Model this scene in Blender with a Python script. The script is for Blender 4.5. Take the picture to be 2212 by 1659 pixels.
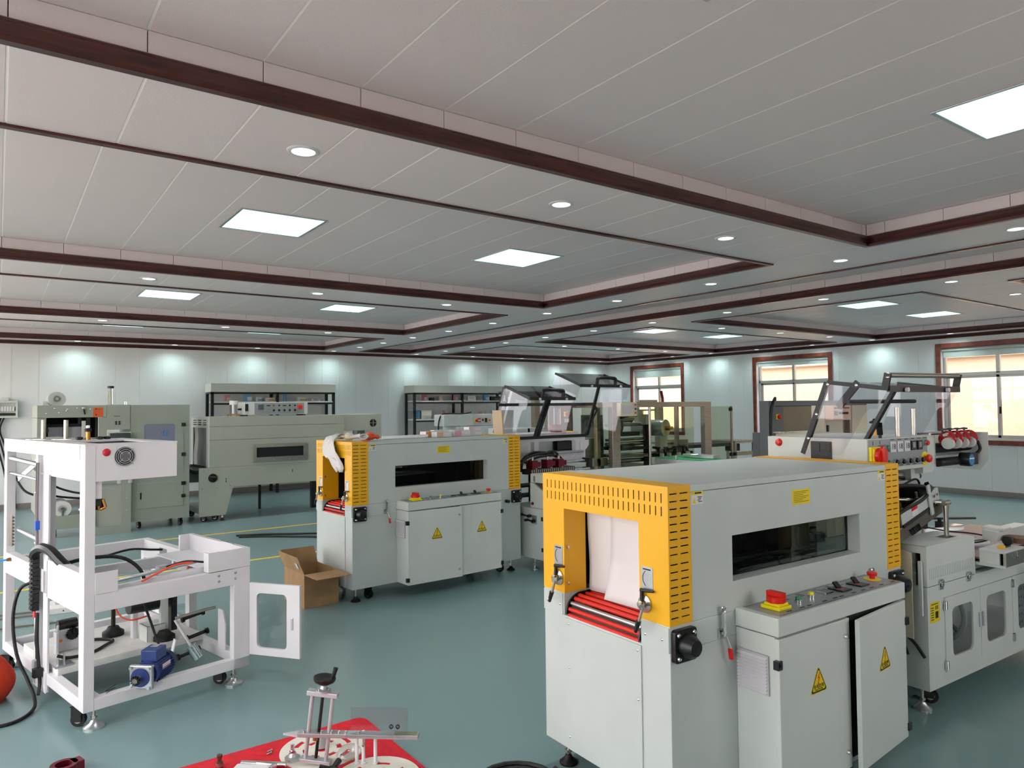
import bpy, bmesh, math, random
from mathutils import Vector, Matrix
random.seed(7)
scene = bpy.context.scene
COL = scene.collection
PI = math.pi
for o in list(bpy.data.objects):
    bpy.data.objects.remove(o, do_unlink=True)

# ------------------------------------------------------------------ camera
cam_d = bpy.data.cameras.new('camera')
cam_d.sensor_width = 36.0
cam_d.lens = 36.0 * 1537.97 / 2212.0
cam_d.clip_start = 0.05
cam_d.clip_end = 200
cam = bpy.data.objects.new('camera', cam_d)
COL.objects.link(cam)
scene.camera = cam
YAW, PITCH, ROLL, EYE = 0.6261018, 0.0324749, -0.010611, 1.62
_f = Vector((math.sin(YAW) * math.cos(PITCH), math.cos(YAW) * math.cos(PITCH), math.sin(PITCH)))
_r = Vector((math.cos(YAW), -math.sin(YAW), 0))
_u = _r.cross(_f)
_r2 = _r * math.cos(ROLL) + _u * math.sin(ROLL)
_u2 = _u * math.cos(ROLL) - _r * math.sin(ROLL)
_m = Matrix((_r2, _u2, -_f)).transposed().to_4x4()
_m.translation = Vector((0, 0, EYE))
cam.matrix_world = _m

# ------------------------------------------------------------------ world and exposure
world = bpy.data.worlds.new('sky')
scene.world = world
world.use_nodes = True
_bg = world.node_tree.nodes['Background']
_bg.inputs['Color'].default_value = (1.0, 0.95, 0.96, 1)
_bg.inputs['Strength'].default_value = 5.0
scene.view_settings.view_transform = 'Standard'
scene.view_settings.look = 'None'
scene.view_settings.exposure = 0.32
scene.view_settings.gamma = 1.0
scene.view_settings.use_curve_mapping = False
scene.cycles.use_denoising = True
scene.cycles.max_bounces = 6
scene.cycles.diffuse_bounces = 3
scene.cycles.glossy_bounces = 2
scene.cycles.transmission_bounces = 3
scene.cycles.transparent_max_bounces = 8
scene.cycles.use_light_tree = False
scene.cycles.use_adaptive_sampling = True
scene.cycles.adaptive_threshold = 0.06
scene.cycles.adaptive_min_samples = 12
scene.cycles.sample_clamp_indirect = 6.0
scene.cycles.caustics_reflective = False
scene.cycles.caustics_refractive = False
SPOT_WALL, SPOT_MID = 17.0, 46.0
PANEL_EMIT = (0.66, 1.25, 1.22)

# ------------------------------------------------------------------ materials
def S(r, g, b):
    def c(x):
        x /= 255.0
        return x / 12.92 if x <= 0.04045 else ((x + 0.055) / 1.055) ** 2.4
    return (c(r), c(g), c(b), 1)

MATS = {}
def mat(name, col, rough=0.5, metal=0.0, var=0.04, vscale=3.0, bump=0.0, bscale=200.0, coat=0.0, spec=0.5, emit=None, stretch=None):
    if name in MATS:
        return MATS[name]
    m = bpy.data.materials.new(name)
    m.use_nodes = True
    nt = m.node_tree
    b = nt.nodes['Principled BSDF']
    b.inputs['Roughness'].default_value = rough
    b.inputs['Metallic'].default_value = metal
    b.inputs['Specular IOR Level'].default_value = spec
    b.inputs['Coat Weight'].default_value = coat
    tc = nt.nodes.new('ShaderNodeTexCoord')
    src = tc.outputs['Object']
    if stretch:
        mp = nt.nodes.new('ShaderNodeMapping')
        mp.inputs['Scale'].default_value = stretch
        nt.links.new(src, mp.inputs['Vector'])
        src = mp.outputs['Vector']
    n = nt.nodes.new('ShaderNodeTexNoise')
    n.inputs['Scale'].default_value = vscale
    n.inputs['Detail'].default_value = 2
    nt.links.new(src, n.inputs['Vector'])
    ramp = nt.nodes.new('ShaderNodeValToRGB')
    ramp.color_ramp.elements[0].position = 0.3
    ramp.color_ramp.elements[1].position = 0.7
    ramp.color_ramp.elements[0].color = tuple(x * (1 - var) for x in col[:3]) + (1,)
    ramp.color_ramp.elements[1].color = tuple(min(1, x * (1 + var)) for x in col[:3]) + (1,)
    nt.links.new(n.outputs['Fac'], ramp.inputs['Fac'])
    nt.links.new(ramp.outputs['Color'], b.inputs['Base Color'])
    if bump:
        n2 = nt.nodes.new('ShaderNodeTexNoise')
        n2.inputs['Scale'].default_value = bscale
        n2.inputs['Detail'].default_value = 1
        nt.links.new(src, n2.inputs['Vector'])
        bp = nt.nodes.new('ShaderNodeBump')
        bp.inputs['Strength'].default_value = bump
        bp.inputs['Distance'].default_value = 0.002
        nt.links.new(n2.outputs['Fac'], bp.inputs['Height'])
        nt.links.new(bp.outputs['Normal'], b.inputs['Normal'])
    if emit:
        b.inputs['Emission Color'].default_value = tuple(emit) + (1,)
        b.inputs['Emission Strength'].default_value = 1.0
    MATS[name] = m
    return m

def glass(name, tint, gloss=0.06, rough=0.02, facing=True):
    if name in MATS:
        return MATS[name]
    m = bpy.data.materials.new(name)
    m.use_nodes = True
    nt = m.node_tree
    nt.nodes.remove(nt.nodes['Principled BSDF'])
    out = nt.nodes['Material Output']
    tr = nt.nodes.new('ShaderNodeBsdfTransparent')
    tr.inputs['Color'].default_value = tuple(tint) + (1,)
    gl = nt.nodes.new('ShaderNodeBsdfGlossy')
    gl.inputs['Roughness'].default_value = rough
    gl.inputs['Color'].default_value = (0.95, 0.97, 1, 1)
    mx = nt.nodes.new('ShaderNodeMixShader')
    lw = nt.nodes.new('ShaderNodeLayerWeight')
    lw.inputs['Blend'].default_value = 0.5
    pw = nt.nodes.new('ShaderNodeMath')
    pw.operation = 'POWER'
    pw.inputs[1].default_value = 4.0
    nt.links.new(lw.outputs['Facing'], pw.inputs[0])
    nz = nt.nodes.new('ShaderNodeTexNoise')
    nz.inputs['Scale'].default_value = 6
    mu = nt.nodes.new('ShaderNodeMath')
    mu.operation = 'MULTIPLY_ADD'
    mu.inputs[1].default_value = 0.01
    nt.links.new(nz.outputs['Fac'], mu.inputs[0])
    mu.inputs[2].default_value = gloss
    ad = nt.nodes.new('ShaderNodeMath')
    ad.operation = 'MULTIPLY_ADD'
    ad.inputs[1].default_value = 0.28
    nt.links.new(pw.outputs[0], ad.inputs[0])
    nt.links.new(mu.outputs[0], ad.inputs[2])
    nt.links.new(ad.outputs[0], mx.inputs['Fac'])
    nt.links.new(tr.outputs['BSDF'], mx.inputs[1])
    nt.links.new(gl.outputs['BSDF'], mx.inputs[2])
    nt.links.new(mx.outputs['Shader'], out.inputs['Surface'])
    MATS[name] = m
    return m

WHITE = mat('white_powder_coat', S(223, 221, 225), 0.38)
PANELW = mat('ceiling_panel_white', S(236, 226, 230), 0.42, var=0.015, vscale=1.2, bump=0.25, bscale=90)
CAULK = mat('white_caulk', S(250, 249, 248), 0.6)  # joint white, with the light on bevelled panel edges put into it
WALLW = mat('wall_panel_white', S(236, 235, 234), 0.4, var=0.015, vscale=1.0, bump=0.0)
GREY = mat('light_grey_powder_coat', S(196, 203, 200), 0.36)
PALE = mat('pale_grey_powder_coat', S(208, 213, 208), 0.34)
OLIVE = mat('sage_grey_powder_coat', S(152, 158, 145), 0.42)
OLIVE2 = mat('warm_sage_powder_coat', S(168, 171, 157), 0.42)
YEL = mat('yellow_powder_coat', S(240, 178, 20), 0.4)
YELP = mat('yellow_plastic', S(246, 226, 20), 0.35)
YELS = mat('yellow_sticker', S(232, 205, 20), 0.5)
RED = mat('red_silicone', S(214, 38, 24), 0.45)
REDP = mat('red_plastic', S(222, 30, 20), 0.3)
DRED = mat('dark_red_anodised', S(110, 22, 38), 0.35, metal=0.4)
BLK = mat('black_plastic', S(22, 22, 24), 0.38, var=0.1)
RUB = mat('black_rubber', S(18, 18, 19), 0.6, var=0.15)
DARK = mat('dark_cavity', S(30, 31, 30), 0.6)  # dark parts, and colour standing in for shade inside cavities
STEEL = mat('brushed_steel', S(190, 186, 176), 0.28, metal=1.0, var=0.06, vscale=20, stretch=(1, 1, 14))
STN = mat('stainless_sheet', S(168, 160, 148), 0.34, metal=0.9, var=0.1, vscale=8, stretch=(1, 1, 10))
ALU = mat('aluminium', S(206, 208, 212), 0.3, metal=0.9, var=0.05, vscale=20)
SATIN = mat('satin_aluminium', S(196, 199, 205), 0.35, metal=0.45)
CHR = mat('chrome', S(222, 222, 222), 0.12, metal=1.0)
BRASS = mat('brass', S(184, 132, 70), 0.3, metal=1.0)
WOOD = mat('dark_mahogany', S(74, 30, 24), 0.34, var=0.55, vscale=5, coat=0.25, stretch=(1, 1, 9))
WOODX = mat('dark_mahogany_x', S(74, 30, 24), 0.34, var=0.55, vscale=6, coat=0.25, stretch=(0.6, 9, 9))
WOODY = mat('dark_mahogany_y', S(74, 30, 24), 0.34, var=0.55, vscale=6, coat=0.25, stretch=(9, 0.6, 9))
CASE = mat('window_casing_wood', S(122, 52, 34), 0.34, var=0.4, vscale=8, coat=0.2, stretch=(1, 1, 1))
CARD = mat('cardboard', S(168, 132, 92), 0.8, var=0.1, vscale=12, bump=0.15, bscale=60)
PAPER = mat('white_paper', S(224, 220, 221), 0.85, bump=0.1, bscale=40)
BLUEM = mat('blue_enamel', S(44, 62, 124), 0.42, var=0.12)
BLUEH = mat('blue_hose', S(30, 150, 225), 0.35)
ORNG = mat('orange_hose', S(245, 88, 50), 0.4)
FELT = mat('red_felt', S(206, 26, 44), 0.9, var=0.12, vscale=30, bump=0.4, bscale=300)
TEAL = mat('green_belt', S(18, 150, 92), 0.5)
CREAM = mat('cream_paint', S(226, 216, 190), 0.5)
DGREY = mat('dark_grey_paint', S(92, 96, 98), 0.45)
GPLATE = mat('control_fascia_grey', S(150, 156, 158), 0.35, metal=0.3)
SCREEN = mat('dark_screen', S(40, 44, 46), 0.15)
GREENB = mat('green_button', S(24, 140, 84), 0.3)
INK = mat('black_ink', S(24, 24, 22), 0.6)
BLUEINK = mat('blue_ink', S(46, 128, 190), 0.6)
FILMB = mat('blue_grey_film', S(120, 124, 146), 0.25, spec=0.6)
ACR = glass('clear_acrylic', (0.93, 0.94, 0.95), 0.02)
ACRT = glass('clear_acrylic_sheet', (0.90, 0.885, 0.91), 0.022)
SMOKE = glass('smoked_acrylic', (0.55, 0.54, 0.55), 0.03)
GREENT = glass('green_tinted_acrylic', (0.82, 0.84, 0.74), 0.02)
WINGL = glass('window_glass', (0.97, 0.98, 0.97), 0.02)
OVENGL = glass('oven_glass', (0.42, 0.45, 0.42), 0.03)

def floor_material():
    m = mat('epoxy_floor', S(136, 163, 165), 0.22, var=0.02, vscale=0.5, spec=0.5)
    nt = m.node_tree
    b = nt.nodes['Principled BSDF']
    nt.nodes.remove(nt.nodes['Color Ramp'])
    mxc = nt.nodes.new('ShaderNodeMix')
    mxc.data_type = 'RGBA'
    mxc.inputs['A'].default_value = S(113, 141, 143)
    mxc.inputs['B'].default_value = S(122, 150, 153)
    nt.links.new(nt.nodes['Noise Texture'].outputs['Fac'], mxc.inputs['Factor'])
    nt.links.new(mxc.outputs['Result'], b.inputs['Base Color'])
    tc = nt.nodes['Texture Coordinate']
    n = nt.nodes.new('ShaderNodeTexNoise')
    n.inputs['Scale'].default_value = 0.5
    n.inputs['Detail'].default_value = 0.5
    nt.links.new(tc.outputs['Object'], n.inputs['Vector'])
    mr = nt.nodes.new('ShaderNodeMapRange')
    mr.inputs['From Min'].default_value = 0.0
    mr.inputs['From Max'].default_value = 1.0
    mr.inputs['To Min'].default_value = 0.24
    mr.inputs['To Max'].default_value = 0.31
    nt.links.new(n.outputs['Fac'], mr.inputs['Value'])
    b.inputs['Roughness'].default_value = 0.27
    return m
FLOOR = floor_material()

# ------------------------------------------------------------------ mesh builder
class MB:
    def __init__(s):
        s.v = []
        s.f = []

    def _add(s, vs, fs):
        k = len(s.v)
        s.v += [tuple(p) for p in vs]
        s.f += [tuple(i + k for i in f) for f in fs]
        return s

    def box(s, x0, x1, y0, y1, z0, z1):
        vs = [(x, y, z) for x in (x0, x1) for y in (y0, y1) for z in (z0, z1)]
        return s._add(vs, [(0, 1, 3, 2), (4, 6, 7, 5), (0, 4, 5, 1), (2, 3, 7, 6), (0, 2, 6, 4), (1, 5, 7, 3)])

    def hexa(s, p):           # 8 points: bottom ring of four, top ring of four
        return s._add(p, [(0, 1, 2, 3), (4, 5, 6, 7), (0, 1, 5, 4), (1, 2, 6, 5), (2, 3, 7, 6), (3, 0, 4, 7)])

    def bar(s, p0, p1, w, h, up=(0, 0, 1)):     # rectangular bar between two points
        p0, p1 = Vector(p0), Vector(p1)
        d = (p1 - p0).normalized()
        upv = Vector(up)
        if abs(d.dot(upv)) > 0.98:
            upv = Vector((0, 1, 0))
        a = d.cross(upv).normalized() * (w / 2)
        b = a.cross(d).normalized() * (h / 2)
        return s.hexa([p0 - a - b, p0 + a - b, p0 + a + b, p0 - a + b, p1 - a - b, p1 + a - b, p1 + a + b, p1 - a + b])

    def cyl(s, p0, p1, r0, n=14, r1=None, caps=True):
        p0, p1 = Vector(p0), Vector(p1)
        r1 = r0 if r1 is None else r1
        d = (p1 - p0).normalized()
        up = Vector((0, 0, 1)) if abs(d.z) < 0.9 else Vector((1, 0, 0))
        a = d.cross(up).normalized()
        b = d.cross(a)
        vs = []
        for k in range(n):
            t = 2 * PI * k / n
            e = a * math.cos(t) + b * math.sin(t)
            vs += [p0 + e * r0, p1 + e * r1]
        fs = [(2 * k, 2 * k + 1, (2 * k + 3) % (2 * n), (2 * k + 2) % (2 * n)) for k in range(n)]
        if caps:
            fs += [tuple(2 * k for k in range(n)), tuple(2 * k + 1 for k in range(n))]
        return s._add(vs, fs)

    def lathe(s, prof, c, axis='z', n=20):      # prof: (radius, height) pairs
        vs = []
        m = len(prof)
        for k in range(n):
            t = 2 * PI * k / n
            for r, h in prof:
                a, b = r * math.cos(t), r * math.sin(t)
                p = {'z': (a, b, h), 'x': (h, a, b), 'y': (a, h, b)}[axis]
                vs.append((c[0] + p[0], c[1] + p[1], c[2] + p[2]))
        fs = []
        for k in range(n):
            q = (k + 1) % n
            for j in range(m - 1):
                fs.append((k * m + j, q * m + j, q * m + j + 1, k * m + j + 1))
        if prof[0][0] > 1e-6:
            fs.append(tuple(k * m for k in range(n)))
        if prof[-1][0] > 1e-6:
            fs.append(tuple(k * m + m - 1 for k in range(n)))
        return s._add(vs, fs)

    def tube(s, pts, r, n=8, sub=5, closed=False):
        P = [Vector(p) for p in pts]
        Q = []
        if sub > 1 and len(P) > 2:
            for i in range(len(P) - 1):
                a = P[i - 1] if i > 0 else P[i] * 2 - P[i + 1]
                d = P[i + 2] if i + 2 < len(P) else P[i + 1] * 2 - P[i]
                for k in range(sub):
                    t = k / sub
                    Q.append(0.5 * ((2 * P[i]) + (P[i + 1] - a) * t + (2 * a - 5 * P[i] + 4 * P[i + 1] - d) * t * t + (3 * P[i] - a - 3 * P[i + 1] + d) * t ** 3))
            Q.append(P[-1])
        else:
            Q = P
        vs = []
        prev = None
        for i, p in enumerate(Q):
            d = (Q[min(i + 1, len(Q) - 1)] - Q[max(i - 1, 0)])
            d = d.normalized() if d.length > 1e-9 else Vector((0, 0, 1))
            if prev is None:
                up = Vector((0, 0, 1)) if abs(d.z) < 0.9 else Vector((1, 0, 0))
                a = d.cross(up).normalized()
            else:
                a = (prev - d * prev.dot(d)).normalized()
            prev = a
            b = d.cross(a)
            for k in range(n):
                t = 2 * PI * k / n
                vs.append(p + (a * math.cos(t) + b * math.sin(t)) * r)
        fs = []
        for i in range(len(Q) - 1):
            for k in range(n):
                fs.append((i * n + k, i * n + (k + 1) % n, (i + 1) * n + (k + 1) % n, (i + 1) * n + k))
        fs += [tuple(range(n)), tuple((len(Q) - 1) * n + k for k in range(n))]
        return s._add(vs, fs)

    def torus(s, c, R, r, axis='z', n=24, m=8, a0=0, a1=2 * PI):
        pts = []
        for k in range(n + 1):
            t = a0 + (a1 - a0) * k / n
            a, b = R * math.cos(t), R * math.sin(t)
            p = {'z': (a, b, 0), 'x': (0, a, b), 'y': (a, 0, b)}[axis]
            pts.append((c[0] + p[0], c[1] + p[1], c[2] + p[2]))
        return s.tube(pts, r, m, 1)

    def prism(s, poly, ax, a, b):
        def P(q, t):
            return {'x': (t, q[0], q[1]), 'y': (q[0], t, q[1]), 'z': (q[0], q[1], t)}[ax]
        n = len(poly)
        vs = [P(q, a) for q in poly] + [P(q, b) for q in poly]
        fs = [tuple(range(n)), tuple(range(n, 2 * n))] + [(k, (k + 1) % n, n + (k + 1) % n, n + k) for k in range(n)]
        return s._add(vs, fs)

    def plate(s, ax, p0, p1, a0, a1, b0, b1, holes=()):
        A = sorted({a0, a1} | {h[0] for h in holes} | {h[1] for h in holes})
        B = sorted({b0, b1} | {h[2] for h in holes} | {h[3] for h in holes})
        A = [x for x in A if a0 <= x <= a1]
        B = [x for x in B if b0 <= x <= b1]
        def solid(i, j):
            if i < 0 or j < 0 or i >= len(A) - 1 or j >= len(B) - 1:
                return False
            ca, cb = (A[i] + A[i + 1]) / 2, (B[j] + B[j + 1]) / 2
            return not any(h[0] < ca < h[1] and h[2] < cb < h[3] for h in holes)
        idx = {}
        vs = []
        def V(i, j, t):
            k = (i, j, t)
            if k not in idx:
                a, b, p = A[i], B[j], (p0, p1)[t]
                idx[k] = len(vs)
                vs.append({'x': (p, a, b), 'y': (a, p, b), 'z': (a, b, p)}[ax])
            return idx[k]
        fs = []
        for i in range(len(A) - 1):
            for j in range(len(B) - 1):
                if not solid(i, j):
                    continue
                for t in (0, 1):
                    fs.append((V(i, j, t), V(i + 1, j, t), V(i + 1, j + 1, t), V(i, j + 1, t)))
                if not solid(i - 1, j):
                    fs.append((V(i, j, 0), V(i, j + 1, 0), V(i, j + 1, 1), V(i, j, 1)))
                if not solid(i + 1, j):
                    fs.append((V(i + 1, j, 0), V(i + 1, j + 1, 0), V(i + 1, j + 1, 1), V(i + 1, j, 1)))
                if not solid(i, j - 1):
                    fs.append((V(i, j, 0), V(i + 1, j, 0), V(i + 1, j, 1), V(i, j, 1)))
                if not solid(i, j + 1):
                    fs.append((V(i, j + 1, 0), V(i + 1, j + 1, 0), V(i + 1, j + 1, 1), V(i, j + 1, 1)))
        return s._add(vs, fs)

    def frame(s, ax, p0, p1, o, inn, rad, n=5):    # rectangle o=(a0,a1,b0,b1) with a rounded window inn
        def P(a, b, t):
            return {'x': (t, a, b), 'y': (a, t, b), 'z': (a, b, t)}[ax]
        a0, a1, b0, b1 = inn
        ctr = [(a1 - rad, b1 - rad, 0), (a0 + rad, b1 - rad, PI / 2), (a0 + rad, b0 + rad, PI), (a1 - rad, b0 + rad, 1.5 * PI)]
        oc = [(o[1], o[3]), (o[0], o[3]), (o[0], o[2]), (o[1], o[2])]
        ip = []
        for ca, cb, t0 in ctr:
            for k in range(n):
                t = t0 + (PI / 2) * k / (n - 1)
                ip.append((ca + rad * math.cos(t), cb + rad * math.sin(t)))
        m = len(ip)
        vs = [P(a, b, p0) for a, b in ip] + [P(a, b, p1) for a, b in ip] + [P(a, b, p0) for a, b in oc] + [P(a, b, p1) for a, b in oc]
        fs = []
        for k in range(m):
            q = (k + 1) % m
            g, h = k // n, q // n
            fs.append((k, q, m + q, m + k))
            for t in (0, 1):
                O = 2 * m + 4 * t
                if g == h:
                    fs.append((k + t * m, q + t * m, O + g))
                else:
                    fs.append((k + t * m, q + t * m, O + h, O + g))
        for g in range(4):
            h = (g + 1) % 4
            fs.append((2 * m + g, 2 * m + h, 2 * m + 4 + h, 2 * m + 4 + g))
        return s._add(vs, fs)

    def rrect(s, ax, p0, p1, a0, a1, b0, b1, rad, n=4):
        pl = []
        for ca, cb, t0 in [(a1 - rad, b1 - rad, 0), (a0 + rad, b1 - rad, PI / 2), (a0 + rad, b0 + rad, PI), (a1 - rad, b0 + rad, 1.5 * PI)]:
            for k in range(n):
                t = t0 + (PI / 2) * k / (n - 1)
                pl.append((ca + rad * math.cos(t), cb + rad * math.sin(t)))
        return s.prism(pl, ax, p0, p1)

    def mesh(s, name, m, bev=0.0):
        bm = bmesh.new()
        vs = [bm.verts.new(p) for p in s.v]
        for f in s.f:
            try:
                bm.faces.new([vs[i] for i in f])
            except ValueError:
                pass
        bmesh.ops.recalc_face_normals(bm, faces=bm.faces)
        if bev:
            es = [e for e in bm.edges if len(e.link_faces) == 2 and e.calc_face_angle(0) > 0.7]
            bmesh.ops.bevel(bm, geom=es, offset=bev, segments=2, affect='EDGES', profile=0.6, clamp_overlap=True)
        for e in bm.edges:
            if len(e.link_faces) == 2 and e.calc_face_angle(0) > 0.7:
                e.smooth = False
        for f in bm.faces:
            f.smooth = not bev
        me = bpy.data.meshes.new(name)
        bm.to_mesh(me)
        bm.free()
        me.materials.append(m)
        return me

    def build(s, name, m, parent=None, bev=0.0, loc=None, rot=None):
        o = bpy.data.objects.new(name, s.mesh(name, m, bev))
        COL.objects.link(o)
        o.parent = parent
        if loc:
            o.location = loc
        if rot:
            o.rotation_euler = rot
        return o

def dup(o, parent=None, loc=None, rot=None):
    c = o.copy()
    COL.objects.link(c)
    c.parent = parent
    if loc is not None:
        c.location = loc
    if rot is not None:
        c.rotation_euler = rot
    return c

def dup_tree(o, parent=None, loc=None, rot=None):
    kids = list(o.children)
    c = dup(o, parent, loc, rot)
    for k in kids:
        dup_tree(k, c)
    return c

def thing(name, label, cat, loc=(0, 0, 0), rz=0.0, group=None):
    o = bpy.data.objects.new(name, None)
    o.empty_display_size = 0.1
    COL.objects.link(o)
    o.location = loc
    o.rotation_euler = (0, 0, rz)
    return tag(o, label, cat, group)

def tag(o, label, cat, group=None, kind=None):
    o['label'] = label
    o['category'] = cat
    if group:
        o['group'] = group
    if kind:
        o['kind'] = kind
    return o

def struct(o, label=None):
    o['kind'] = 'structure'
    if label:
        o['label'] = label
    return o

def structure(name, loc=(0, 0, 0), label=None):
    o = bpy.data.objects.new(name, None)
    COL.objects.link(o)
    o.location = loc
    return struct(o, label)

def text(body, size, m, parent, loc, rot, name='lettering', align='CENTER', ext=0.0004):
    cu = bpy.data.curves.new(name, 'FONT')
    cu.body = body
    cu.size = size
    cu.align_x = align
    cu.align_y = 'CENTER'
    cu.extrude = ext
    cu.resolution_u = 2
    o = bpy.data.objects.new(name + '_tmp', cu)
    COL.objects.link(o)
    dg = bpy.context.evaluated_depsgraph_get()
    me = bpy.data.meshes.new_from_object(o.evaluated_get(dg))
    bpy.data.objects.remove(o, do_unlink=True)
    bpy.data.curves.remove(cu)
    me.materials.clear()
    me.materials.append(m)
    t = bpy.data.objects.new(name, me)
    COL.objects.link(t)
    t.parent = parent
    t.location = loc
    t.rotation_euler = rot
    return t

def lines(parent, m, spec, name='printed_lines'):     # fine print: list of (x0,x1,y0,y1,z0,z1) bars in one flat print
    b = MB()
    for q in spec:
        b.box(*q)
    return b.build(name, m, parent)

ORD = ['first', 'second', 'third', 'fourth', 'fifth', 'sixth', 'seventh', 'eighth', 'ninth', 'tenth', 'eleventh', 'twelfth', 'thirteenth', 'fourteenth']

# ================================================================== the room
XL, XR, YN, YB = -1.6, 13.81, -1.0, 14.51
ZS, ZC = 2.83, 2.99

fl = MB().box(XL - 0.3, XR + 0.3, YN - 0.3, YB + 0.3, -0.12, 0.0).build('floor', FLOOR)
struct(fl, 'glossy blue-green epoxy floor')
LINE = mat('yellow_line_paint', S(226, 190, 40), 0.5, var=0.15, vscale=20)
for k, (x0, x1, y) in enumerate(((-1.5, 4.6, 9.88), (-1.5, 4.6, 7.93))):
    MB().box(x0, x1, y - 0.028, y + 0.028, 0.0, 0.0015).build('floor_line', LINE, fl)

# ---- walls made of upright panels
def wall_panels(parent, axis, pos, inner, a0, a1, z0, z1, per, off, holes=()):
    """upright panels 'per' wide; inner = +-1 gives the side the room is on"""
    a = a0
    cuts = [a0]
    k = math.ceil((a0 - off) / per)
    while off + k * per < a1 - 0.02:
        if off + k * per > a0 + 0.02:
            cuts.append(off + k * per)
        k += 1
    cuts.append(a1)
    for i in range(len(cuts) - 1):
        p, q = cuts[i] + 0.002, cuts[i + 1] - 0.002
        hs = [h for h in holes if h[1] > p and h[0] < q]
        m = MB()
        lo, hi = (pos, pos + inner * 0.012) if inner > 0 else (pos + inner * 0.012, pos)
        m.plate(axis, lo, hi, p, q, z0, z1, [(max(h[0], p), min(h[1], q), h[2], h[3]) for h in hs])
        if m.f:
            m.build('wall_panel', WALLW, parent)

wb = MB().box(XL - 0.2, XR + 0.2, YB + 0.004, YB + 0.2, 0, 3.1).build('wall_back', CAULK)
struct(wb, 'white panelled back wall with narrow upright joints')
wall_panels(wb, 'y', YB + 0.012, -1, XL, XR, 0, ZS, 0.383, 8.61)

WIN = [(4.05, 5.95), (7.93, 9.81), (11.81, 13.64), (0.15, 2.05)]
WZ0, WZ1 = 0.88, 2.68
wh = [(a + 0.07, b - 0.07, WZ0 + 0.07, WZ1 - 0.07) for a, b in WIN]
wr = MB().plate('x', XR + 0.004, XR + 0.2, YN - 0.2, YB + 0.2, 0, 3.1, wh).build('wall_right', CAULK)
struct(wr, 'pale blue-white panelled wall with windows')
wall_panels(wr, 'x', XR + 0.012, -1, YN, YB, 0, ZS, 0.383, 7.02, wh)

LW = [(-0.5, 2.3), (2.6, 5.4), (5.7, 8.5), (8.8, 11.6), (11.8, 14.3)]  # unseen windows sized for daylight; the last added to brighten the back wall
lh = [(a, b, 0.3, 2.68) for a, b in LW]
wl = MB().plate('x', XL - 0.2, XL, YN - 0.2, YB + 0.2, 0, 3.1, lh).build('wall_left', WALLW)
struct(wl)
FILL_WINDOWS = [(2.6, 4.3), (6.2, 7.9), (9.8, 11.5)]  # unseen windows added to fill the camera-facing sides with daylight
wn = MB().plate('y', YN - 0.2, YN, XL - 0.2, XR + 0.2, 0, 3.1, [(a, b, 1.15, 2.4) for a, b in FILL_WINDOWS]).build('wall_near', mat('grey_near_wall', S(176, 170, 166), 0.6))
struct(wn)
ROOF = MB().box(XL - 0.4, XR + 0.6, YN - 0.4, YB + 0.4, 3.1, 3.25).build('ceiling_slab', DGREY)
struct(ROOF)

BASE = mat('grey_brown_baseboard', S(128, 120, 114), 0.45)
struct(MB().prism([(YB - 0.002, 0), (YB - 0.016, 0), (YB - 0.016, 0.085), (YB - 0.008, 0.1), (YB - 0.002, 0.1)], 'x', XL, XR).build('baseboard_back', BASE), 'grey-brown skirting along the back wall')
struct(MB().prism([(XR - 0.002, 0), (XR - 0.016, 0), (XR - 0.016, 0.085), (XR - 0.008, 0.1), (XR - 0.002, 0.1)], 'y', YN, YB).build('baseboard_right', BASE), 'grey-brown skirting under the windows')

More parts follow.
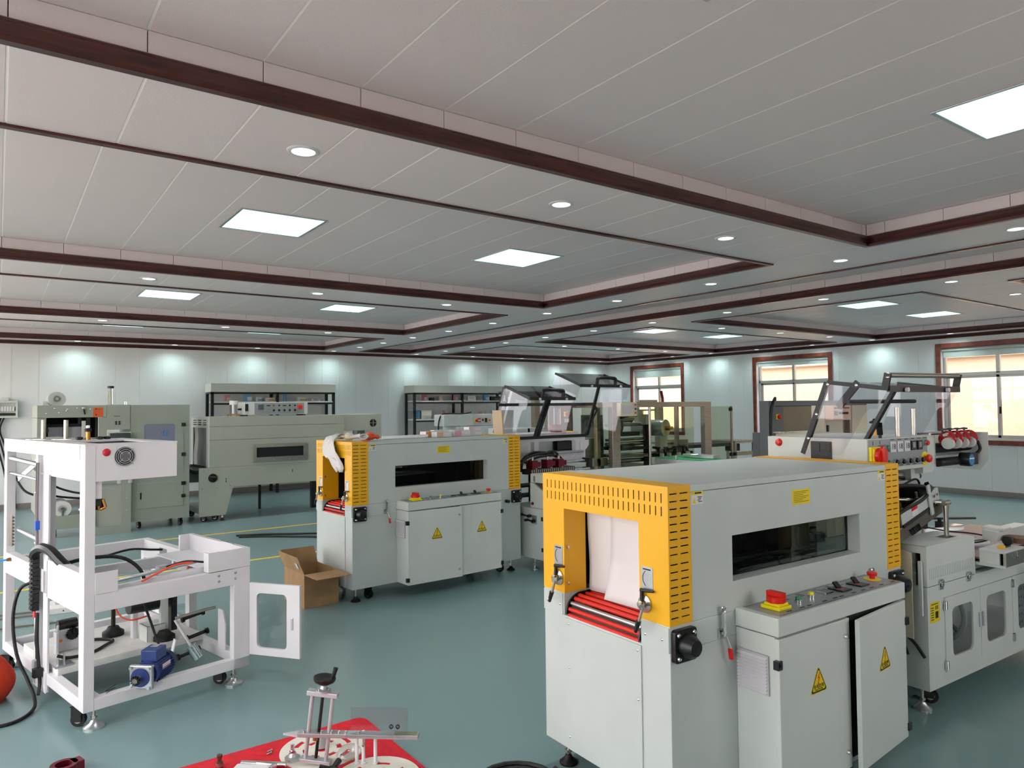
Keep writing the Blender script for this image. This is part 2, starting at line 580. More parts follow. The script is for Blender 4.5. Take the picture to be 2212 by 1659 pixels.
# ---- windows
ALF = mat('window_aluminium', S(196, 192, 186), 0.4, metal=0.5)
BLIND = mat('roller_blind_grey', S(206, 208, 204), 0.7)
def window(n, y0, y1, side=1, casing=True, label=None, blind=0.12):
    w = structure('window_%d' % n, (XR if side > 0 else XL, 0, 0), label)
    s = side
    def bx(m, a, b, c, d, e, f):
        m.box(min(s * a, s * b), max(s * a, s * b), c, d, e, f)
    z0, z1 = (WZ0, WZ1) if casing else (0.23, 2.75)
    i0, i1, j0, j1 = y0 + 0.07, y1 - 0.07, z0 + 0.07, z1 - 0.07
    if casing:
        for q in ((y0, y0 + 0.085, z0, z1), (y1 - 0.085, y1, z0, z1), (y0 + 0.085, y1 - 0.085, z1 - 0.085, z1), (y0 + 0.085, y1 - 0.085, z0, z0 + 0.085)):
            m = MB()
            bx(m, -0.028, 0.004, *q)
            m.build('casing_board', CASE, w, 0.008)
    m = MB()
    for q in ((i0, i0 + 0.012, j0, j1), (i1 - 0.012, i1, j0, j1), (i0, i1, j1 - 0.012, j1), (i0, i1, j0, j0 + 0.012)):
        bx(m, 0.0, 0.19, *q)
    m.build('reveal', WHITE, w)
    i0, i1, j0, j1 = i0 + 0.012, i1 - 0.012, j0 + 0.012, j1 - 0.012
    zt = 2.12
    ym = (i0 + i1) / 2
    m = MB()
    for q in ((i0, i0 + 0.045, j0, j1), (i1 - 0.045, i1, j0, j1), (i0, i1, j1 - 0.045, j1), (i0, i1, j0, j0 + 0.045), (i0, i1, zt - 0.03, zt + 0.03)):
        bx(m, 0.09, 0.15, *q)
    bx(m, 0.09, 0.15, ym - 0.03, ym + 0.03, zt, j1)
    m.build('window_frame', ALF, w, 0.004)
    for k, (a, b) in enumerate(((i0 + 0.04, ym + 0.03), (ym - 0.03, i1 - 0.04))):
        d = 0.1 + 0.02 * k
        m = MB()
        for q in ((a, a + 0.05, j0 + 0.04, zt - 0.025), (b - 0.05, b, j0 + 0.04, zt - 0.025), (a, b, zt - 0.07, zt - 0.025), (a, b, j0 + 0.04, j0 + 0.09)):
            bx(m, d, d + 0.022, *q)
        sash = m.build('sash', ALF, w, 0.003)
        m = MB()
        bx(m, d + 0.009, d + 0.013, a + 0.045, b - 0.045, j0 + 0.085, zt - 0.065)
        m.build('pane', WINGL, sash)
        if casing:
            m = MB()
            bx(m, d - 0.02, d, b - 0.03 if k == 0 else a + 0.01, b - 0.01 if k == 0 else a + 0.03, 1.42, 1.54)
            m.build('latch', BLK if k else ALF, sash)
    for a, b in ((i0 + 0.045, ym - 0.03), (ym + 0.03, i1 - 0.045)):
        m = MB()
        bx(m, 0.118, 0.122, a, b, zt + 0.03, j1 - 0.045)
        m.build('pane', WINGL, w)
    if casing:
        m = MB()
        m.cyl((s * 0.045, i0 + 0.01, j1 - 0.035), (s * 0.045, i1 - 0.01, j1 - 0.035), 0.03)
        m.box(min(s * 0.05, s * 0.053), max(s * 0.05, s * 0.053), i0 + 0.02, i1 - 0.02, j1 - blind, j1 - 0.03)
        bl = m.build('roller_blind', BLIND, w)
    return w
window(1, *WIN[2], label='wood-cased window nearest the room corner', blind=0.24)
window(2, *WIN[1], label='wood-cased window in the middle of the wall', blind=0.14)
window(3, *WIN[0], label='wood-cased window nearest the camera', blind=0.17)
window(4, *WIN[3])
for k, (a, b) in enumerate(LW):
    window(5 + k, a - 0.07, b + 0.07, side=-1, casing=False)

for k, (a, b) in enumerate(FILL_WINDOWS):  # frames and panes of the added fill-light windows, out of view
    w = structure('window_%d' % (10 + k))
    m = MB()
    for q in ((a, a + 0.06, 1.15, 2.4), (b - 0.06, b, 1.15, 2.4), (a, b, 2.34, 2.4), (a, b, 1.15, 1.21), ((a + b) / 2 - 0.03, (a + b) / 2 + 0.03, 1.15, 2.4)):
        m.box(q[0], q[1], YN - 0.14, YN - 0.08, q[2], q[3])
    m.build('window_frame', ALF, w)
    for c, d in ((a + 0.05, (a + b) / 2 - 0.02), ((a + b) / 2 + 0.02, b - 0.05)):
        MB().box(c, d, YN - 0.113, YN - 0.108, 1.2, 2.35).build('pane', WINGL, w)
# ---- outside
EXT = mat('exterior_cream_render', S(206, 182, 160), 0.9, var=0.03)
ext = MB().box(17.4, 17.8, -8, 24, -0.5, 4.8).box(17.25, 17.4, -8, 24, 2.62, 2.9).build('exterior_wall', EXT)
struct(ext, 'sunlit cream wall of the building outside')
struct(MB().box(-30, 40, -30, 40, -0.4, -0.2).build('ground', mat('outside_concrete', S(196, 188, 174), 0.9)))

# ---- ceiling: coffered, panels 0.41 m wide
ceil = structure('ceiling', (0, 0, 0), 'white coffered ceiling of narrow panels')
PX = 0.41
BX = {'l': (-0.95, 5.40), 'r': (8.14, 13.34)}
ROWS = [(-0.36, 2.80), (3.63, 6.79), (7.57, 10.48), (11.25, 13.97)]
CORR = (6.17, 7.38, -0.36, 13.99)
def strip_cells(a0, a1, per, off=0.015):
    out = [a0]
    k = math.ceil((a0 - off) / per)
    while off + k * per < a1 - 0.03:
        if off + k * per > a0 + 0.03:
            out.append(off + k * per)
        k += 1
    return out + [a1]
_cache = {}
def slab(name, parent, x0, x1, y0, y1, z0, z1, m=None):
    key = (name, round(x1 - x0, 4), round(y1 - y0, 4), round(z1 - z0, 4))
    w, h, t = x1 - x0, y1 - y0, z1 - z0
    if key not in _cache:
        b = MB().box(-w / 2, w / 2, -h / 2, h / 2, 0, t)
        _cache[key] = b.mesh(name, m or PANELW, 0.0025)
    o = bpy.data.objects.new(name, _cache[key])
    COL.objects.link(o)
    o.parent = parent
    o.location = ((x0 + x1) / 2, (y0 + y1) / 2, z0)
    return o
G_ = 0.0034
def panels_x(parent, x0, x1, y0, y1, z, per=PX):
    c = strip_cells(x0, x1, per)
    for a, b in zip(c, c[1:]):
        slab('ceiling_panel', parent, a + G_, b - G_, y0, y1, z, z + 0.03)
def panels_y(parent, x0, x1, y0, y1, z, per=1.31):
    c = strip_cells(y0, y1, per, 0.55)
    for a, b in zip(c, c[1:]):
        slab('ceiling_panel', parent, x0, x1, a + G_, b - G_, z, z + 0.03)
# flush caulk behind the soffit's open joints, its white standing in for edge highlights
hl = [(BX[k][0], BX[k][1], a, b) for k in 'lr' for a, b in ROWS] + [(CORR[0], CORR[1], CORR[2], CORR[3])]
MB().plate('z', ZS + 0.0015, ZS + 0.06, XL, XR, YN, YB, hl).build('ceiling_joint_fill', CAULK, ceil)
for k in 'lr':
    x0, x1 = BX[k]
    prev = YN
    for a, b in ROWS + [(YB, None)]:
        panels_x(ceil, x0, x1, prev, a, ZS - 0.0)
        prev = b
panels_y(ceil, BX['l'][1], CORR[0], YN, YB, ZS)
panels_y(ceil, CORR[1], BX['r'][0], YN, YB, ZS)
panels_x(ceil, CORR[0], CORR[1], CORR[3], YB, ZS)
panels_x(ceil, CORR[0], CORR[1], YN, CORR[2], ZS)
panels_y(ceil, BX['r'][1], XR, YN, YB, ZS)
panels_y(ceil, XL, BX['l'][0], YN, YB, ZS)

PROF = [(-0.012, ZS - 0.001), (-0.012, ZS - 0.013), (0.026, ZS - 0.013), (0.034, ZS + 0.002), (0.027, ZS + 0.014), (0.027, ZS + 0.05), (0.02, ZS + 0.058), (0.02, ZS + 0.066), (0.008, ZS + 0.074), (0.0, ZS + 0.075)]
_tn = [0]
def ring_trim(x0, x1, y0, y1, label):
    """mahogany moulding round a coffer: four mitred lengths"""
    _tn[0] += 1
    t = structure('trim_%d' % _tn[0], (0, 0, 0), label)
    cs = [(x0, y0, 1, 1), (x1, y0, -1, 1), (x1, y1, -1, -1), (x0, y1, 1, -1)]
    n = len(PROF)
    for i in range(4):
        a, b = cs[i], cs[(i + 1) % 4]
        vs = []
        for c in (a, b):
            for d, z in PROF:
                vs.append((c[0] + c[2] * d, c[1] + c[3] * d, z))
        fs = [(j, (j + 1) % n, n + (j + 1) % n, n + j) for j in range(n)] + [tuple(range(n)), tuple(range(n, 2 * n))]
        m = MB()
        m._add(vs, fs)
        m.build('moulding', WOODX if i % 2 == 0 else WOODY, t)
    return t

def coffer(x0, x1, y0, y1, label, longways=False):
    c = structure('ceiling_coffer', (0, 0, 0), label)
    MB().box(x0 - 0.02, x1 + 0.02, y0 - 0.02, y1 + 0.02, ZC + 0.0015, ZC + 0.05).build('joint_fill', CAULK, c)
    if longways:
        cc = strip_cells(y0, y1, 1.31, 0.3)
        for a, b in zip(cc, cc[1:]):
            slab('ceiling_panel', c, x0, x1, a + G_, b - G_, ZC, ZC + 0.03)
    else:
        cc = strip_cells(x0, x1, PX)
        for a, b in zip(cc, cc[1:]):
            slab('ceiling_panel', c, a + G_, b - G_, y0, y1, ZC, ZC + 0.03)
    cc = strip_cells(x0, x1, PX)
    for y, o in ((y1, 1), (y0, -1)):
        for a, b in zip(cc, cc[1:]):
            slab('riser_panel', c, a + 0.0015, b - 0.0015, min(y, y + o * 0.012), max(y, y + o * 0.012), ZS + 0.031, ZC)
    cc = strip_cells(y0, y1, PX, 0.2)
    for x, o in ((x1, 1), (x0, -1)):
        for a, b in zip(cc, cc[1:]):
            slab('riser_panel', c, min(x, x + o * 0.012), max(x, x + o * 0.012), a + 0.0015, b - 0.0015, ZS + 0.031, ZC)
    return c
rowname = ['nearest the camera', 'second from the camera', 'third from the camera', 'next to the back wall']
for k in 'lr':
    for i, (a, b) in enumerate(ROWS):
        sd = {'l': 'over the tunnel machines', 'r': 'beside the windows'}[k]
        coffer(BX[k][0], BX[k][1], a, b, 'recessed white ceiling coffer %s, %s' % (sd, rowname[i]))
        ring_trim(BX[k][0], BX[k][1], a, b, 'dark mahogany moulding round the coffer %s, %s' % (sd, rowname[i]))
coffer(*CORR, 'long narrow white ceiling coffer down the middle of the room', True)
ring_trim(*CORR, 'dark mahogany moulding round the long narrow middle coffer')
# crown along the walls
CP = [(0.0, ZS - 0.002), (0.0, ZS - 0.06), (0.014, ZS - 0.06), (0.022, ZS - 0.045), (0.018, ZS - 0.03), (0.04, ZS - 0.012), (0.045, ZS - 0.002)]
_tn[0] += 1
struct(MB().prism([(YB - d - 0.001, z) for d, z in CP], 'x', XL, XR).build('trim_%d' % _tn[0], WOODX), 'thin mahogany crown moulding along the back wall')
_tn[0] += 1
struct(MB().prism([(XR - d - 0.001, z) for d, z in CP], 'y', YN, YB).build('trim_%d' % _tn[0], WOODY), 'thin mahogany crown moulding above the windows')

# ---- lamps
LENS = mat('downlight_lens', (0.9, 0.95, 0.95, 1), 0.4, emit=(2.6, 3.0, 3.0))
LEDM = mat('led_panel_diffuser', (0.8, 0.85, 0.85, 1), 0.4, emit=PANEL_EMIT)
_dl = {}
def downlight(x, y, label, group, watts):
    if not _dl:
        _dl['r'] = MB().lathe([(0.052, 0.004), (0.055, -0.006), (0.066, -0.008), (0.075, -0.003), (0.076, 0.002)], (0, 0, 0), n=24).mesh('trim_ring', WHITE)
        _dl['l'] = MB().lathe([(0.0, -0.003), (0.03, -0.004), (0.054, -0.002), (0.054, 0.003)], (0, 0, 0), n=24).mesh('lens', LENS)
    t = thing('downlight', label, 'ceiling light', (x, y, ZS), 0, group)
    for n_, k in (('trim_ring', 'r'), ('lens', 'l')):
        o = bpy.data.objects.new(n_, _dl[k])
        COL.objects.link(o)
        o.parent = t
    ld = bpy.data.lights.new('downlight_lamp', 'SPOT')
    ld.energy = watts
    ld.color = (0.70, 1.0, 1.0) if watts == SPOT_WALL else (1.0, 0.97, 0.955)
    ld.spot_size = 2.75 if watts == SPOT_WALL else 2.2
    ld.spot_blend = 0.9
    ld.shadow_soft_size = 0.045
    lo = bpy.data.objects.new('downlight_lamp', ld)
    COL.objects.link(lo)
    lo.parent = t
    lo.location = (0, 0, -0.012)

rows = [
 ([(x, 3.24) for x in (1.15, 2.72, 4.27)], 'ceiling beam nearest the camera', SPOT_MID),
 ([(x, 7.18) for x in (1.11, 2.70, 4.26)], 'second ceiling beam from the camera', SPOT_MID),
 ([(x, 10.80) for x in (1.12, 2.68, 4.23)], 'third ceiling beam from the camera', SPOT_MID),
 ([(x, 14.17) for x in (1.10, 2.63, 4.12, 5.67, 7.61, 9.11, 10.56, 11.91, 13.18)], 'ceiling strip along the back wall', SPOT_WALL),
 ([(9.25, 3.13), (10.72, 3.13), (12.1, 3.13)], 'window-side ceiling beam nearest the camera', SPOT_MID),
 ([(9.25, 7.13), (10.74, 7.08), (12.15, 7.02)], 'second window-side ceiling beam', SPOT_MID),
 ([(9.18, 10.89), (10.64, 10.87), (12.05, 10.82)], 'window-side ceiling beam nearest the back wall', SPOT_MID),
]
for pts, where, w in rows:
    for i, (x, y) in enumerate(pts):
        downlight(x, y, '%s round downlight from the left in the %s' % (ORD[i], where), 'downlights in the ' + where, w)
for xs, ys, where, w in ((5.76, (1.93, 3.21, 4.56, 5.89, 7.17, 8.42, 9.65, 10.85, 12.0, 13.05), 'lengthwise ceiling beam left of the long coffer', SPOT_MID),
                         (7.72, (3.16, 4.52, 5.86, 7.17, 8.43, 9.67, 10.86, 12.02, 13.08), 'lengthwise ceiling beam right of the long coffer', SPOT_MID),
                         (13.52, (4.25, 5.58, 6.95, 8.19, 9.51, 10.75, 11.91, 12.95), 'ceiling strip above the windows', SPOT_WALL)):
    for i, y in enumerate(ys):
        downlight(xs, y, '%s round downlight from the camera in the %s' % (ORD[i], where), 'downlights in the ' + where, w)

def led_panel(x0, y0, label):
    t = thing('led_panel', label, 'ceiling light', (x0 + 0.29, y0 + 0.29, ZC), 0, 'square LED ceiling panels')
    m = MB()
    m.plate('z', -0.006, 0.0, -0.305, 0.305, -0.305, 0.305, [(-0.288, 0.288, -0.288, 0.288)])
    m.build('frame', ALU, t, 0.001)
    MB().box(-0.29, 0.29, -0.29, 0.29, -0.003, 0.0).build('diffuser', LEDM, t)
for i, yc in enumerate((0.93, 4.95, 8.86, 12.35)):
    for k, x in enumerate((1.34, 3.57)):
        led_panel(x, yc, 'square white LED panel, %s one in the tunnel-side coffer %s' % (('left', 'right')[k], rowname[i]))
for i, yc in enumerate((0.93, 4.79, 8.75, 12.3)):
    for k, x in enumerate((9.5, 11.46)):
        led_panel(x, yc, 'square white LED panel, %s one in the window-side coffer %s' % (('left', 'right')[k], rowname[i]))

# ================================================================== small shared hardware
_hw = {}
def shared(key, fn):
    if key not in _hw:
        _hw[key] = fn()
    return _hw[key]
def inst(name, me, parent, loc=(0, 0, 0), rot=(0, 0, 0), sc=None):
    o = bpy.data.objects.new(name, me)
    COL.objects.link(o)
    o.parent = parent
    o.location = loc
    o.rotation_euler = rot
    if sc:
        o.scale = sc
    return o
def foot(parent, x, y, top, black=False, r=0.042):
    """levelling foot: pad on the floor, stem up into the frame"""
    f = MB().lathe([(0.0, 0.0), (r, 0.0), (r, 0.008), (r * 0.45, 0.026), (r * 0.3, 0.04), (0.0, 0.042)], (0, 0, 0), n=20).build('levelling_foot', RUB if black else ALU, parent, loc=(x, y, 0))
    MB().cyl((0, 0, 0.03), (0, 0, top), 0.0075, 10).cyl((0, 0, 0.05), (0, 0, 0.062), 0.016, 6).build('stem', STEEL, f)
    return f
def caster(parent, x, y, top, r=0.036, yaw=0.3):
    w = MB().cyl((-0.013, 0, r), (0.013, 0, r), r, 18).build('caster', RUB, parent, loc=(x, y, 0), rot=(0, 0, yaw))
    MB().cyl((-0.0145, 0, r), (0.0145, 0, r), r * 0.55, 14).build('wheel_hub', STEEL, w)
    MB().box(-0.02, -0.0155, -0.02, 0.03, r * 0.7, top).box(0.0155, 0.02, -0.02, 0.03, r * 0.7, top).box(-0.02, 0.02, -0.025, 0.035, top - 0.006, top).build('fork', BLK, w)
    return w
def screw(parent, loc, axis='x', r=0.005, name='screw'):
    me = shared('screw', lambda: MB().lathe([(0.0, 0.003), (0.6, 0.0028), (1.0, 0.001), (1.0, 0.0)], (0, 0, 0), n=10).mesh('screw', CHR))
    rot = {'x-': (0, -PI / 2, 0), 'x': (0, PI / 2, 0), 'y-': (PI / 2, 0, 0), 'z': (0, 0, 0)}[axis]
    return inst(name, me, parent, loc, rot, (r, r, 1))
def estop(parent, loc, rot=(0, 0, 0), sc=1.0, ring=True):
    b = MB().lathe([(0.0, 0.0), (0.014, 0.0), (0.014, 0.018), (0.024, 0.02), (0.026, 0.03), (0.022, 0.037), (0.0, 0.04)], (0, 0, 0), n=20).build('emergency_stop', REDP, parent, loc=loc, rot=rot)
    b.scale = (sc, sc, sc)
    if ring:
        MB().lathe([(0.0, 0.0), (0.042, 0.0), (0.042, 0.003), (0.0, 0.0035)], (0, 0, 0), n=24).build('yellow_ring', YELP, b)
    return b
def button(parent, loc, rot, m, r=0.011):
    b = MB().lathe([(0.0, 0.0), (r * 1.25, 0.0), (r * 1.25, 0.012), (r, 0.014)], (0, 0, 0), n=16).build('push_button', CHR, parent, loc=loc, rot=rot)
    MB().lathe([(r, 0.012), (r, 0.02), (r * 0.8, 0.024), (0.0, 0.025)], (0, 0, 0), n=16).build('button_cap', m, b)
    return b
def main_switch(parent, loc, rot, sc=1.0):
    b = MB().box(-0.038, 0.038, -0.038, 0.038, 0, 0.012).box(-0.03, 0.03, -0.03, 0.03, 0.012, 0.022).build('main_switch', YELP, parent, 0.003, loc=loc, rot=rot)
    b.scale = (sc, sc, sc)
    MB().lathe([(0.03, 0.02), (0.034, 0.024), (0.034, 0.038), (0.03, 0.042), (0.0, 0.042)], (0, 0, 0), n=24).box(-0.012, 0.012, -0.032, 0.032, 0.04, 0.058).build('switch_knob', REDP, b)
    return b
def lever(parent, loc, flip=1):
    """steel boss with a black ratchet lever and a swinging arm on an end face whose normal is -x"""
    b = MB().lathe([(0.0, 0.0), (0.034, 0.0), (0.034, -0.006), (0.016, -0.01), (0.016, -0.03), (0.0, -0.032)], (0, 0, 0), 'x', 18).build('clamp_boss', STEEL, parent, loc=loc)
    MB().cyl((-0.02, 0, 0), (-0.05, 0.03 * flip, 0.0), 0.012, 12).cyl((-0.045, 0.03 * flip, 0), (-0.05, 0.012 * flip, -0.06), 0.006, 10).build('swing_arm', STEEL, b)
    MB().cyl((-0.05, 0.012 * flip, -0.055), (-0.052, -0.004 * flip, -0.1), 0.011, 12, 0.007).build('arm_grip', BLK, b)
    MB().cyl((-0.012, 0.006, 0.015), (-0.012, 0.006, 0.05), 0.008, 10).cyl((-0.012, 0.012, 0.052), (-0.012, -0.055, 0.058), 0.008, 10, 0.0045).build('ratchet_lever', BLK, b)
    return b
def toggle_clamp(parent, loc):
    b = MB().box(-0.018, 0.018, -0.008, 0, -0.03, 0.005).box(-0.006, 0.006, -0.022, -0.008, -0.02, 0.07).cyl((-0.012, -0.014, -0.01), (0.012, -0.014, -0.01), 0.006, 10).cyl((0, -0.014, 0.02), (0, -0.014, 0.085), 0.004, 8).torus((0, -0.014, 0.08), 0.012, 0.0035, 'y', 14, 6).build('toggle_clamp', CHR, parent, loc=loc)
    MB().bar((0.006, -0.018, -0.025), (0.022, -0.026, -0.075), 0.004, 0.016, (0, 1, 0)).build('clamp_arm', CHR, b)
    MB().bar((0.022, -0.026, -0.072), (0.026, -0.028, -0.115), 0.011, 0.018, (0, 1, 0)).build('red_grip', REDP, b, 0.003)
    return b
def danger_triangle(parent, cx, z0, y, sz):
    """yellow warning triangle with bolt and lettering on a face whose normal is -y"""
    def tri(s_, off):
        h = s_ * 0.9
        r = s_ * 0.06
        pts = []
        c = [(-s_ / 2 + r * 1.7, off + r), (s_ / 2 - r * 1.7, off + r), (0, off + h - r * 2)]
        for (px, pz), a0 in zip(c, (PI * 7 / 6, PI * 11 / 6, PI / 2)):
            for k in (-1, 0, 1):
                t = a0 + k * PI / 3 * 0.9
                pts.append((cx + px + r * math.cos(t), z0 + pz + r * math.sin(t)))
        return pts
    b = MB().prism(tri(sz, 0), 'y', y - 0.0006, y).build('warning_triangle', YELS, parent)
    o, i = tri(sz * 0.93, sz * 0.028), tri(sz * 0.80, sz * 0.075)
    m = MB()
    n = len(o)
    for k in range(n):
        q = (k + 1) % n
        m._add([(o[k][0], y - 0.0009, o[k][1]), (o[q][0], y - 0.0009, o[q][1]), (i[q][0], y - 0.0009, i[q][1]), (i[k][0], y - 0.0009, i[k][1])], [(0, 1, 2, 3)])
    m.build('triangle_border', INK, b)
    h = sz * 0.9
    zb = [(0.05, 0.74), (-0.06, 0.54), (0.0, 0.54), (-0.04, 0.36), (-0.085, 0.36), (-0.01, 0.28), (0.02, 0.37), (-0.005, 0.37), (0.065, 0.58), (0.012, 0.58), (0.085, 0.74)]
    MB().prism([(cx + a * sz, z0 + c * h) for a, c in zb], 'y', y - 0.0011, y - 0.0006).build('bolt_mark', REDP, b)
    text('有电危险', sz * 0.15, INK, b, (cx, y - 0.0009, z0 + h * 0.235), (PI / 2, 0, 0), 'warning_lettering')
    text('Danger! Electricity', sz * 0.062, INK, b, (cx, y - 0.0009, z0 + h * 0.135), (PI / 2, 0, 0), 'small_lettering')
    return b
def sticker_small(parent, u, z, y=0.0):
    b = MB().box(u, u + 0.066, y - 0.0006, y, z - 0.05, z).build('caution_sticker', PAPER, parent)
    MB().box(u, u + 0.066, y - 0.001, y - 0.0006, z - 0.014, z).prism([(u + 0.004, z - 0.046), (u + 0.026, z - 0.046), (u + 0.015, z - 0.026)], 'y', y - 0.001, y - 0.0006).build('yellow_print', YELS, b)
    sp = [(u + 0.034 + 0.004 * (k % 2), u + 0.06 - 0.004 * (k % 3), y - 0.001, y - 0.0006, z - 0.024 - 0.006 * k, z - 0.021 - 0.006 * k) for k in range(4)]
    sp += [(u + 0.018, u + 0.056, y - 0.0014, y - 0.001, z - 0.0095, z - 0.004)]
    lines(b, INK, sp)
    return b
def sticker_yellow(parent, u0, u1, z0, z1, y=0.0):
    b = MB().box(u0, u1, y - 0.0008, y, z0, z1).build('instruction_plate', YELS, parent)
    sp = []
    for k in range(7):
        z = z1 - 0.009 - k * (z1 - z0 - 0.014) / 7
        sp.append((u0 + 0.012, u1 - 0.01 - 0.02 * ((k * 7) % 3), y - 0.0011, y - 0.0008, z - 0.0022, z))
    lines(b, mat('brown_ink', S(120, 100, 10), 0.6), sp)
    return b
def knob_block(parent, u0, z0, y=0.0):
    """black square bearing housing with four bolts and a round cone"""
    b = MB().rrect('y', y - 0.02, y, u0, u0 + 0.118, z0, z0 + 0.122, 0.012).lathe([(0.045, 0.0), (0.042, -0.03), (0.03, -0.05), (0.0, -0.052)], (u0 + 0.06, y - 0.02, z0 + 0.06), 'y', 20).build('bearing_housing', BLK, parent)
    for a in (0.017, 0.101):
        for c in (0.018, 0.104):
            MB().lathe([(0.009, 0.0), (0.009, -0.005), (0.006, -0.009), (0.0, -0.01)], (u0 + a, y - 0.02, z0 + c), 'y', 10).build('bolt', CHR, b)
    return b

# ================================================================== shrink tunnel
def shrink_tunnel(name, label, loc, rz, W, L, D, zt, zy, zb, win, cab, mouth, yplate, open_right, open_left, clamps, curtain, rollers_to):
    t = thing(name, label, 'machine', loc, rz, 'heat shrink tunnels with yellow ends')
    m0, m1, mz = mouth
    zr = zy - 0.098
    # lower body: base plus two cheeks beside the conveyor
    MB().box(0.002, L - 0.002, 0.0, W, zb, zr).box(0.0, L, 0.0, m0 - 0.004, zr, zy).box(0.0, L, m1 + 0.004, W, zr, zy).build('lower_body', GREY, t, 0.003)
    MB().box(-0.004, 0.002, m0 - 0.006, m1 - 0.008, zb + 0.004, zr - 0.008).build('end_panel', GREY, t, 0.001)
    MB().box(-0.004, 0.0, 0.002, m0 - 0.01, zr - 0.0, zy - 0.004).build('end_cheek', GREY, t, 0.001)
    MB().box(-0.004, 0.0, m1 + 0.012, W - 0.002, zr, zy - 0.004).build('end_cheek', GREY, t, 0.001)
    for v in (m0 + 0.012, m1 - 0.03):
        for z in (zr - 0.03, zr - 0.22, zb + 0.06):
            screw(t, (-0.004, v, z), 'x-', 0.005)
    for v in (0.035, m0 - 0.03, m1 + 0.03, W - 0.03):
        screw(t, (-0.004, v, zr + 0.045), 'x-', 0.006)
    MB().box(0.16, L - 0.16, m0, m1, zr, zr + 0.02).build('conveyor_bed', DARK, t)
    for v in (m0 + 0.004, m1 - 0.012):
        p = [(0.09 + 0.092 * math.cos(a), zr + 0.002 + 0.092 * math.sin(a)) for a in [PI * (0.98 - 0.48 * k / 8) for k in range(9)]]
        q = [(0.09 + 0.07 * math.cos(a), zr + 0.002 + 0.07 * math.sin(a)) for a in [PI * (0.5 + 0.48 * k / 8) for k in range(9)]]
        MB().prism(p + [(0.3, zr + 0.094), (0.3, zr + 0.072)] + q, 'y', v, v + 0.008).build('chain_guard', BLK, t)
    rme = MB().cyl((0, m0 + 0.014, 0), (0, m1 - 0.014, 0), 0.0095, 10).mesh('roller', RED)
    rgw = MB().cyl((0, m0 + 0.014, 0), (0, m1 - 0.014, 0), 0.0095, 10).mesh('roller', ALU)
    pts = [(0.09 + 0.078 * math.cos(a), zr + 0.002 + 0.078 * math.sin(a)) for a in [PI - 0.34 * k for k in range(5)]]
    x = 0.115
    while x < rollers_to:
        pts.append((x, zr + 0.08))
        x += 0.031
    for k, (a, b) in enumerate(pts):
        inst('roller', rgw if k == 2 else rme, t, (a, 0, b))
    # heating hood between the yellow ends
    w0, w1, wz0, wz1 = win
    MB().plate('y', 0.0, 0.012, D, L - D, zy + 0.001, zt - 0.028, [(w0, w1, wz0, wz1)]).build('front_panel', GREY, t, 0.001)
    MB().plate('y', W - 0.012, W, D, L - D, zy + 0.001, zt - 0.028).build('rear_panel', GREY, t)
    MB().box(D, L - D, -0.002, W + 0.002, zt - 0.026, zt - 0.001).build('top_lid', GREY, t, 0.003)
    b = MB()
    b.box(w0 - 0.01, w0, 0.012, 0.075, wz0 - 0.01, wz1 + 0.01).box(w1, w1 + 0.01, 0.012, 0.075, wz0 - 0.01, wz1 + 0.01)
    b.box(w0, w1, 0.012, 0.075, wz0 - 0.01, wz0).box(w0, w1, 0.012, 0.075, wz1, wz1 + 0.01)
    b.build('window_reveal', GREY, t)
    MB().box(w0, w1, 0.062, 0.067, wz0, wz1).build('window_pane', OVENGL, t)
    # chamber lining seen through the glass
    b = MB().box(D + 0.03, L - D - 0.03, W - 0.09, W - 0.08, zr + 0.1, zt - 0.06).box(D + 0.03, L - D - 0.03, 0.076, W - 0.08, zt - 0.07, zt - 0.06)
    b.plate('y', 0.07, 0.076, D + 0.03, L - D - 0.03, zr + 0.1, zt - 0.06, [(w0 - 0.0, w1 + 0.0, wz0, wz1)])
    b.build('chamber_lining', mat('dark_chamber_steel', S(66, 68, 64), 0.5, metal=0.6, var=0.2), t)  # dark grey lining colour, so the chamber reads dark
    b = MB()
    for k in range(5):
        b.box(D + 0.05, L - D - 0.05, W * 0.25 + k * 0.07, W * 0.25 + k * 0.07 + 0.012, zt - 0.13, zt - 0.12)
    b.build('air_duct', DARK, t)
    # yellow end covers with real slots
    for e, (x0, x1) in enumerate(((0.0, D), (L - D, L))):
        face, inner = (x0, 1) if e == 0 else (x1, -1)
        holes = [(m0, m1, zy - 0.001, mz)]
        n = 25
        for k in range(n):
            v = 0.032 + (W - 0.064) * k / (n - 1)
            for za, zc_ in ((zt - 0.061, zt - 0.025), (zt - 0.111, zt - 0.075)):
                holes.append((v - 0.003, v + 0.003, za, zc_))
        y = MB().plate('x', min(face, face + inner * 0.003), max(face, face + inner * 0.003), 0.0, W, zy, zt, holes).build('end_cover', YEL, t)
        sh = []
        rws = [zt - 0.024 - 0.0285 * k for k in range(9)] + [zt - 0.289 - 0.0285 * k for k in range(8)]
        sc = (zt - zy) / 0.52
        for z in rws:
            z = zt - (zt - z) * sc
            for a, c in ((0.065, 0.4), (0.52, 0.88)):
                sh.append((x0 + D * a, x0 + D * c, z - 0.005, z))
        MB().plate('y', -0.002, 0.001, x0, x1, zy, zt, sh).build('side_cover', YEL, y)
        MB().plate('y', W - 0.001, W + 0.002, x0, x1, zy, zt, sh).build('side_cover', YEL, y)
        th = []
        for k in range(30):
            for j in range(3):
                th.append((x0 + 0.02 + j * 0.033, x0 + 0.043 + j * 0.033, 0.03 + k * (W - 0.06) / 30, 0.03 + k * (W - 0.06) / 30 + 0.006))
        MB().plate('z', zt, zt + 0.002, x0, x1, -0.002, W + 0.002, th).build('top_cover', YEL, y)
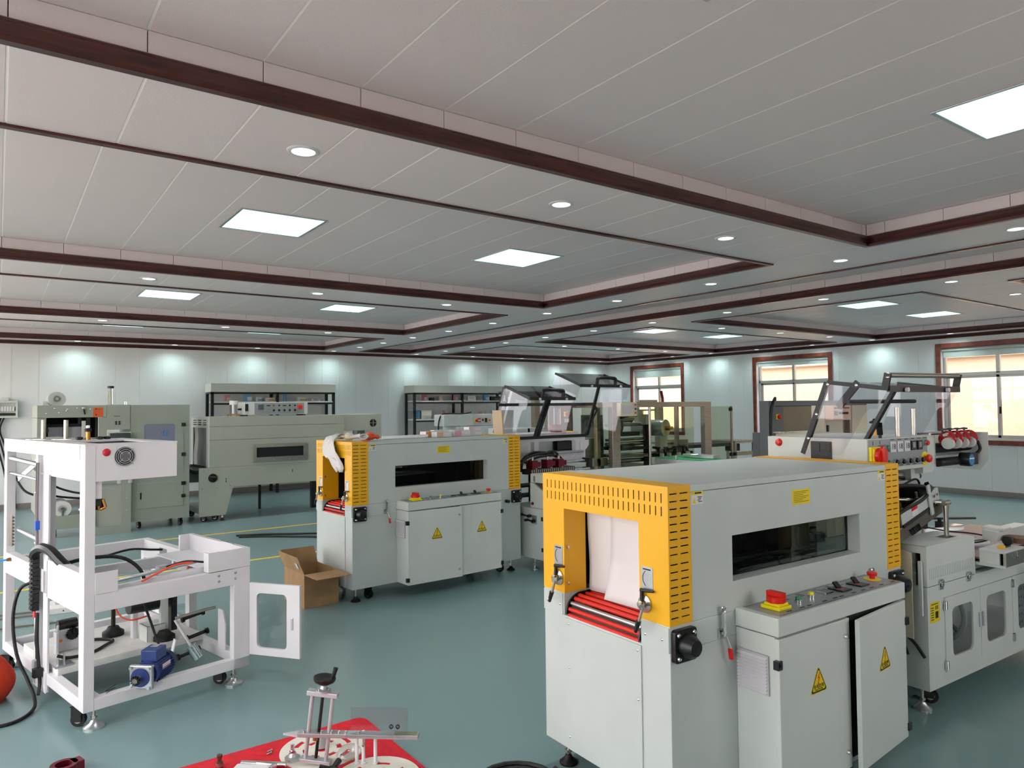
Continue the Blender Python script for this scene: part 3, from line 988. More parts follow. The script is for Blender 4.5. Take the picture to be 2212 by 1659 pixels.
        MB().box(x0 + 0.003, x1 - 0.0, m0 - 0.003, m0, zy, mz).box(x0 + 0.003, x1, m1, m1 + 0.003, zy, mz).box(x0 + 0.003, x1, m0, m1, mz, mz + 0.003).build('mouth_lining', YEL, y)
        MB().box(x0 + D * 0.45, x0 + D * 0.55, 0.02, m0 - 0.02, zy + 0.01, zt - 0.01).box(x0 + D * 0.45, x0 + D * 0.55, m1 + 0.02, W - 0.02, zy + 0.01, zt - 0.01).box(x0 + D * 0.45, x0 + D * 0.55, m0 - 0.01, m1 + 0.01, mz + 0.012, zt - 0.01).build('slot_shade_core', DARK, y)  # dark core behind the slots, their inner shade put into its colour
        if e == 0:
            for v, z in ((m1 - 0.0, zt - 0.32), (m1, zy + 0.04)):
                screw(y, (0.02, v - 0.003, z), 'y-', 0.008)
            for v, fl in ((m0 - 0.032, -1), (m1 + 0.04, -1)):
                lever(y, (-0.001, v, zy + 0.062), fl)
                p = MB().box(-0.002, 0.0, v - 0.03 if v > W / 2 else v - 0.042, v + 0.03 if v > W / 2 else v + 0.02, zy + 0.118, zy + 0.205).build('scale_plate', ALU, y, 0.0005)
                c = v + (0.0 if v > W / 2 else -0.011)
                MB().torus((-0.0025, c - 0.012, zy + 0.16), 0.034, 0.0012, 'x', 10, 5, -1.0, 1.0).box(-0.003, -0.002, c - 0.02, c + 0.02, zy + 0.193, zy + 0.198).build('scale_print', INK, p)
    # fabric curtain in the mouth
    if curtain == 'hang':
        for a, c, swing in ((m0 + 0.004, m0 + 0.3, 0.045), (m0 + 0.295, m1 - 0.004, -0.012)):
            b = MB()
            N, K = 12, 8
            vs = []
            for i in range(N + 1):
                for j in range(K + 1):
                    f, g = i / N, j / K
                    z = mz - (mz - (zy - 0.006)) * f
                    v = a + (c - a) * g
                    u = D + 0.01 - swing * f * f - 0.008 * math.sin(f * 5 + g * 2) * f
                    vs.append((u, v, z))
            b._add(vs, [(i * (K + 1) + j, i * (K + 1) + j + 1, (i + 1) * (K + 1) + j + 1, (i + 1) * (K + 1) + j) for i in range(N) for j in range(K)])
            o = b.build('curtain_strip', PAPER, t)
            sm = o.modifiers.new('thickness', 'SOLIDIFY')
            sm.thickness = 0.0015
    # control cabinet hung on the front
    c0, c1, cv, cz0, cz1, split = cab
    zs_ = cz1 - 0.075
    MB().box(c0 + 0.004, c1 - 0.004, -cv + 0.02, -0.001, cz0, zs_).build('control_cabinet', PALE, t, 0.002)
    MB().box(c0 + 0.03, c1 - 0.03, -cv + 0.0192, -cv + 0.0205, cz0 + 0.02, zs_ - 0.003).build('door_gap_shade', DARK, t)  # dark sheet standing in for shade in the gap beside the open door
    MB().box(c0, c1, -cv, -0.001, zs_ + 0.004, cz1).build('console_box', PALE, t, 0.004)
    fp = MB().box(c0 + 0.03, c1 - 0.004, -cv + 0.012, -0.014, cz1, cz1 + 0.002).build('control_fascia', GPLATE, t)
    def at(f):
        return c0 + (c1 - c0) * f
    z = cz1 + 0.002
    main_switch(fp, (at(0.129), -cv * 0.53, z), (0, 0, 0), 1.12)
    button(fp, (at(0.276), -cv * 0.56, z), (0, 0, 0), GREENB, 0.012)
    button(fp, (at(0.389), -cv * 0.51, z), (0, 0, 0), YELP, 0.012)
    mt = MB().box(at(0.49), at(0.55), -cv * 0.56, -cv * 0.33, z, z + 0.008).build('panel_meter', SCREEN, fp, 0.002)
    MB().box(at(0.48), at(0.49), -cv * 0.56, -cv * 0.33, z, z + 0.008).build('meter_edge', ALU, mt)
    for f in (0.62, 0.773):
        q = MB().box(at(f) - 0.036, at(f) + 0.036, -cv * 0.68, -cv * 0.32, z, z + 0.006).build('temperature_controller', BLK, fp, 0.001)
        MB().bar((at(f) - 0.004, -cv * 0.5, z + 0.006), (at(f) + 0.006, -cv * 0.36, z + 0.026), 0.022, 0.01).build('selector_handle', BLK, q)
        MB().box(at(f) - 0.028, at(f) + 0.006, -cv * 0.62, -cv * 0.48, z + 0.006, z + 0.0068).build('red_scale', mat('faded_red_print', S(150, 90, 84), 0.6), q)
    estop(fp, (at(0.932), -cv * 0.42, z), (0, 0, 0), 0.9)
    sp = []
    for k, f in enumerate((0.13, 0.22, 0.276, 0.389, 0.47, 0.52, 0.62, 0.70, 0.773, 0.86, 0.96)):
        sp += [(at(f) - 0.016, at(f) + 0.016, -cv * 0.84, -cv * 0.80, z - 0.0003, z + 0.0004)]
        if k in (1, 2, 3, 5, 6, 7):
            for j in range(3):
                sp += [(at(f) - 0.014, at(f) + 0.014, -cv * (0.2 + 0.06 * j), -cv * (0.175 + 0.06 * j), z - 0.0003, z + 0.0004)]
    sp += [(c0 + 0.04, c1 - 0.012, -cv + 0.02, -cv + 0.0212, z - 0.0003, z + 0.0004), (c0 + 0.04, c1 - 0.012, -0.024, -0.0228, z - 0.0003, z + 0.0004)]
    lines(fp, INK, sp, 'printed_legends')
    # louvred vent on the cabinet's end
    vz = cz0 + (cz1 - cz0) * 0.56
    lv = MB().box(c0 - 0.006, c0 + 0.004, -cv + 0.045, -0.012, vz, vz + 0.152).build('vent_grille', mat('vent_shade_grey', S(186, 187, 190), 0.5), t, 0.002)  # plate greyed to stand in for shade between the louvres
    lme = MB().prism([(-0.016, 0.0), (-0.004, 0.010), (-0.004, 0.0)], 'y', -cv + 0.05, -0.016).mesh('louvre', WHITE)
    lm2 = MB()
    lm2.v = [(x_, y_, z_) for (x_, y_, z_) in [(-0.017, -cv + 0.05, 0.0), (-0.017, -0.016, 0.0), (-0.004, -0.016, 0.0085), (-0.004, -cv + 0.05, 0.0085), (-0.004, -cv + 0.05, 0.0), (-0.004, -0.016, 0.0)]]
    lm2.f = [(0, 1, 2, 3), (0, 1, 5, 4), (0, 3, 4), (1, 2, 5)]
    lme = lm2.mesh('louvre', WHITE)
    for k in range(11):
        inst('louvre', lme, lv, (c0, 0, vz + 0.008 + k * 0.0128))
    # doors
    dz1 = zs_ - 0.004
    for k, (a, c, ang) in enumerate(((c0 + 0.002, split - 0.003, -open_left), (split + 0.003, c1 - 0.002, open_right))):
        w = c - a + (0.018 if k == 1 and ang else 0.0)
        hx = a if k == 0 else c
        s_ = 1 if k == 0 else -1
        d = MB().box(0 if k == 0 else -w, w if k == 0 else 0, 0.0, 0.02, cz0, dz1).build('door', PALE, t, 0.003, loc=(hx, -cv, 0), rot=(0, 0, ang))
        cx = s_ * w * (0.52 if k == 0 else 0.5)
        danger_triangle(d, cx, cz0 + (dz1 - cz0) * 0.585, -0.001, 0.118)
        for zz in (dz1 - 0.07, cz0 + 0.07):
            if k == 0:
                q = MB().lathe([(0.0, -0.012), (0.008, -0.011), (0.01, -0.004), (0.01, 0.0)], (s_ * (w - 0.035), 0, zz), 'y', 12).box(s_ * (w - 0.035) - 0.003, s_ * (w - 0.035) + 0.003, -0.014, -0.01, zz - 0.006, zz + 0.006).build('door_lock', CHR, d)
            MB().box(-0.014, 0.014, -0.012, 0.012, zz - 0.042, zz - 0.008).build('hinge', BLK, t, 0.002, loc=(hx - s_ * 0.004, -cv + 0.004, 0))
    # fittings on the front
    knob_block(t, 0.008, zy - 0.134)
    knob_block(t, L - 0.122, zy - 0.134)
    for u in clamps:
        toggle_clamp(t, (u, 0, zy - 0.06))
    sticker_small(t, D + 0.008, zt - 0.026)
    sticker_small(t, L - D - 0.072, zt - 0.026)
    sticker_yellow(t, *yplate)
    # feet
    for u in (0.07, L - 0.07):
        for v in (0.075, W - 0.075):
            foot(t, u, v, zb + 0.02, True)
    for u in (0.2, L - 0.2):
        for v in (0.09, W - 0.09):
            caster(t, u, v, zb + 0.001, 0.04, 0.4)
    return t

TA = shrink_tunnel('shrink_tunnel', 'large grey heat shrink tunnel with yellow ends and white curtain, closest to camera', (2.041, 1.836, 0), -0.02,
                   0.77, 1.685, 0.125, 1.312, 0.792, 0.115, (0.37, 1.316, 0.909, 1.092), (0.378, 1.325, 0.2, 0.112, 0.803, 0.865),
                   (0.154, 0.62, 1.166), (0.779, 0.913, 1.178, 1.244), 0.105, 0.0, (0.29, 1.395), 'hang', 0.42)
TB = shrink_tunnel('shrink_tunnel', 'grey heat shrink tunnel with yellow ends standing behind the cardboard box', (2.398, 5.603, 0), 0.074,
                   0.678, 1.847, 0.151, 1.339, 0.811, 0.115, (0.414, 1.43, 0.932, 1.119), (0.422, 1.448, 0.19, 0.118, 0.818, 0.972),
                   (0.13, 0.55, 1.203), (0.855, 0.993, 1.208, 1.272), 0.0, 0.055, (0.318,), None, 0.62)
# rear handle bar of the second tunnel's flipped-up curtain
def curtain_bundle():
    o = MB()
    N, K = 16, 6
    vs = []
    path = [(0.10, 1.375), (0.06, 1.395), (0.02, 1.39), (-0.015, 1.365), (-0.03, 1.33), (-0.04, 1.29), (-0.05, 1.25), (-0.045, 1.21), (-0.03, 1.17), (-0.02, 1.13), (-0.01, 1.09)]
    W_ = [(0.33, 0.37), (0.32, 0.38), (0.31, 0.40), (0.30, 0.42), (0.26, 0.45), (0.22, 0.48), (0.2, 0.47), (0.17, 0.43), (0.14, 0.37), (0.12, 0.31), (0.13, 0.24)]
    n = len(path)
    for i in range(n):
        for j in range(K + 1):
            g = j / K
            a, c = W_[i]
            vs.append((path[i][0] + 0.014 * math.sin(j * 2.3 + i), a + (c - a) * g, path[i][1] + 0.012 * math.sin(j * 1.7 + i * 1.3)))
    o._add(vs, [(i * (K + 1) + j, i * (K + 1) + j + 1, (i + 1) * (K + 1) + j + 1, (i + 1) * (K + 1) + j) for i in range(n - 1) for j in range(K)])
    ob = o.build('folded_curtain', PAPER, TB)
    sm = ob.modifiers.new('thickness', 'SOLIDIFY')
    sm.thickness = 0.004
curtain_bundle()
MB().cyl((1.66, -0.0, 0.70), (1.66, -0.045, 0.70), 0.016, 14).build('black_knob', BLK, TB)

# ================================================================== white sealer frame under assembly
C = thing('sealer_frame', 'white unfinished steel machine frame with overhanging head, blue motor lying inside', 'machine frame', (0.364, 4.202, 0), 0.217)
WC, LC_, ZT = 1.495, 0.89, 1.45
# posts
def cbox(name, *q, m=WHITE, bev=0.003, parent=None):
    return MB().box(*q).build(name, m, parent or C, bev)
cbox('post', 0, 0.05, 0, 0.075, 0.105, ZT)
cbox('post', 0, 0.05, 0.628, 0.672, 0.79, 1.375)
cbox('post', 0, 0.05, 1.437, WC, 0.105, ZT)
cbox('post', 0.0, 0.012, 0.585, 0.665, 0.06, 1.375)
cbox('post', 0.79, LC_, 0, 0.05, 0.105, 0.69)
cbox('post', 0.84, LC_, 1.44, WC, 0.105, 0.69)
cbox('post', 0.84, LC_, 0.70, 0.75, 0.165, 0.6)
ch = cbox('cable_channel', -0.004, 0.03, 0.772, 0.81, 0.06, 1.375)
for z in (1.34, 1.15, 0.86, 0.70):
    screw(ch, (-0.004, 0.815, z), 'x-', 0.008)
pl = cbox('drilled_strip', 0.02, 0.03, 0.672, 0.772, 0.84, 1.375, m=WHITE)
for k in range(5):
    screw(pl, (0.02, 0.715 - 0.004 * k, 1.32 - 0.05 * k), 'x-', 0.008)
# top
tb = cbox('top_beam', -0.003, 0.05, 0.0 + 0.075, WC, 1.373, ZT)
for v in (1.46, 1.2, 0.92, 0.79, 0.61, 0.2):
    for z in (1.437, 1.388):
        screw(tb, (-0.003, v, z), 'x-', 0.007)
cbox('side_panel', 0.002, 0.012, 0.075, 0.628, 1.268, 1.373)
hd = MB()
hd.plate('y', 0.002, 0.01, 0.05, 0.458, 1.26, ZT)
hd.plate('y', 0.79, 0.8, 0.012, 0.458, 1.26, ZT)
hd.plate('x', 0.448, 0.458, 0.01, 0.79, 1.26, ZT)
hd.plate('z', 1.26, 1.268, 0.012, 0.448, 0.01, 0.79, [(0.1, 0.36, 0.1, 0.6)])
head = hd.build('head_box', WHITE, C)
MB().plate('z', ZT - 0.006, ZT + 0.002, 0.0, 0.46, 0.0, WC, [(0.09, 0.37, 0.09, 0.53), (0.30, 0.47, 0.81, WC + 0.1)]).build('head_lid', WHITE, head)
MB().box(0.07, 0.39, 0.07, 0.55, 1.30, 1.31).build('inner_tray', DGREY, head)
fan = MB().lathe([(0.0, -0.002), (0.05, -0.002), (0.05, 0.012)], (0.189, 0.0, 1.383), 'y', 28).build('fan', BLK, head)
fr = MB()
for R in (0.046, 0.036, 0.026):
    fr.torus((0.189, -0.006, 1.383), R, 0.0015, 'y', 28, 5)
for a in (45, 135, 225, 315):
    ca, sa = math.cos(math.radians(a)), math.sin(math.radians(a))
    fr.cyl((0.189 + 0.018 * ca, -0.006, 1.383 + 0.018 * sa), (0.189 + 0.06 * ca, -0.004, 1.383 + 0.06 * sa), 0.0015, 6)
fr.build('finger_guard', mat('guard_grey', S(176, 178, 182), 0.35), fan)
MB().lathe([(0.0, -0.0045), (0.026, -0.004), (0.028, -0.002)], (0.189, 0, 1.383), 'y', 24).build('fan_hub', mat('fan_label_grey', S(96, 98, 104), 0.4), fan)
MB().lathe([(0.0, -0.012), (0.01, -0.011), (0.018, -0.005), (0.02, 0.0), (0.0, 0.002)], (0.1, 0.0, 1.408), 'y', 20).build('red_button', mat('crimson_plastic', S(200, 30, 50), 0.35), head)
MB().lathe([(0.0, 0.024), (0.022, 0.022), (0.026, 0.006), (0.03, 0.0)], (0.458, 0.10, 1.343), 'x', 20).build('amber_lamp', mat('amber_plastic', S(250, 160, 70), 0.3), head)
cbox('head_bracket', 0.052, 0.085, 0.015, 0.05, 1.17, 1.26, parent=head)
MB().box(0.055, 0.09, 0.02, 0.05, 1.115, 1.17).build('valve', BLK, head)
MB().cyl((0.09, 0.02, 1.165), (0.1, 0.015, 1.125), 0.009, 10).cyl((0.1, 0.015, 1.125), (0.075, 0.012, 1.115), 0.008, 10).cyl((0.066, 0.012, 1.135), (0.072, 0.012, 1.112), 0.007, 10).build('brass_elbow', BRASS, head)
for u in (0.19, 0.245):
    MB().cyl((u, 0.08, 1.235), (u, 0.08, 1.262), 0.01, 10).build('spacer', PAPER, head)
# film holders standing on the top
for u, v, h in ((0.145, 1.13, 0.36), (0.235, 0.95, 0.36)):
    d = MB().lathe([(0.0, 0.0), (0.12, 0.0), (0.12, 0.004), (0.0, 0.005)], (u, v, ZT + 0.002), n=36).build('film_plate', STEEL, C)
for u, v in ((0.118, 1.13), (0.19, 0.95)):
    MB().cyl((u, v, ZT + 0.002), (u, v, ZT + 0.12), 0.0125, 14).build('film_rod', STEEL, C)
tn = MB().lathe([(0.0, 0.002), (0.014, 0.002), (0.012, 0.03), (0.012, 0.05)], (0.24, 0.72, ZT), n=14).build('tension_screw', BRASS, C)
MB().lathe([(0.0, 0.048), (0.018, 0.05), (0.02, 0.066), (0.01, 0.07)], (0.24, 0.72, ZT), n=8).build('hand_knob', BLK, tn)
MB().lathe([(0.0, 0.07), (0.011, 0.072), (0.011, 0.086), (0.0, 0.09)], (0.24, 0.72, ZT), n=12).build('steel_cap', CHR, tn)
for u, v in ((0.2, 0.74), (0.3, 0.70), (0.34, 0.70)):
    MB().lathe([(0.0, 0.002), (0.012, 0.002), (0.02, 0.006), (0.02, 0.018), (0.0, 0.022)], (u, v, ZT), n=8).build('star_knob', BLK, C)
# bars across the open side
MB().cyl((0.02, 1.437, 1.327), (0.02, 0.81, 1.31), 0.014, 14).build('cross_bar', ALU, C)
MB().cyl((0.02, 1.437, 1.232), (0.02, 0.81, 1.222), 0.009, 12).build('cross_bar', ALU, C)
MB().bar((0.03, 1.3, 1.2), (0.03, 0.85, 1.34), 0.006, 0.03).build('diagonal_flat', ALU, C)
MB().cyl((0.03, 1.30, 0.884), (0.03, 0.81, 0.868), 0.0135, 14).build('roll_bar', ALU, C)
rk = MB()
rk.box(0.0, 0.002, 1.30, 1.375, 0.78, 0.975)
for k in range(9):
    rk.box(-0.001, 0.012, 1.30, 1.345, 0.787 + k * 0.021, 0.797 + k * 0.021)
rk.build('notched_rack', mat('zinc_dark', S(120, 112, 104), 0.45, metal=0.4), C)
# middle ring of rails
cbox('rail', 0.05, 0.79, 0.0, 0.045, 0.595, 0.688)
rt = MB().plate('x', 0.84, 0.888, 0.05, 1.44, 0.56, 0.69, [(1.05, 1.17, 0.585, 0.665), (0.82, 0.94, 0.585, 0.665), (0.52, 0.70, 0.585, 0.665)]).build('slotted_rail', WHITE, C)
cbox('rail', 0.05, 0.84, 1.445, WC, 0.62, 0.69)
cbox('rail', 0.0, 0.05, 0.075, 0.606, 0.585, 0.795)
cbox('rail', 0.0, 0.05, 0.606, 1.437, 0.60, 0.728)
cbox('rail', 0.05, 0.79, 0.85, 0.89, 0.59, 0.66)
MB().box(0.05, 0.158, -0.004, 0.004, 0.688, 0.796).build('gusset_plate', WHITE, C, 0.002)
MB().lathe([(0.0, 0.0), (0.02, 0.0), (0.02, 0.002), (0.0, 0.0022)], (0.025, 0.48, 0.795), n=18).build('hole_cover', DARK, C)
# end box
eb = MB().plate('y', 0.0, 0.02, 0.638, LC_, 0.692, 0.80).plate('x', 0.862, LC_, 0.02, 0.77, 0.692, 0.80).plate('y', 0.75, 0.77, 0.80, 0.862, 0.692, 0.80).plate('x', 0.638, 0.65, 0.02, 0.06, 0.692, 0.8).plate('z', 0.692, 0.7, 0.65, 0.862, 0.02, 0.75).build('end_box', WHITE, C)
MB().box(0.87, 0.884, 0.18, 0.34, 0.80, 0.804).build('hinge_strip', CHR, eb)
for u in (0.70, 0.80):
    for z in (0.665, 0.632):
        screw(C, (u, 0.0, z), 'y-', 0.008)
# bottom ring
cbox('rail', 0.05, LC_, 0.0, 0.05, 0.105, 0.165)
cbox('rail', 0.0, 0.05, 0.075, 1.437, 0.105, 0.165)
cbox('rail', 0.05, 0.84, 1.445, WC, 0.105, 0.165)
cbox('rail', 0.84, LC_, 0.05, 1.44, 0.105, 0.165)
cbox('drop_plate', -0.004, 0.0, 0.59, 0.82, 0.055, 0.17)
dk = cbox('deck', 0.03, 0.84, 0.50, 1.15, 0.165, 0.205, m=mat('scuffed_white', S(222, 220, 216), 0.5, var=0.06, vscale=14))
for (a, b) in ((0.05, 0.0), (0.84, 0.0), (0.05, 0.5)):
    MB().prism([(a, 0.165), (a + 0.04 * (1 if a < 0.5 else -1), 0.165), (a, 0.205)], 'y', b + 0.02, b + 0.024).build('gusset', WHITE, C)
# blue geared motor lying on the bottom rail
a, bq = Vector((0.265, -0.02, 0.215)), Vector((0.47, 0.13, 0.225))
d = (bq - a).normalized()
mm = MB().cyl(a + d * 0.05, a + d * 0.2, 0.062, 20)
side = d.cross(Vector((0, 0, 1))).normalized()
for k in range(-5, 6):
    ang = k * 0.19
    for sg in (1, -1):
        n_ = side * sg * math.cos(ang) + Vector((0, 0, 1)) * math.sin(ang)
        c_ = a + n_ * 0.064
        mm.bar(c_ + d * 0.085, c_ + d * 0.2, 0.003, 0.014, n_)
mot = mm.build('motor', BLUEM, C)
MB().cyl(a + d * 0.2, a + d * 0.245, 0.066, 20, 0.056).build('fan_cowl', mat('navy_enamel', S(34, 44, 84), 0.5), mot)
MB().bar(a + d * 0.0, a + d * 0.022, 0.125, 0.125).build('flange', ALU, mot, 0.006)
MB().cyl(a - d * 0.006, a + d * 0.06, 0.05, 22).build('gear_case', BLUEM, mot)
MB().cyl(a - d * 0.05, a - d * 0.0, 0.014, 14).build('shaft', STEEL, mot)
sp_ = MB().cyl(a - d * 0.05, a - d * 0.028, 0.018, 12)
for k in range(12):
    t_ = 2 * PI * k / 12
    e_ = side * math.cos(t_) + Vector((0, 0, 1)).cross(Vector((0, 0, 0))) + (side.cross(d)) * math.sin(t_)
    sp_.bar(a - d * 0.044 + e_ * 0.016, a - d * 0.044 + e_ * 0.026, 0.006, 0.01, d)
sp_.build('sprocket', RUB, mot)
MB().bar(a + d * 0.07 + Vector((0, 0, 0.085)), a + d * 0.165 + Vector((0, 0, 0.085)), 0.09, 0.06).build('terminal_box', mat('blue_plastic', S(48, 70, 130), 0.4), mot, 0.006)
MB().bar(a + d * 0.115 - side * 0.0 + Vector((0, 0, 0.118)), a + d * 0.155 + Vector((0, 0, 0.118)), 0.04, 0.002).build('cable_gland', ALU, mot)
np_ = a + d * 0.13 + side * 0.066 + Vector((0, 0, 0.02))
MB().bar(np_ - d * 0.035, np_ + d * 0.035, 0.003, 0.026, Vector((0, 0, 1))).build('name_plate', mat('pink_plate', S(232, 214, 218), 0.5), mot)
for sx in (-1, 1):
    for sz in (-1, 1):
        q_ = a + side * 0.05 * sx + Vector((0, 0, 0.05 * sz))
        MB().cyl(q_ - d * 0.014, q_ + d * 0.03, 0.008, 10).build('bolt', ALU, mot)
# gearbox and parts on the deck
gb = MB().box(0.11, 0.245, 0.80, 0.815, 0.205, 0.36).box(0.095, 0.11, 0.76, 0.815, 0.205, 0.33).build('bearing_plate', WHITE, C, 0.003)
spk = MB().cyl((0.19, 0.80, 0.30), (0.19, 0.785, 0.30), 0.03, 16)
for k in range(16):
    t_ = 2 * PI * k / 16
    spk.box(0.19 + 0.031 * math.cos(t_) - 0.004, 0.19 + 0.031 * math.cos(t_) + 0.004, 0.786, 0.797, 0.30 + 0.031 * math.sin(t_) - 0.004, 0.30 + 0.031 * math.sin(t_) + 0.004)
spk.build('sprocket', RUB, gb)
MB().cyl((0.13, 0.80, 0.27), (0.13, 0.798, 0.27), 0.009, 12).build('orange_label', mat('orange_sticker', S(236, 150, 50), 0.5), gb)
MB().cyl((0.12, 0.83, 0.35), (0.22, 0.83, 0.35), 0.035, 16).build('small_motor', BLK, gb)
MB().box(0.02, 0.11, 0.5, 0.62, 0.205, 0.215).cyl((0.04, 0.53, 0.215), (0.04, 0.53, 0.25), 0.006, 8).cyl((0.09, 0.6, 0.215), (0.09, 0.6, 0.26), 0.006, 8).build('slide_bracket', ALU, C)
for u, v, h in ((0.45, 0.9, 0.60), (0.625, 0.56, 0.26)):
    b = MB().lathe([(0.0, 0.205), (0.062, 0.205), (0.062, 0.23), (0.04, 0.245), (0.03, 0.262), (0.0, 0.265)], (u, v, 0), n=24).build('column_base', RUB, C)
    MB().cyl((u, v, 0.24), (u, v, h), 0.013, 12).build('column', mat('oiled_steel', S(70, 60, 52), 0.35, metal=0.8), b)
MB().cyl((0.45, 0.66, 0.43), (0.67, 0.66, 0.425), 0.052, 18).build('black_cylinder', BLK, C)
MB().box(0.5, 0.53, 0.72, 0.76, 0.205, 0.42).build('cylinder_mount', WHITE, C, 0.002)
MB().box(0.62, 0.665, 0.6, 0.63, 0.205, 0.58).build('pale_upright', PALE, C, 0.002)
MB().box(0.68, 0.715, 0.59, 0.64, 0.24, 0.59).build('black_guide', BLK, C)
MB().box(0.53, 0.64, 0.58, 0.585, 0.205, 0.30).box(0.53, 0.535, 0.58, 0.70, 0.205, 0.30).box(0.53, 0.64, 0.58, 0.70, 0.295, 0.30).build('sheet_bracket', PALE, C)
cw = MB().cyl((0.70, 0.36, 0.19), (0.735, 0.33, 0.115), 0.032, 18).build('counterweight', mat('zinc_plate', S(176, 196, 200), 0.25, metal=0.8), C)
MB().cyl((0.63, 0.42, 0.35), (0.70, 0.36, 0.19), 0.009, 10).build('weight_rod', WHITE, cw)
MB().cyl((0.63, 0.42, 0.36), (0.84, 0.33, 0.40), 0.009, 10).build('cross_shaft', STEEL, C)
MB().bar((0.56, 0.32, 0.14), (0.58, 0.30, 0.27), 0.03, 0.006, (1, 0, 0)).build('drilled_link', WHITE, C)
gl = MB().prism([(0.0, 0.165), (0.0, 0.40), (-0.06, 0.40), (-0.09, 0.32), (-0.09, 0.165)], 'x', 0.83, 0.838).build('bolt_plate', WHITE, C, loc=(0, 0.28, 0))
for z, v, x_ in ((0.345, 0.2, 0.7), (0.24, 0.14, 0.7), (0.16, 0.36, 0.62)):
    p = MB().cyl((x_, v, z - 0.02), (x_ + 0.13, v, z), 0.011, 12).cyl((x_ - 0.004, v, z - 0.02), (x_ + 0.01, v, z - 0.018), 0.02, 12).cyl((x_ + 0.12, v, z - 0.002), (x_ + 0.134, v, z), 0.02, 12).build('threaded_handle', BLK, gl if z > 0.2 else C)
MB().cyl((0.12, 0.16, 0.70), (0.64, 0.16, 0.735), 0.01, 12).build('guide_rod', ALU, C)
MB().bar((0.42, 0.16, 0.735), (0.47, 0.16, 0.738), 0.05, 0.02).build('guide_block', ALU, C)
MB().bar((0.07, 0.1, 0.675), (0.72, 0.1, 0.70), 0.03, 0.03).build('white_channel', WHITE, C)
MB().bar((0.5, 0.3, 0.66), (0.83, 0.3, 0.66), 0.05, 0.006).build('alu_strip', ALU, C)
# hoses and cables
def hose(name, pts, r, m, parent=None):
    return MB().tube(pts, r, 8, 6).build(name, m, parent or C)
hose('black_hose', [(0.08, 0.75, 0.72), (0.25, 0.72, 0.745), (0.4, 0.64, 0.735), (0.48, 0.56, 0.66), (0.5, 0.52, 0.55)], 0.011, RUB)
hose('black_hose', [(0.3, 0.70, 0.74), (0.5, 0.78, 0.75), (0.66, 0.86, 0.715), (0.74, 0.88, 0.70)], 0.007, RUB)
hose('black_hose', [(0.36, 0.2, 0.56), (0.40, 0.18, 0.42), (0.42, 0.14, 0.32), (0.43, 0.1, 0.29)], 0.007, RUB)
hose('orange_hose', [(0.80, 0.50, 0.66), (0.74, 0.46, 0.665), (0.70, 0.42, 0.62), (0.68, 0.40, 0.55)], 0.006, ORNG)
hose('orange_hose', [(0.30, 0.06, 0.70), (0.42, 0.08, 0.735), (0.5, 0.1, 0.75), (0.6, 0.12, 0.745)], 0.006, ORNG)
hose('orange_hose', [(0.40, 0.76, 0.50), (0.42, 0.74, 0.38), (0.48, 0.70, 0.33), (0.58, 0.68, 0.34)], 0.005, ORNG)
hose('black_hose', [(0.45, 0.11, 0.745), (0.56, 0.12, 0.755), (0.66, 0.12, 0.735), (0.72, 0.12, 0.72)], 0.006, RUB)
hose('drive_chain', [(0.06, 0.62, 0.24), (0.12, 0.60, 0.22), (0.24, 0.62, 0.215), (0.34, 0.70, 0.215), (0.40, 0.76, 0.215), (0.36, 0.84, 0.215), (0.28, 0.88, 0.22), (0.2, 0.9, 0.24)], 0.009, RUB)
hose('mains_cable', [(-0.012, 0.745, 1.33), (-0.014, 0.742, 1.1), (-0.012, 0.735, 0.8)], 0.008, BLK)
hose('mains_cable', [(-0.014, 0.725, 1.33), (-0.018, 0.722, 1.0), (-0.014, 0.716, 0.8)], 0.006, mat('grey_sheath', S(120, 110, 118), 0.5))
MB().box(-0.03, -0.008, 0.705, 0.72, 0.95, 1.0).build('blue_connector', mat('blue_connector_plastic', S(36, 92, 216), 0.4), C)
ec = MB()
cp = [(-0.03, 0.735, 0.80), (-0.03, 0.72, 0.81), (-0.03, 0.69, 0.835), (-0.025, 0.62, 0.86), (-0.02, 0.56, 0.865), (-0.005, 0.50, 0.85), (0.02, 0.42, 0.80), (0.05, 0.36, 0.76)]
for i in range(13):
    z_ = 0.80 - i * 0.0245
    inst('chain_link', shared('clink', lambda: MB().box(-0.03, 0.005, -0.03, 0.03, -0.0115, 0.0115).box(-0.035, -0.03, -0.02, 0.02, -0.006, 0.006).mesh('chain_link', BLK, 0.002)), C, (-0.012, 0.735, z_), (0, 0, 0))
MB().tube(cp, 0.026, 8, 3).build('cable_carrier', BLK, C)
st = MB().box(-0.006, -0.004, 0.775, 0.815, 0.50, 0.68).build('warning_strip', YELS, C)
MB().box(-0.008, -0.006, 0.775, 0.815, 0.62, 0.635).box(-0.008, -0.006, 0.775, 0.815, 0.54, 0.556).box(-0.012, -0.006, 0.778, 0.805, 0.44, 0.52).build('red_tag', REDP, st)
text('37', 0.022, INK, st, (-0.008, 0.795, 0.525), (PI / 2, 0, -PI / 2), 'tag_number')
MB().lathe([(0.0, 0.0), (0.012, 0.0), (0.01, 0.02), (0.0, 0.022)], (0, 0, 0), n=12).build('hose_fitting', BRASS, C, loc=(-0.003, 1.32, 0.70), rot=(0, -PI / 2, 0))
hose('blue_air_hose', [(-0.02, 1.32, 0.70), (-0.06, 1.34, 0.697), (-0.16, 1.40, 0.69), (-0.3, 1.5, 0.685)], 0.006, BLUEH)
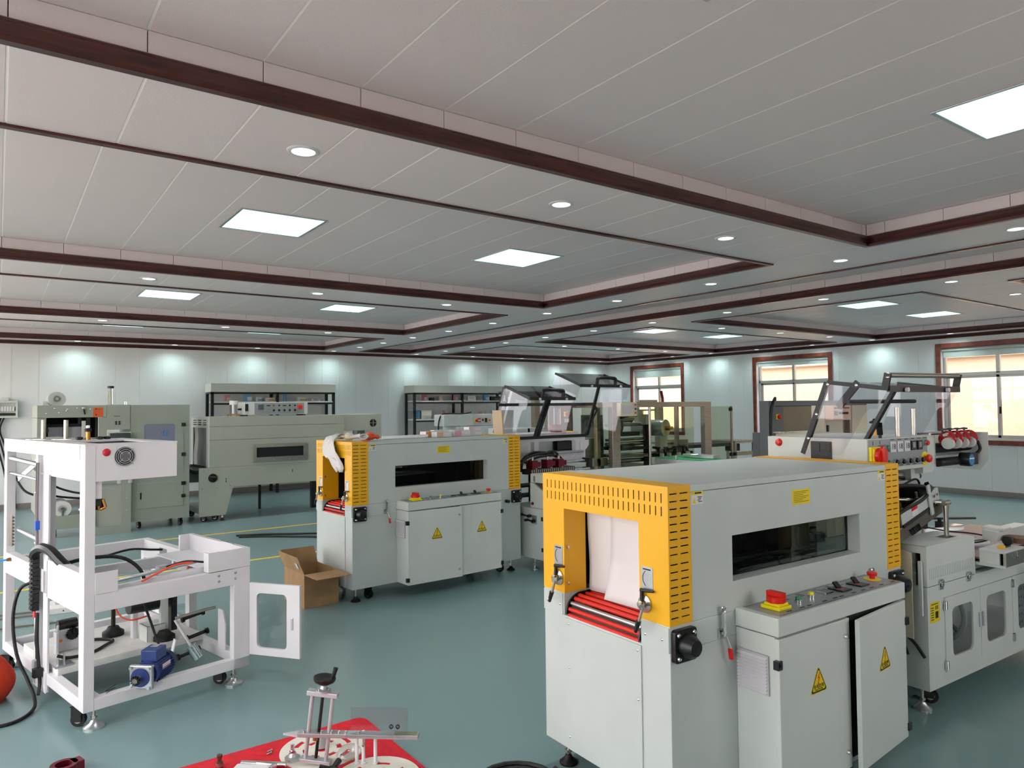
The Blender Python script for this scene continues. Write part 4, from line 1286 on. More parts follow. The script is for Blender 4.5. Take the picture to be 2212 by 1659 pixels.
hose('floor_cable', [(-0.012, 0.815, 0.64), (-0.07, 0.84, 0.60), (-0.10, 0.84, 0.45), (-0.09, 0.80, 0.25), (-0.06, 0.70, 0.12), (-0.05, 0.62, 0.05), (-0.08, 0.52, 0.012), (-0.2, 0.42, 0.009), (-0.36, 0.46, 0.009), (-0.6, 0.5, 0.009)], 0.009, RUB)
hose('loose_lead', [(-0.014, 0.72, 0.48), (-0.02, 0.715, 0.34), (-0.014, 0.72, 0.28), (-0.01, 0.73, 0.22)], 0.007, RUB)
hose('loose_lead', [(-0.014, 0.71, 0.48), (-0.02, 0.69, 0.33), (-0.016, 0.67, 0.2), (-0.016, 0.65, 0.1), (-0.03, 0.62, 0.05)], 0.009, RUB)
pl = MB().box(-0.032, 0.0, 0.70, 0.745, 0.15, 0.215).build('cable_plug', mat('plug_grey', S(160, 160, 164), 0.4, metal=0.3), C, 0.006)
MB().box(-0.05, -0.005, 0.63, 0.67, 0.14, 0.19).build('plug_socket', BLK, C, 0.004)
# door hinged open at the far corner
dr = MB().frame('y', -0.009, 0.009, (0.0, 0.342, 0.172, 0.592), (0.05, 0.255, 0.215, 0.535), 0.028).build('door', WHITE, C, 0.0, loc=(LC_ + 0.003, 0.0, 0.0), rot=(0, 0, math.atan2(-0.273, 0.208) - 0.217))
MB().box(0.045, 0.26, -0.002, 0.002, 0.21, 0.54).build('door_pane', ACR, dr)
MB().box(0.288, 0.298, -0.016, -0.009, 0.335, 0.405).build('door_pull', ALU, dr, 0.002)
dr2 = MB().frame('x', 0.0, 0.014, (0.79, 1.43, 0.172, 0.592), (0.86, 1.36, 0.215, 0.535), 0.03).build('door', WHITE, C, 0.0, loc=(LC_ - 0.005, 0.0, 0.0))
MB().box(0.005, 0.009, 0.855, 1.365, 0.21, 0.54).build('door_pane', ACR, dr2)
# feet
for u, v in ((0.07, 0.06), (0.82, 0.06), (0.07, 1.43), (0.82, 1.43)):
    foot(C, u, v, 0.106, False, 0.05)
for u, v in ((0.025, 0.14), (0.77, 0.13), (0.0, 1.36), (0.77, 1.38)):
    caster(C, u, v, 0.106, 0.036, 0.8)

# ================================================================== acrylic hood shared by the two sealers
def hood(parent, u0, u1, ft, bt, bb, fb, frame_m, posts, handle, tint, side_tint, sheets=True):
    """ft,bt,bb,fb: (v,z) of front-top, back-top, back-bottom, front-bottom"""
    def P(u, q):
        return (u, q[0], q[1])
    h = MB().hexa([P(u0, ft), P(u1, ft), P(u1, (ft[0], ft[1] + 0.006)), P(u0, (ft[0], ft[1] + 0.006)), P(u0, bt), P(u1, bt), P(u1, (bt[0], bt[1] + 0.006)), P(u0, (bt[0], bt[1] + 0.006))]).build('hood_canopy', tint, parent)
    for u in ((u0, u1) if sheets else (u0,)):
        c = 0.25
        cut = (fb[0] + (ft[0] - fb[0]) * (1 - c) + 0.07, fb[1] + (ft[1] - fb[1]) * (1 - c) - 0.02)
        pl = [ft, bt, bb, (fb[0] + 0.04, fb[1] + 0.02), (cut[0] + 0.01, cut[1] - 0.02), (cut[0] - 0.02, cut[1] + 0.01), (fb[0] + (ft[0] - fb[0]) * 0.72, fb[1] + (ft[1] - fb[1]) * 0.72)]
        MB().prism(pl, 'x', u - 0.002, u + 0.002).build('side_sheet', side_tint, h)
    n = 0.022
    MB().bar(P(u0, ft), P(u1, ft), 0.02, 0.034).build('front_bar', frame_m, h)
    MB().bar(P(u0 + 0.008, ft), P(u0 + 0.008, bt), 0.022, n).build('edge_bar', frame_m, h)
    MB().bar(P(u1 - 0.008, ft), P(u1 - 0.008, bt), 0.022, n).build('edge_bar', frame_m, h)
    for u in posts:
        MB().bar(P(u, (ft[0], ft[1])), P(u, fb), 0.036 if handle == 'grip' else 0.03, 0.018).build('hood_post', frame_m, h)
    for u in (u0 + 0.2 * (u1 - u0), u0 + 0.78 * (u1 - u0)):
        MB().cyl((u, ft[0] - 0.012, ft[1] - 0.004), (u, ft[0] - 0.028, ft[1] - 0.004), 0.012, 12).build('bumper', WHITE, h)
    if handle == 'grip':
        c = (u0 + u1) / 2 - 0.0
        w = 0.15
        MB().tube([(c - w, ft[0], ft[1] + 0.005), (c - w, ft[0] - 0.01, ft[1] + 0.06), (c - w + 0.03, ft[0] - 0.012, ft[1] + 0.09), (c + w - 0.03, ft[0] - 0.012, ft[1] + 0.09), (c + w, ft[0] - 0.01, ft[1] + 0.06), (c + w, ft[0], ft[1] + 0.005)], 0.019, 10, 4).build('grip_handle', BLK, h)
    return h

# ================================================================== sealer beside the nearest tunnel
D = thing('sleeve_sealer', 'pale grey sleeve sealing machine with clear raised hood and red perforating wheels', 'machine', (3.903, 1.757, 0), -0.037)
def dbox(name, *q, m=PALE, bev=0.003, parent=None):
    return MB().box(*q).build(name, m, parent or D, bev)
ZF = 0.662
b = MB().plate('x', 0.0, 0.008, 0.0, 0.75, 0.132, ZF).plate('x', 1.94, 1.948, 0.0, 0.75, 0.132, ZF)
b.plate('y', 0.0, 0.008, 0.008, 1.94, 0.132, ZF, [(0.168, 1.75, 0.196, 0.588)])
b.plate('z', 0.132, 0.15, 0.008, 1.94, 0.008, 0.75).plate('z', ZF - 0.01, ZF, 0.008, 1.94, 0.008, 0.75)
base = b.build('base_cabinet', PALE, D)
for k, (a, c) in enumerate(((0.17, 0.562), (0.566, 0.965), (0.97, 1.36), (1.364, 1.748))):
    d = MB().frame('y', -0.006, 0.006, (a, c, 0.198, 0.586), (a + 0.072, c - 0.085, 0.265, 0.525), 0.035).build('door', PALE, D)
    if k == 2:
        hs = [(a + 0.09 + 0.034 * i, a + 0.106 + 0.034 * i, 0.29 + 0.05 * j, 0.306 + 0.05 * j) for i in range(6) for j in range(5)]
        MB().plate('y', 0.0, 0.003, a + 0.065, c - 0.078, 0.258, 0.532, hs).build('perforated_pane', DGREY, d)
    else:
        MB().box(a + 0.065, c - 0.078, -0.001, 0.003, 0.258, 0.532).build('door_pane', ACR, d)
    hx = c - 0.02 if k % 2 == 0 else a + 0.014
    MB().box(hx, hx + 0.008, -0.018, -0.006, 0.37, 0.45).build('door_pull', ALU, d, 0.002)
    hg = a if k % 2 == 0 else c
    for z in (0.548, 0.235):
        MB().box(hg - 0.014, hg + 0.014, -0.012, -0.004, z - 0.022, z + 0.022).cyl((hg, -0.012, z - 0.022), (hg, -0.012, z + 0.022), 0.005, 8).build('hinge', CHR, d)
for u, v, r in ((0.47, 0.42, 0.15), (0.70, 0.30, 0.16)):
    w = MB().torus((u, v, 0.36), r, 0.018, 'x', 30, 8).build('film_wheel', mat('grey_rim', S(170, 176, 176), 0.4), D)
    sp = MB()
    for k in range(5):
        a = 2 * PI * k / 5
        sp.bar((u, v, 0.36), (u, v + r * math.cos(a), 0.36 + r * math.sin(a)), 0.012, 0.03, (1, 0, 0))
    sp.build('wheel_spoke', DGREY, w)
MB().plate('y', 0.735, 0.745, 0.01, 1.94, 0.30, 0.65).build('rear_panel', mat('interior_shade_sheet', S(84, 88, 84), 0.5), D)  # added dark sheet, standing in for the shaded interior behind the doors
MB().bar((0.2, 0.5, 0.42), (0.6, 0.5, 0.36), 0.02, 0.03).build('yellow_stay', YEL, D)
lb = MB().box(0.022, 0.122, -0.001, 0.0, 0.476, 0.58).build('warning_plate', YELS, D)
lines(lb, INK, [(0.03, 0.06, -0.0016, -0.001, 0.49 + 0.012 * k, 0.494 + 0.012 * k) for k in range(6)] + [(0.035, 0.105, -0.0016, -0.001, 0.568, 0.572), (0.075, 0.105, -0.0016, -0.001, 0.495, 0.53), (0.078, 0.086, -0.0016, -0.001, 0.54, 0.56), (0.094, 0.102, -0.0016, -0.001, 0.54, 0.56)])
# motor cover on the near corner
sl = [(0.03 + 0.0185 * k, 0.0335 + 0.0185 * k, 0.70, 0.758) for k in range(26)]
cv = MB().plate('y', 0.0, 0.004, 0.0, 0.53, ZF + 0.004, 0.874, sl)
cv.plate('x', 0.0, 0.004, 0.004, 0.03, ZF + 0.004, 0.874).plate('x', 0.0, 0.004, 0.03, 0.21, 0.835, 0.874)
cv.plate('x', 0.526, 0.53, 0.004, 0.21, ZF + 0.004, 0.874)
cv.plate('z', 0.870, 0.874, 0.0, 0.53, 0.004, 0.21, [(0.33, 0.45, 0.05, 0.125)])
cover = cv.build('motor_cover', PALE, D)
MB().box(0.03, 0.5, 0.06, 0.07, ZF, 0.86).box(0.33, 0.45, 0.05, 0.125, 0.80, 0.81).build('slot_shade_core', DARK, cover)  # dark sheets behind slots and top hole, shade put into their colour
for u in (0.135, 0.437):
    MB().box(u - 0.02, u + 0.02, -0.008, -0.0, ZF - 0.025, ZF + 0.028).cyl((u, -0.01, ZF), (u, -0.016, ZF), 0.012, 10).cyl((u - 0.02, -0.008, ZF + 0.015), (u + 0.02, -0.008, ZF + 0.015), 0.007, 8).build('draw_latch', CHR, cover)
rd = MB().cyl((0.40, 0.085, 0.81), (0.40, 0.085, 1.03), 0.0125, 14).cyl((0.40, 0.085, 1.03), (0.40, 0.085, 1.06), 0.016, 14).build('lift_rod', STEEL, D)
MB().cyl((0.43, 0.085, 1.06), (0.37, 0.085, 1.06), 0.016, 14).lathe([(0.0, -0.014), (0.014, -0.01), (0.014, 0.01), (0.0, 0.014)], (0.43, 0.085, 1.06), 'x', 12).build('rod_eye', STEEL, rd)
MB().cyl((0.40, 0.085, 1.06), (0.05, 0.35, 1.09), 0.012, 12).build('cross_shaft', STEEL, D)
# bracket sheet at the end facing the tunnel
MB().prism([(0.05, 0.4), (0.05, 0.84), (0.1, 0.85), (0.22, 0.78), (0.22, 0.4)], 'x', -0.05, -0.046).build('bracket_sheet', CREAM, D)
MB().box(-0.03, -0.015, 0.012, 0.03, 0.52, 0.80).build('bracket_bar', PALE, D, 0.002)
MB().tube([(-0.03, 0.15, 0.45), (-0.02, 0.1, 0.4), (-0.01, 0.06, 0.36), (0.0, 0.02, 0.3)], 0.008, 8).tube([(-0.03, 0.2, 0.5), (-0.025, 0.14, 0.42), (-0.012, 0.1, 0.3)], 0.007, 8).build('cable', RUB, D)
# tilted sealing jaw
def V3(*a):
    return Vector(a)
j0, j1 = V3(-0.14, 0.20, 0.885), V3(0.44, 0.20, 1.035)
jd = (j1 - j0).normalized()
jn = V3(-jd.z, 0, jd.x)
jaw = MB().bar(j0, j1, 0.16, 0.075, jn).build('sealing_jaw', mat('dark_steel', S(112, 106, 96), 0.4, metal=0.7, var=0.15, vscale=14), D, 0.008)
fin = MB()
for k in range(9):
    c = j0 + jd * (0.22 + 0.012 * k) + V3(0, -0.083, 0) - jn * 0.015
    fin.bar(c - jn * 0.025 + jd * 0.02, c + jn * 0.012, 0.006, 0.005, jd)
fin.build('cooling_fin', BLK, jaw)
MB().bar(j0 + jd * 0.16 + jn * 0.075 + V3(0, -0.075, 0), j1 - jd * 0.02 + jn * 0.075 + V3(0, -0.075, 0), 0.012, 0.085, jn).build('jaw_cover', GREY, jaw, 0.003)
MB().bar(j0 + jd * 0.16 + jn * 0.038 + V3(0, -0.084, 0), j1 - jd * 0.02 + jn * 0.038 + V3(0, -0.084, 0), 0.01, 0.016, jn).build('rubber_strip', RUB, jaw)
MB().bar(j0 + jd * 0.27 + jn * 0.08 + V3(0, -0.0825, 0), j0 + jd * 0.33 + jn * 0.08 + V3(0, -0.0825, 0), 0.001, 0.05, jn).build('caution_sticker', PAPER, jaw)
MB().bar(j0 + jd * 0.27 + jn * 0.094 + V3(0, -0.0835, 0), j0 + jd * 0.33 + jn * 0.094 + V3(0, -0.0835, 0), 0.001, 0.02, jn).build('red_print', REDP, jaw)
for k, s_ in enumerate((0.06, 0.12, 0.24, 0.42)):
    c = j0 + jd * s_ + V3(0, -0.04, 0)
    q = MB().cyl(c + jn * 0.03, c + jn * 0.14, 0.007, 10)
    for i in range(5):
        q.cyl(c + jn * (0.055 + 0.012 * i), c + jn * (0.061 + 0.012 * i), 0.013, 10)
    q.build('spring_bolt', STEEL, jaw)
for k in range(4):
    c = j1 - jd * (0.06 + 0.035 * (k % 2)) + jn * (0.055 + 0.035 * (k // 2)) + V3(0, -0.084, 0)
    MB().cyl(c, c + V3(0, -0.008, 0), 0.008, 8).build('bolt', CHR, jaw)
MB().bar(j1 - jd * 0.14 + V3(0, -0.09, 0) + jn * 0.0, j1 - jd * 0.14 + V3(0, -0.09, 0) + jn * 0.17, 0.008, 0.03, jd).build('clamp_strap', GREY, jaw)
MB().box(-0.1, 0.42, 0.27, 0.40, 1.02, 1.13).build('cylinder_bank', BLK, D, 0.006)
MB().box(0.30, 0.42, 0.18, 0.27, 1.06, 1.15).build('valve_block', DARK, D, 0.004)
for p, r in (([(-0.12, 0.22, 1.15), (0.1, 0.18, 1.165), (0.3, 0.16, 1.15), (0.42, 0.2, 1.12)], 0.012), ([(-0.14, 0.14, 0.98), (0.0, 0.12, 1.04), (0.2, 0.11, 1.09), (0.34, 0.13, 1.14), (0.38, 0.18, 1.16)], 0.009), ([(0.1, 0.2, 1.14), (0.2, 0.17, 1.19), (0.32, 0.19, 1.18), (0.40, 0.22, 1.1)], 0.006), ([(0.36, 0.16, 1.17), (0.42, 0.16, 1.10), (0.45, 0.2, 1.03)], 0.006), ([(0.0, 0.3, 1.16), (0.15, 0.27, 1.2), (0.3, 0.26, 1.19)], 0.01)):
    MB().tube(p, r, 8, 5).build('air_hose', RUB, D)
# film table
tb = MB().box(0.60, 1.75, 0.03, 0.6, 0.675, 0.70).box(0.58, 1.75, -0.13, 0.03, 0.705, 0.72).build('film_table', PALE, D, 0.002)
MB().box(0.58, 0.83, -0.13, 0.0, 0.785, 0.80).build('table_wing', PALE, tb, 0.002)
MB().box(0.60, 1.75, 0.0, 0.55, 0.735, 0.745).build('belt_plate', mat('brown_belt', S(120, 106, 104), 0.3, var=0.1, vscale=10, stretch=(1, 8, 1)), tb)
MB().box(0.584, 0.60, -0.1, 0.0, 0.72, 0.785).build('table_cheek', PALE, tb)
MB().box(0.585, 1.75, -0.132, -0.118, 0.712, 0.79).build('table_rail', STEEL, tb, 0.001)
MB().box(0.60, 1.7, -0.06, -0.04, 0.725, 0.775).build('dark_slot', DARK, tb)
for u in (0.66, 0.72):
    MB().cyl((u, -0.134, 0.757), (u, -0.146, 0.757), 0.006, 8).box(u - 0.002, u + 0.002, -0.136, -0.133, 0.757, 0.785).build('rail_bolt', CHR, tb)
se = MB().box(0.66, 0.69, -0.09, -0.06, 0.80, 0.815).build('sensor_block', YEL, tb, 0.002)
MB().cyl((0.76, -0.07, 0.83), (0.785, -0.07, 0.83), 0.026, 16).box(0.69, 0.77, -0.085, -0.06, 0.80, 0.808).build('sensor_wheel', BLK, se)
MB().cyl((0.95, -0.05, 0.80), (0.95, -0.05, 0.83), 0.07, 20).build('brown_pulley', mat('brown_phenolic', S(110, 70, 48), 0.5), tb)
MB().box(0.86, 1.3, 0.02, 0.10, 0.80, 0.86).box(0.9, 1.0, 0.0, 0.12, 0.86, 0.875).build('tension_bracket', PALE, tb, 0.003)
MB().bar((0.5, 0.56, 0.80), (1.25, 0.40, 0.80), 0.06, 0.03).build('bright_rail', CHR, tb)
MB().bar((0.62, 0.30, 0.755), (1.1, 0.17, 0.76), 0.03, 0.03).build('alu_profile', ALU, tb)
for u, v in ((0.9, 0.46), (1.05, 0.43)):
    MB().box(u - 0.02, u + 0.02, v - 0.02, v + 0.02, 0.815, 0.85).cyl((u, v, 0.85), (u, v, 0.875), 0.012, 10).build('rail_clamp', BLK, tb)
MB().tube([(0.62, 0.45, 0.83), (0.75, 0.43, 0.85), (0.95, 0.35, 0.81), (1.1, 0.25, 0.79), (1.12, 0.18, 0.775), (1.0, 0.16, 0.765), (0.7, 0.25, 0.76)], 0.005, 6).build('signal_cable', RUB, tb)
MB().cyl((0.9, 0.52, 0.87), (1.7, 0.5, 0.80), 0.008, 10).build('long_rod', BLK, tb)
MB().tube([(0.62, 0.6, 1.0), (0.92, 0.56, 0.985), (0.93, 0.56, 0.975), (0.93, 0.56, 0.87)], 0.003, 6, 3).build('thin_wire_guard', DGREY, tb)
MB().prism([(0.55, 0.79), (0.75, 0.85), (1.2, 0.79)], 'y', 0.58, 0.585).build('sloped_plate', ALU, tb)
for u in (1.2,):
    MB().cyl((u, -0.135, 0.66), (u, -0.175, 0.66), 0.03, 14).cyl((u, -0.1, 0.62), (u, -0.17, 0.62), 0.045, 14).build('adjusting_knob', BLK, tb)
# column and film cabinet
dbox('column', 0.46, 0.56, 0.30, 0.36, ZF, 1.25, m=PALE)
dbox('column', 0.50, 0.60, 0.62, 0.76, ZF, 1.24, m=mat('blue_grey_sheet', S(150, 160, 168), 0.4))
dbox('column', -0.08, 0.0, 0.62, 0.75, ZF, 1.24)
MB().cyl((-0.08, 0.36, 1.19), (0.46, 0.36, 1.19), 0.025, 14).build('guide_roller', ALU, D)
MB().cyl((0.50, 0.33, 1.18), (0.60, 0.33, 1.18), 0.02, 12).build('roller_end', BLK, D)
MB().box(-0.088, 0.50, 0.28, 0.33, 1.14, 1.17).build('bar_profile', ALU, D, 0.003)
fc = MB().prism([(-0.088, 1.425), (0.648, 1.425), (0.648, 1.24), (0.60, 1.205), (0.50, 1.205), (0.5, 1.24), (-0.088, 1.24)], 'y', 0.25, 0.88).build('film_cabinet', PALE, D, 0.003)
pn = MB().box(-0.085, 0.546, 0.246, 0.25, 1.262, 1.42).build('control_panel', GPLATE, fc, 0.001)
R0 = (PI / 2, 0, 0)
main_switch(pn, (-0.035, 0.246, 1.335), R0, 1.25)
for k, (u, m_) in enumerate(((0.03, REDP), (0.085, GREENB))):
    button(pn, (u, 0.246, 1.37), R0, m_, 0.016)
for u in (0.16, 0.235, 0.31):
    g = MB().box(u - 0.03, u + 0.03, 0.238, 0.246, 1.345, 1.405).build('counter', WHITE, pn, 0.002)
    text('18', 0.044, INK, g, (u, 0.237, 1.375), R0, 'counter_digits')
for u in (0.38, 0.45):
    g = MB().box(u - 0.025, u + 0.025, 0.236, 0.246, 1.348, 1.402).build('temperature_controller', BLK, pn, 0.002)
    MB().box(u - 0.014, u + 0.014, 0.2355, 0.236, 1.362, 1.394).build('display', GPLATE, g)
button(pn, (0.52, 0.246, 1.385), R0, REDP, 0.014)
button(pn, (0.045, 0.246, 1.29), R0, GREENB, 0.014)
button(pn, (0.095, 0.246, 1.29), R0, GREENB, 0.014)
for k, u in enumerate((0.18, 0.25, 0.325, 0.395, 0.46)):
    s_ = button(pn, (u, 0.246, 1.29), R0, BLK, 0.014)
    MB().bar((u - 0.014, 0.216, 1.292), (u + 0.018, 0.208, 1.296), 0.016, 0.022).build('selector_lever', REDP, s_)
estop(pn, (0.51, 0.246, 1.295), R0, 0.95)
lines(pn, INK, [(u - 0.02, u + 0.02, 0.2455, 0.246, 1.412, 1.416) for u in (0.16, 0.235, 0.31, 0.38, 0.45, 0.52)] + [(-0.04, -0.034, 0.2455, 0.246, 1.39, 1.412), (0.03, 0.036, 0.2455, 0.246, 1.395, 1.413)] + [(u - 0.02, u + 0.02, 0.2455, 0.246, 1.266, 1.27) for u in (0.18, 0.25, 0.325, 0.395)])
# black louvred vent, red lamp on the end facing the tunnel
vt = MB().box(-0.094, -0.088, 0.455, 0.585, 1.30, 1.405).build('side_vent', BLK, fc, 0.003)
for k in range(6):
    for v in (0.462, 0.525):
        MB().box(-0.1, -0.094, v, v + 0.054, 1.345 + k * 0.009, 1.349 + k * 0.009).build('louvre', BLK, vt)
MB().lathe([(0.0, -0.02), (0.015, -0.018), (0.022, -0.006), (0.024, 0.0)], (-0.088, 0.80, 1.39), 'x', 16).build('red_button', REDP, fc)
# things on the film cabinet
for u, v, h in ((0.36, 0.32, 0.17), (0.62, 0.36, 0.16)):
    MB().cyl((u, v, 1.425), (u, v, 1.425 + h), 0.0125, 12).build('guide_pin', STEEL, fc)
kn = MB().cyl((0.26, 0.40, 1.425), (0.26, 0.40, 1.50), 0.008, 10).build('clamp_screw', BRASS, fc)
MB().lathe([(0.0, 0.0), (0.028, 0.002), (0.03, 0.012), (0.012, 0.02), (0.008, 0.03), (0.0, 0.03)], (0.26, 0.40, 1.50), n=8).build('star_knob', BLK, kn)
# film arm with perforating wheels
ap = MB().prism([(0.154, 1.433), (0.154, 1.262), (0.205, 1.195), (0.52, 1.195), (0.52, 1.433)], 'x', 1.1, 1.108).build('arm_plate', PALE, D)
MB().prism([(0.25, 1.425), (0.25, 1.24), (0.3, 1.205), (0.88, 1.205), (0.88, 1.425)], 'x', 0.64, 0.65).build('arm_plate', PALE, D)
for v, z, r, m_ in ((0.27, 1.345, 0.03, RUB), (0.24, 1.262, 0.026, RUB), (0.32, 1.30, 0.012, ALU), (0.2, 1.425, 0.007, CHR), (0.28, 1.43, 0.007, CHR), (0.36, 1.43, 0.007, CHR)):
    MB().cyl((0.65, v, z), (1.1, v, z), r, 16).build('arm_roller', m_, D)
for k, u in enumerate((0.70, 0.79, 0.88, 0.97)):
    w = MB().lathe([(0.0, -0.022), (0.03, -0.02), (0.048, -0.008), (0.05, 0.008), (0.03, 0.02), (0.0, 0.022)], (u + 0.02, 0.215, 1.40), 'x', 20).build('perforating_wheel', mat('crimson_gloss', S(176, 20, 30), 0.2, coat=0.3), D)
    MB().lathe([(0.0, -0.024), (0.034, -0.023), (0.034, 0.0)], (u + 0.012, 0.20, 1.375), 'x', 18).build('wheel_guard', PALE, w)
    MB().bar((u, 0.2, 1.43), (u + 0.02, 0.25, 1.415), 0.02, 0.018).build('wheel_arm', PALE, w)
    MB().cyl((u, 0.23, 1.43), (u, 0.23, 1.452), 0.006, 8).lathe([(0.0, 0.0), (0.02, 0.002), (0.02, 0.01), (0.0, 0.014)], (u, 0.23, 1.452), n=8).build('thumb_knob', BLK, w)
mt = MB().lathe([(0.0, -0.03), (0.038, -0.03), (0.042, -0.02), (0.042, 0.03), (0.0, 0.03)], (0.92, 0.20, 1.27), 'y', 22).box(0.92, 1.05, 0.19, 0.24, 1.235, 1.305).build('drive_motor', BLK, D)
MB().lathe([(0.0, -0.0015), (0.033, -0.001), (0.033, 0.0)], (0.92, 0.17, 1.27), 'y', 22).build('blue_label', BLUEINK, mt)
MB().box(0.89, 0.95, 0.1675, 0.1685, 1.273, 1.281).build('white_print', PAPER, mt)
MB().tube([(1.05, 0.2, 1.30), (1.08, 0.19, 1.33), (1.07, 0.2, 1.38)], 0.009, 8).build('motor_lead', RUB, mt)
# hood
HB = mat('black_satin_metal', S(26, 25, 27), 0.35, metal=0.2)
hd = hood(D, -0.088, 0.679, (0.125, 1.696), (0.474, 1.742), (0.646, 1.316), (0.354, 1.313), HB, (-0.02,), None, ACRT, ACRT)
hb = MB().cyl((-0.105, 0.118, 1.768), (0.672, 0.118, 1.775), 0.014, 16).build('handle_tube', STEEL, hd)
for u, z in ((-0.1, 1.766), (0.668, 1.773)):
    MB().bar((u, 0.118, z + 0.012), (u + 0.005, 0.14, 1.69), 0.012, 0.036, (0, 1, 0)).build('handle_bracket', HB, hb)
for q in ((-0.092, 0.118, 1.768), (-0.092, 0.128, 1.70), (-0.092, 0.30, 1.72), (-0.092, 0.47, 1.73), (-0.092, 0.545, 1.56), (-0.092, 0.6, 1.42)):
    screw(hd, q, 'x-', 0.009)
MB().bar((-0.08, 0.48, 1.74), (-0.08, 0.64, 1.33), 0.02, 0.03).build('hinge_arm', HB, hd)
MB().bar((-0.07, 0.30, 1.735), (-0.07, 0.42, 1.60), 0.014, 0.04).build('stay_arm', HB, hd)
MB().cyl((-0.08, 0.36, 1.63), (0.64, 0.36, 1.63), 0.012, 12).build('rear_tube', HB, hd)
MB().bar((0.02, 0.24, 1.50), (0.1, 0.28, 1.455), 0.03, 0.03).cyl((0.1, 0.28, 1.46), (0.1, 0.28, 1.425), 0.009, 10).build('gas_spring_mount', HB, hd)
# legs
for u, v in ((0.08, 0.08), (1.86, 0.08), (0.08, 0.67), (1.86, 0.67), (0.95, 0.4)):
    foot(D, u, v, 0.133, False, 0.045)
for u, v in ((0.2, 0.1), (1.74, 0.1), (0.2, 0.65), (1.74, 0.65)):
    caster(D, u, v, 0.133, 0.04, 0.5)

# ================================================================== sealer behind the middle tunnel
E_ = thing('sleeve_sealer', 'white sleeve sealing machine with two black-framed smoked hoods behind the middle tunnel', 'machine', (2.398, 5.603, 0), 0.074)
def ebox(name, *q, m=PALE, bev=0.003, parent=None):
    return MB().box(*q).build(name, m, parent or E_, bev)
ebox('lower_cabinet', 1.93, 2.95, -0.40, -0.055, 0.115, 0.615)
ebox('lower_cabinet', 1.935, 2.95, -0.053, 0.30, 0.115, 0.615)
ebox('side_door', 1.924, 1.93, -0.39, -0.22, 0.13, 0.605)
for z in (0.52, 0.22):
    ebox('hinge', 1.918, 1.93, -0.245, -0.222, z - 0.02, z + 0.02, m=BLK)
gp = ebox('groove_panel', 1.931, 1.935, -0.03, 0.08, 0.2, 0.5)
cp_ = ebox('crank_plate', 1.926, 1.93, -0.15, -0.075, 0.457, 0.545, m=ALU)
for dz, dv, s_ in ((0.0, 0.0, 1), (0.045, 0.06, -1)):
    MB().cyl((1.926, -0.118 + dv, 0.49 + dz), (1.89, -0.118 + dv, 0.49 + dz), 0.016, 12).bar((1.893, -0.118 + dv, 0.49 + dz), (1.885, -0.06 + dv * 1.4, 0.50 + dz), 0.012, 0.02, (1, 0, 0)).cyl((1.888, -0.06 + dv * 1.4, 0.50 + dz), (1.85, -0.06 + dv * 1.4, 0.50 + dz), 0.014, 12).build('crank_handle', BLK, E_)
con = MB().prism([(-0.055, 0.62), (-0.055, 0.865), (-0.10, 0.862), (-0.25, 0.78), (-0.40, 0.70), (-0.40, 0.62)], 'x', 1.93, 2.75).build('control_console', PALE, E_)
MB().prism([(-0.105, 0.862), (-0.107, 0.865), (-0.395, 0.705), (-0.393, 0.702)], 'x', 1.945, 2.73).build('control_fascia', GPLATE, con)
ang = math.atan2(0.082, 0.15)
estop(con, (2.0, -0.17, 0.824), (ang, 0, 0), 0.8, False)
main_switch(con, (2.02, -0.235, 0.792), (ang, 0, 0), 0.9)
MB().lathe([(0.0, -0.016), (0.012, -0.014), (0.016, 0.0)], (1.93, -0.09, 0.66), 'x', 14).build('red_lamp', DRED, con)
MB().box(1.928, 1.93, -0.30, -0.245, 0.66, 0.745).build('warning_plate', YELS, con)
ub = ebox('upper_box', 1.935, 2.5, -0.30, -0.055, 0.868, 0.952)
MB().rrect('x', 1.931, 1.936, -0.125, -0.10, 0.875, 0.935, 0.012).build('side_slot', mat('grey_slot', S(130, 132, 126), 0.5), ub)
# film frame
ff = MB().plate('y', 0.3, 0.312, 1.93, 3.09, 1.0, 1.285, [(2.372, 2.931, 1.105, 1.244), (2.255, 2.31, 1.02, 1.244)])
ff.plate('x', 1.93, 1.94, 0.312, 0.8, 1.0, 1.285).plate('x', 3.08, 3.09, 0.312, 0.8, 1.0, 1.285).plate('z', 1.0, 1.01, 1.94, 3.08, 0.312, 0.8)
ff.plate('z', 1.285, 1.325, 1.93, 3.09, 0.40, 0.8)
frm = ff.build('film_frame', WHITE, E_)
MB().box(2.26, 3.0, 0.42, 0.43, 1.02, 1.28).build('inner_sheet', GREY, frm)
MB().box(2.69, 2.92, 0.34, 0.42, 1.13, 1.235).build('film_motor', BLK, frm, 0.012)
ebox('access_panel', 2.04, 2.22, 0.296, 0.30, 1.02, 1.21, parent=frm)
ebox('black_latch', 2.10, 2.12, 0.29, 0.296, 1.035, 1.06, m=BLK, parent=frm)
MB().prism([(3.0, 1.22), (3.0, 1.13), (3.09, 1.13), (3.14, 1.18), (3.14, 1.24), (3.09, 1.24)], 'y', 0.29, 0.296).build('corner_plate', WHITE, frm)
ebox('column', 1.94, 2.02, 0.55, 0.8, 0.115, 1.0)
ebox('column', 3.0, 3.08, 0.32, 0.8, 0.115, 1.0)
for z, v, u0 in ((1.115, 0.29, 2.39), (1.008, 0.27, 2.55), (0.92, 0.2, 2.6)):
    MB().cyl((u0, v, z), (3.05, v, z), 0.014, 14).build('film_roller', ALU, E_)
fm = MB()
vs = []
for i in range(9):
    for j in range(13):
        vs.append((2.62 + 0.42 * j / 12, 0.285 - 0.02 * math.sin(j * 2.1 + i) * 0.5, 1.105 - 0.09 * i / 8 + 0.004 * math.sin(j * 3.3)))
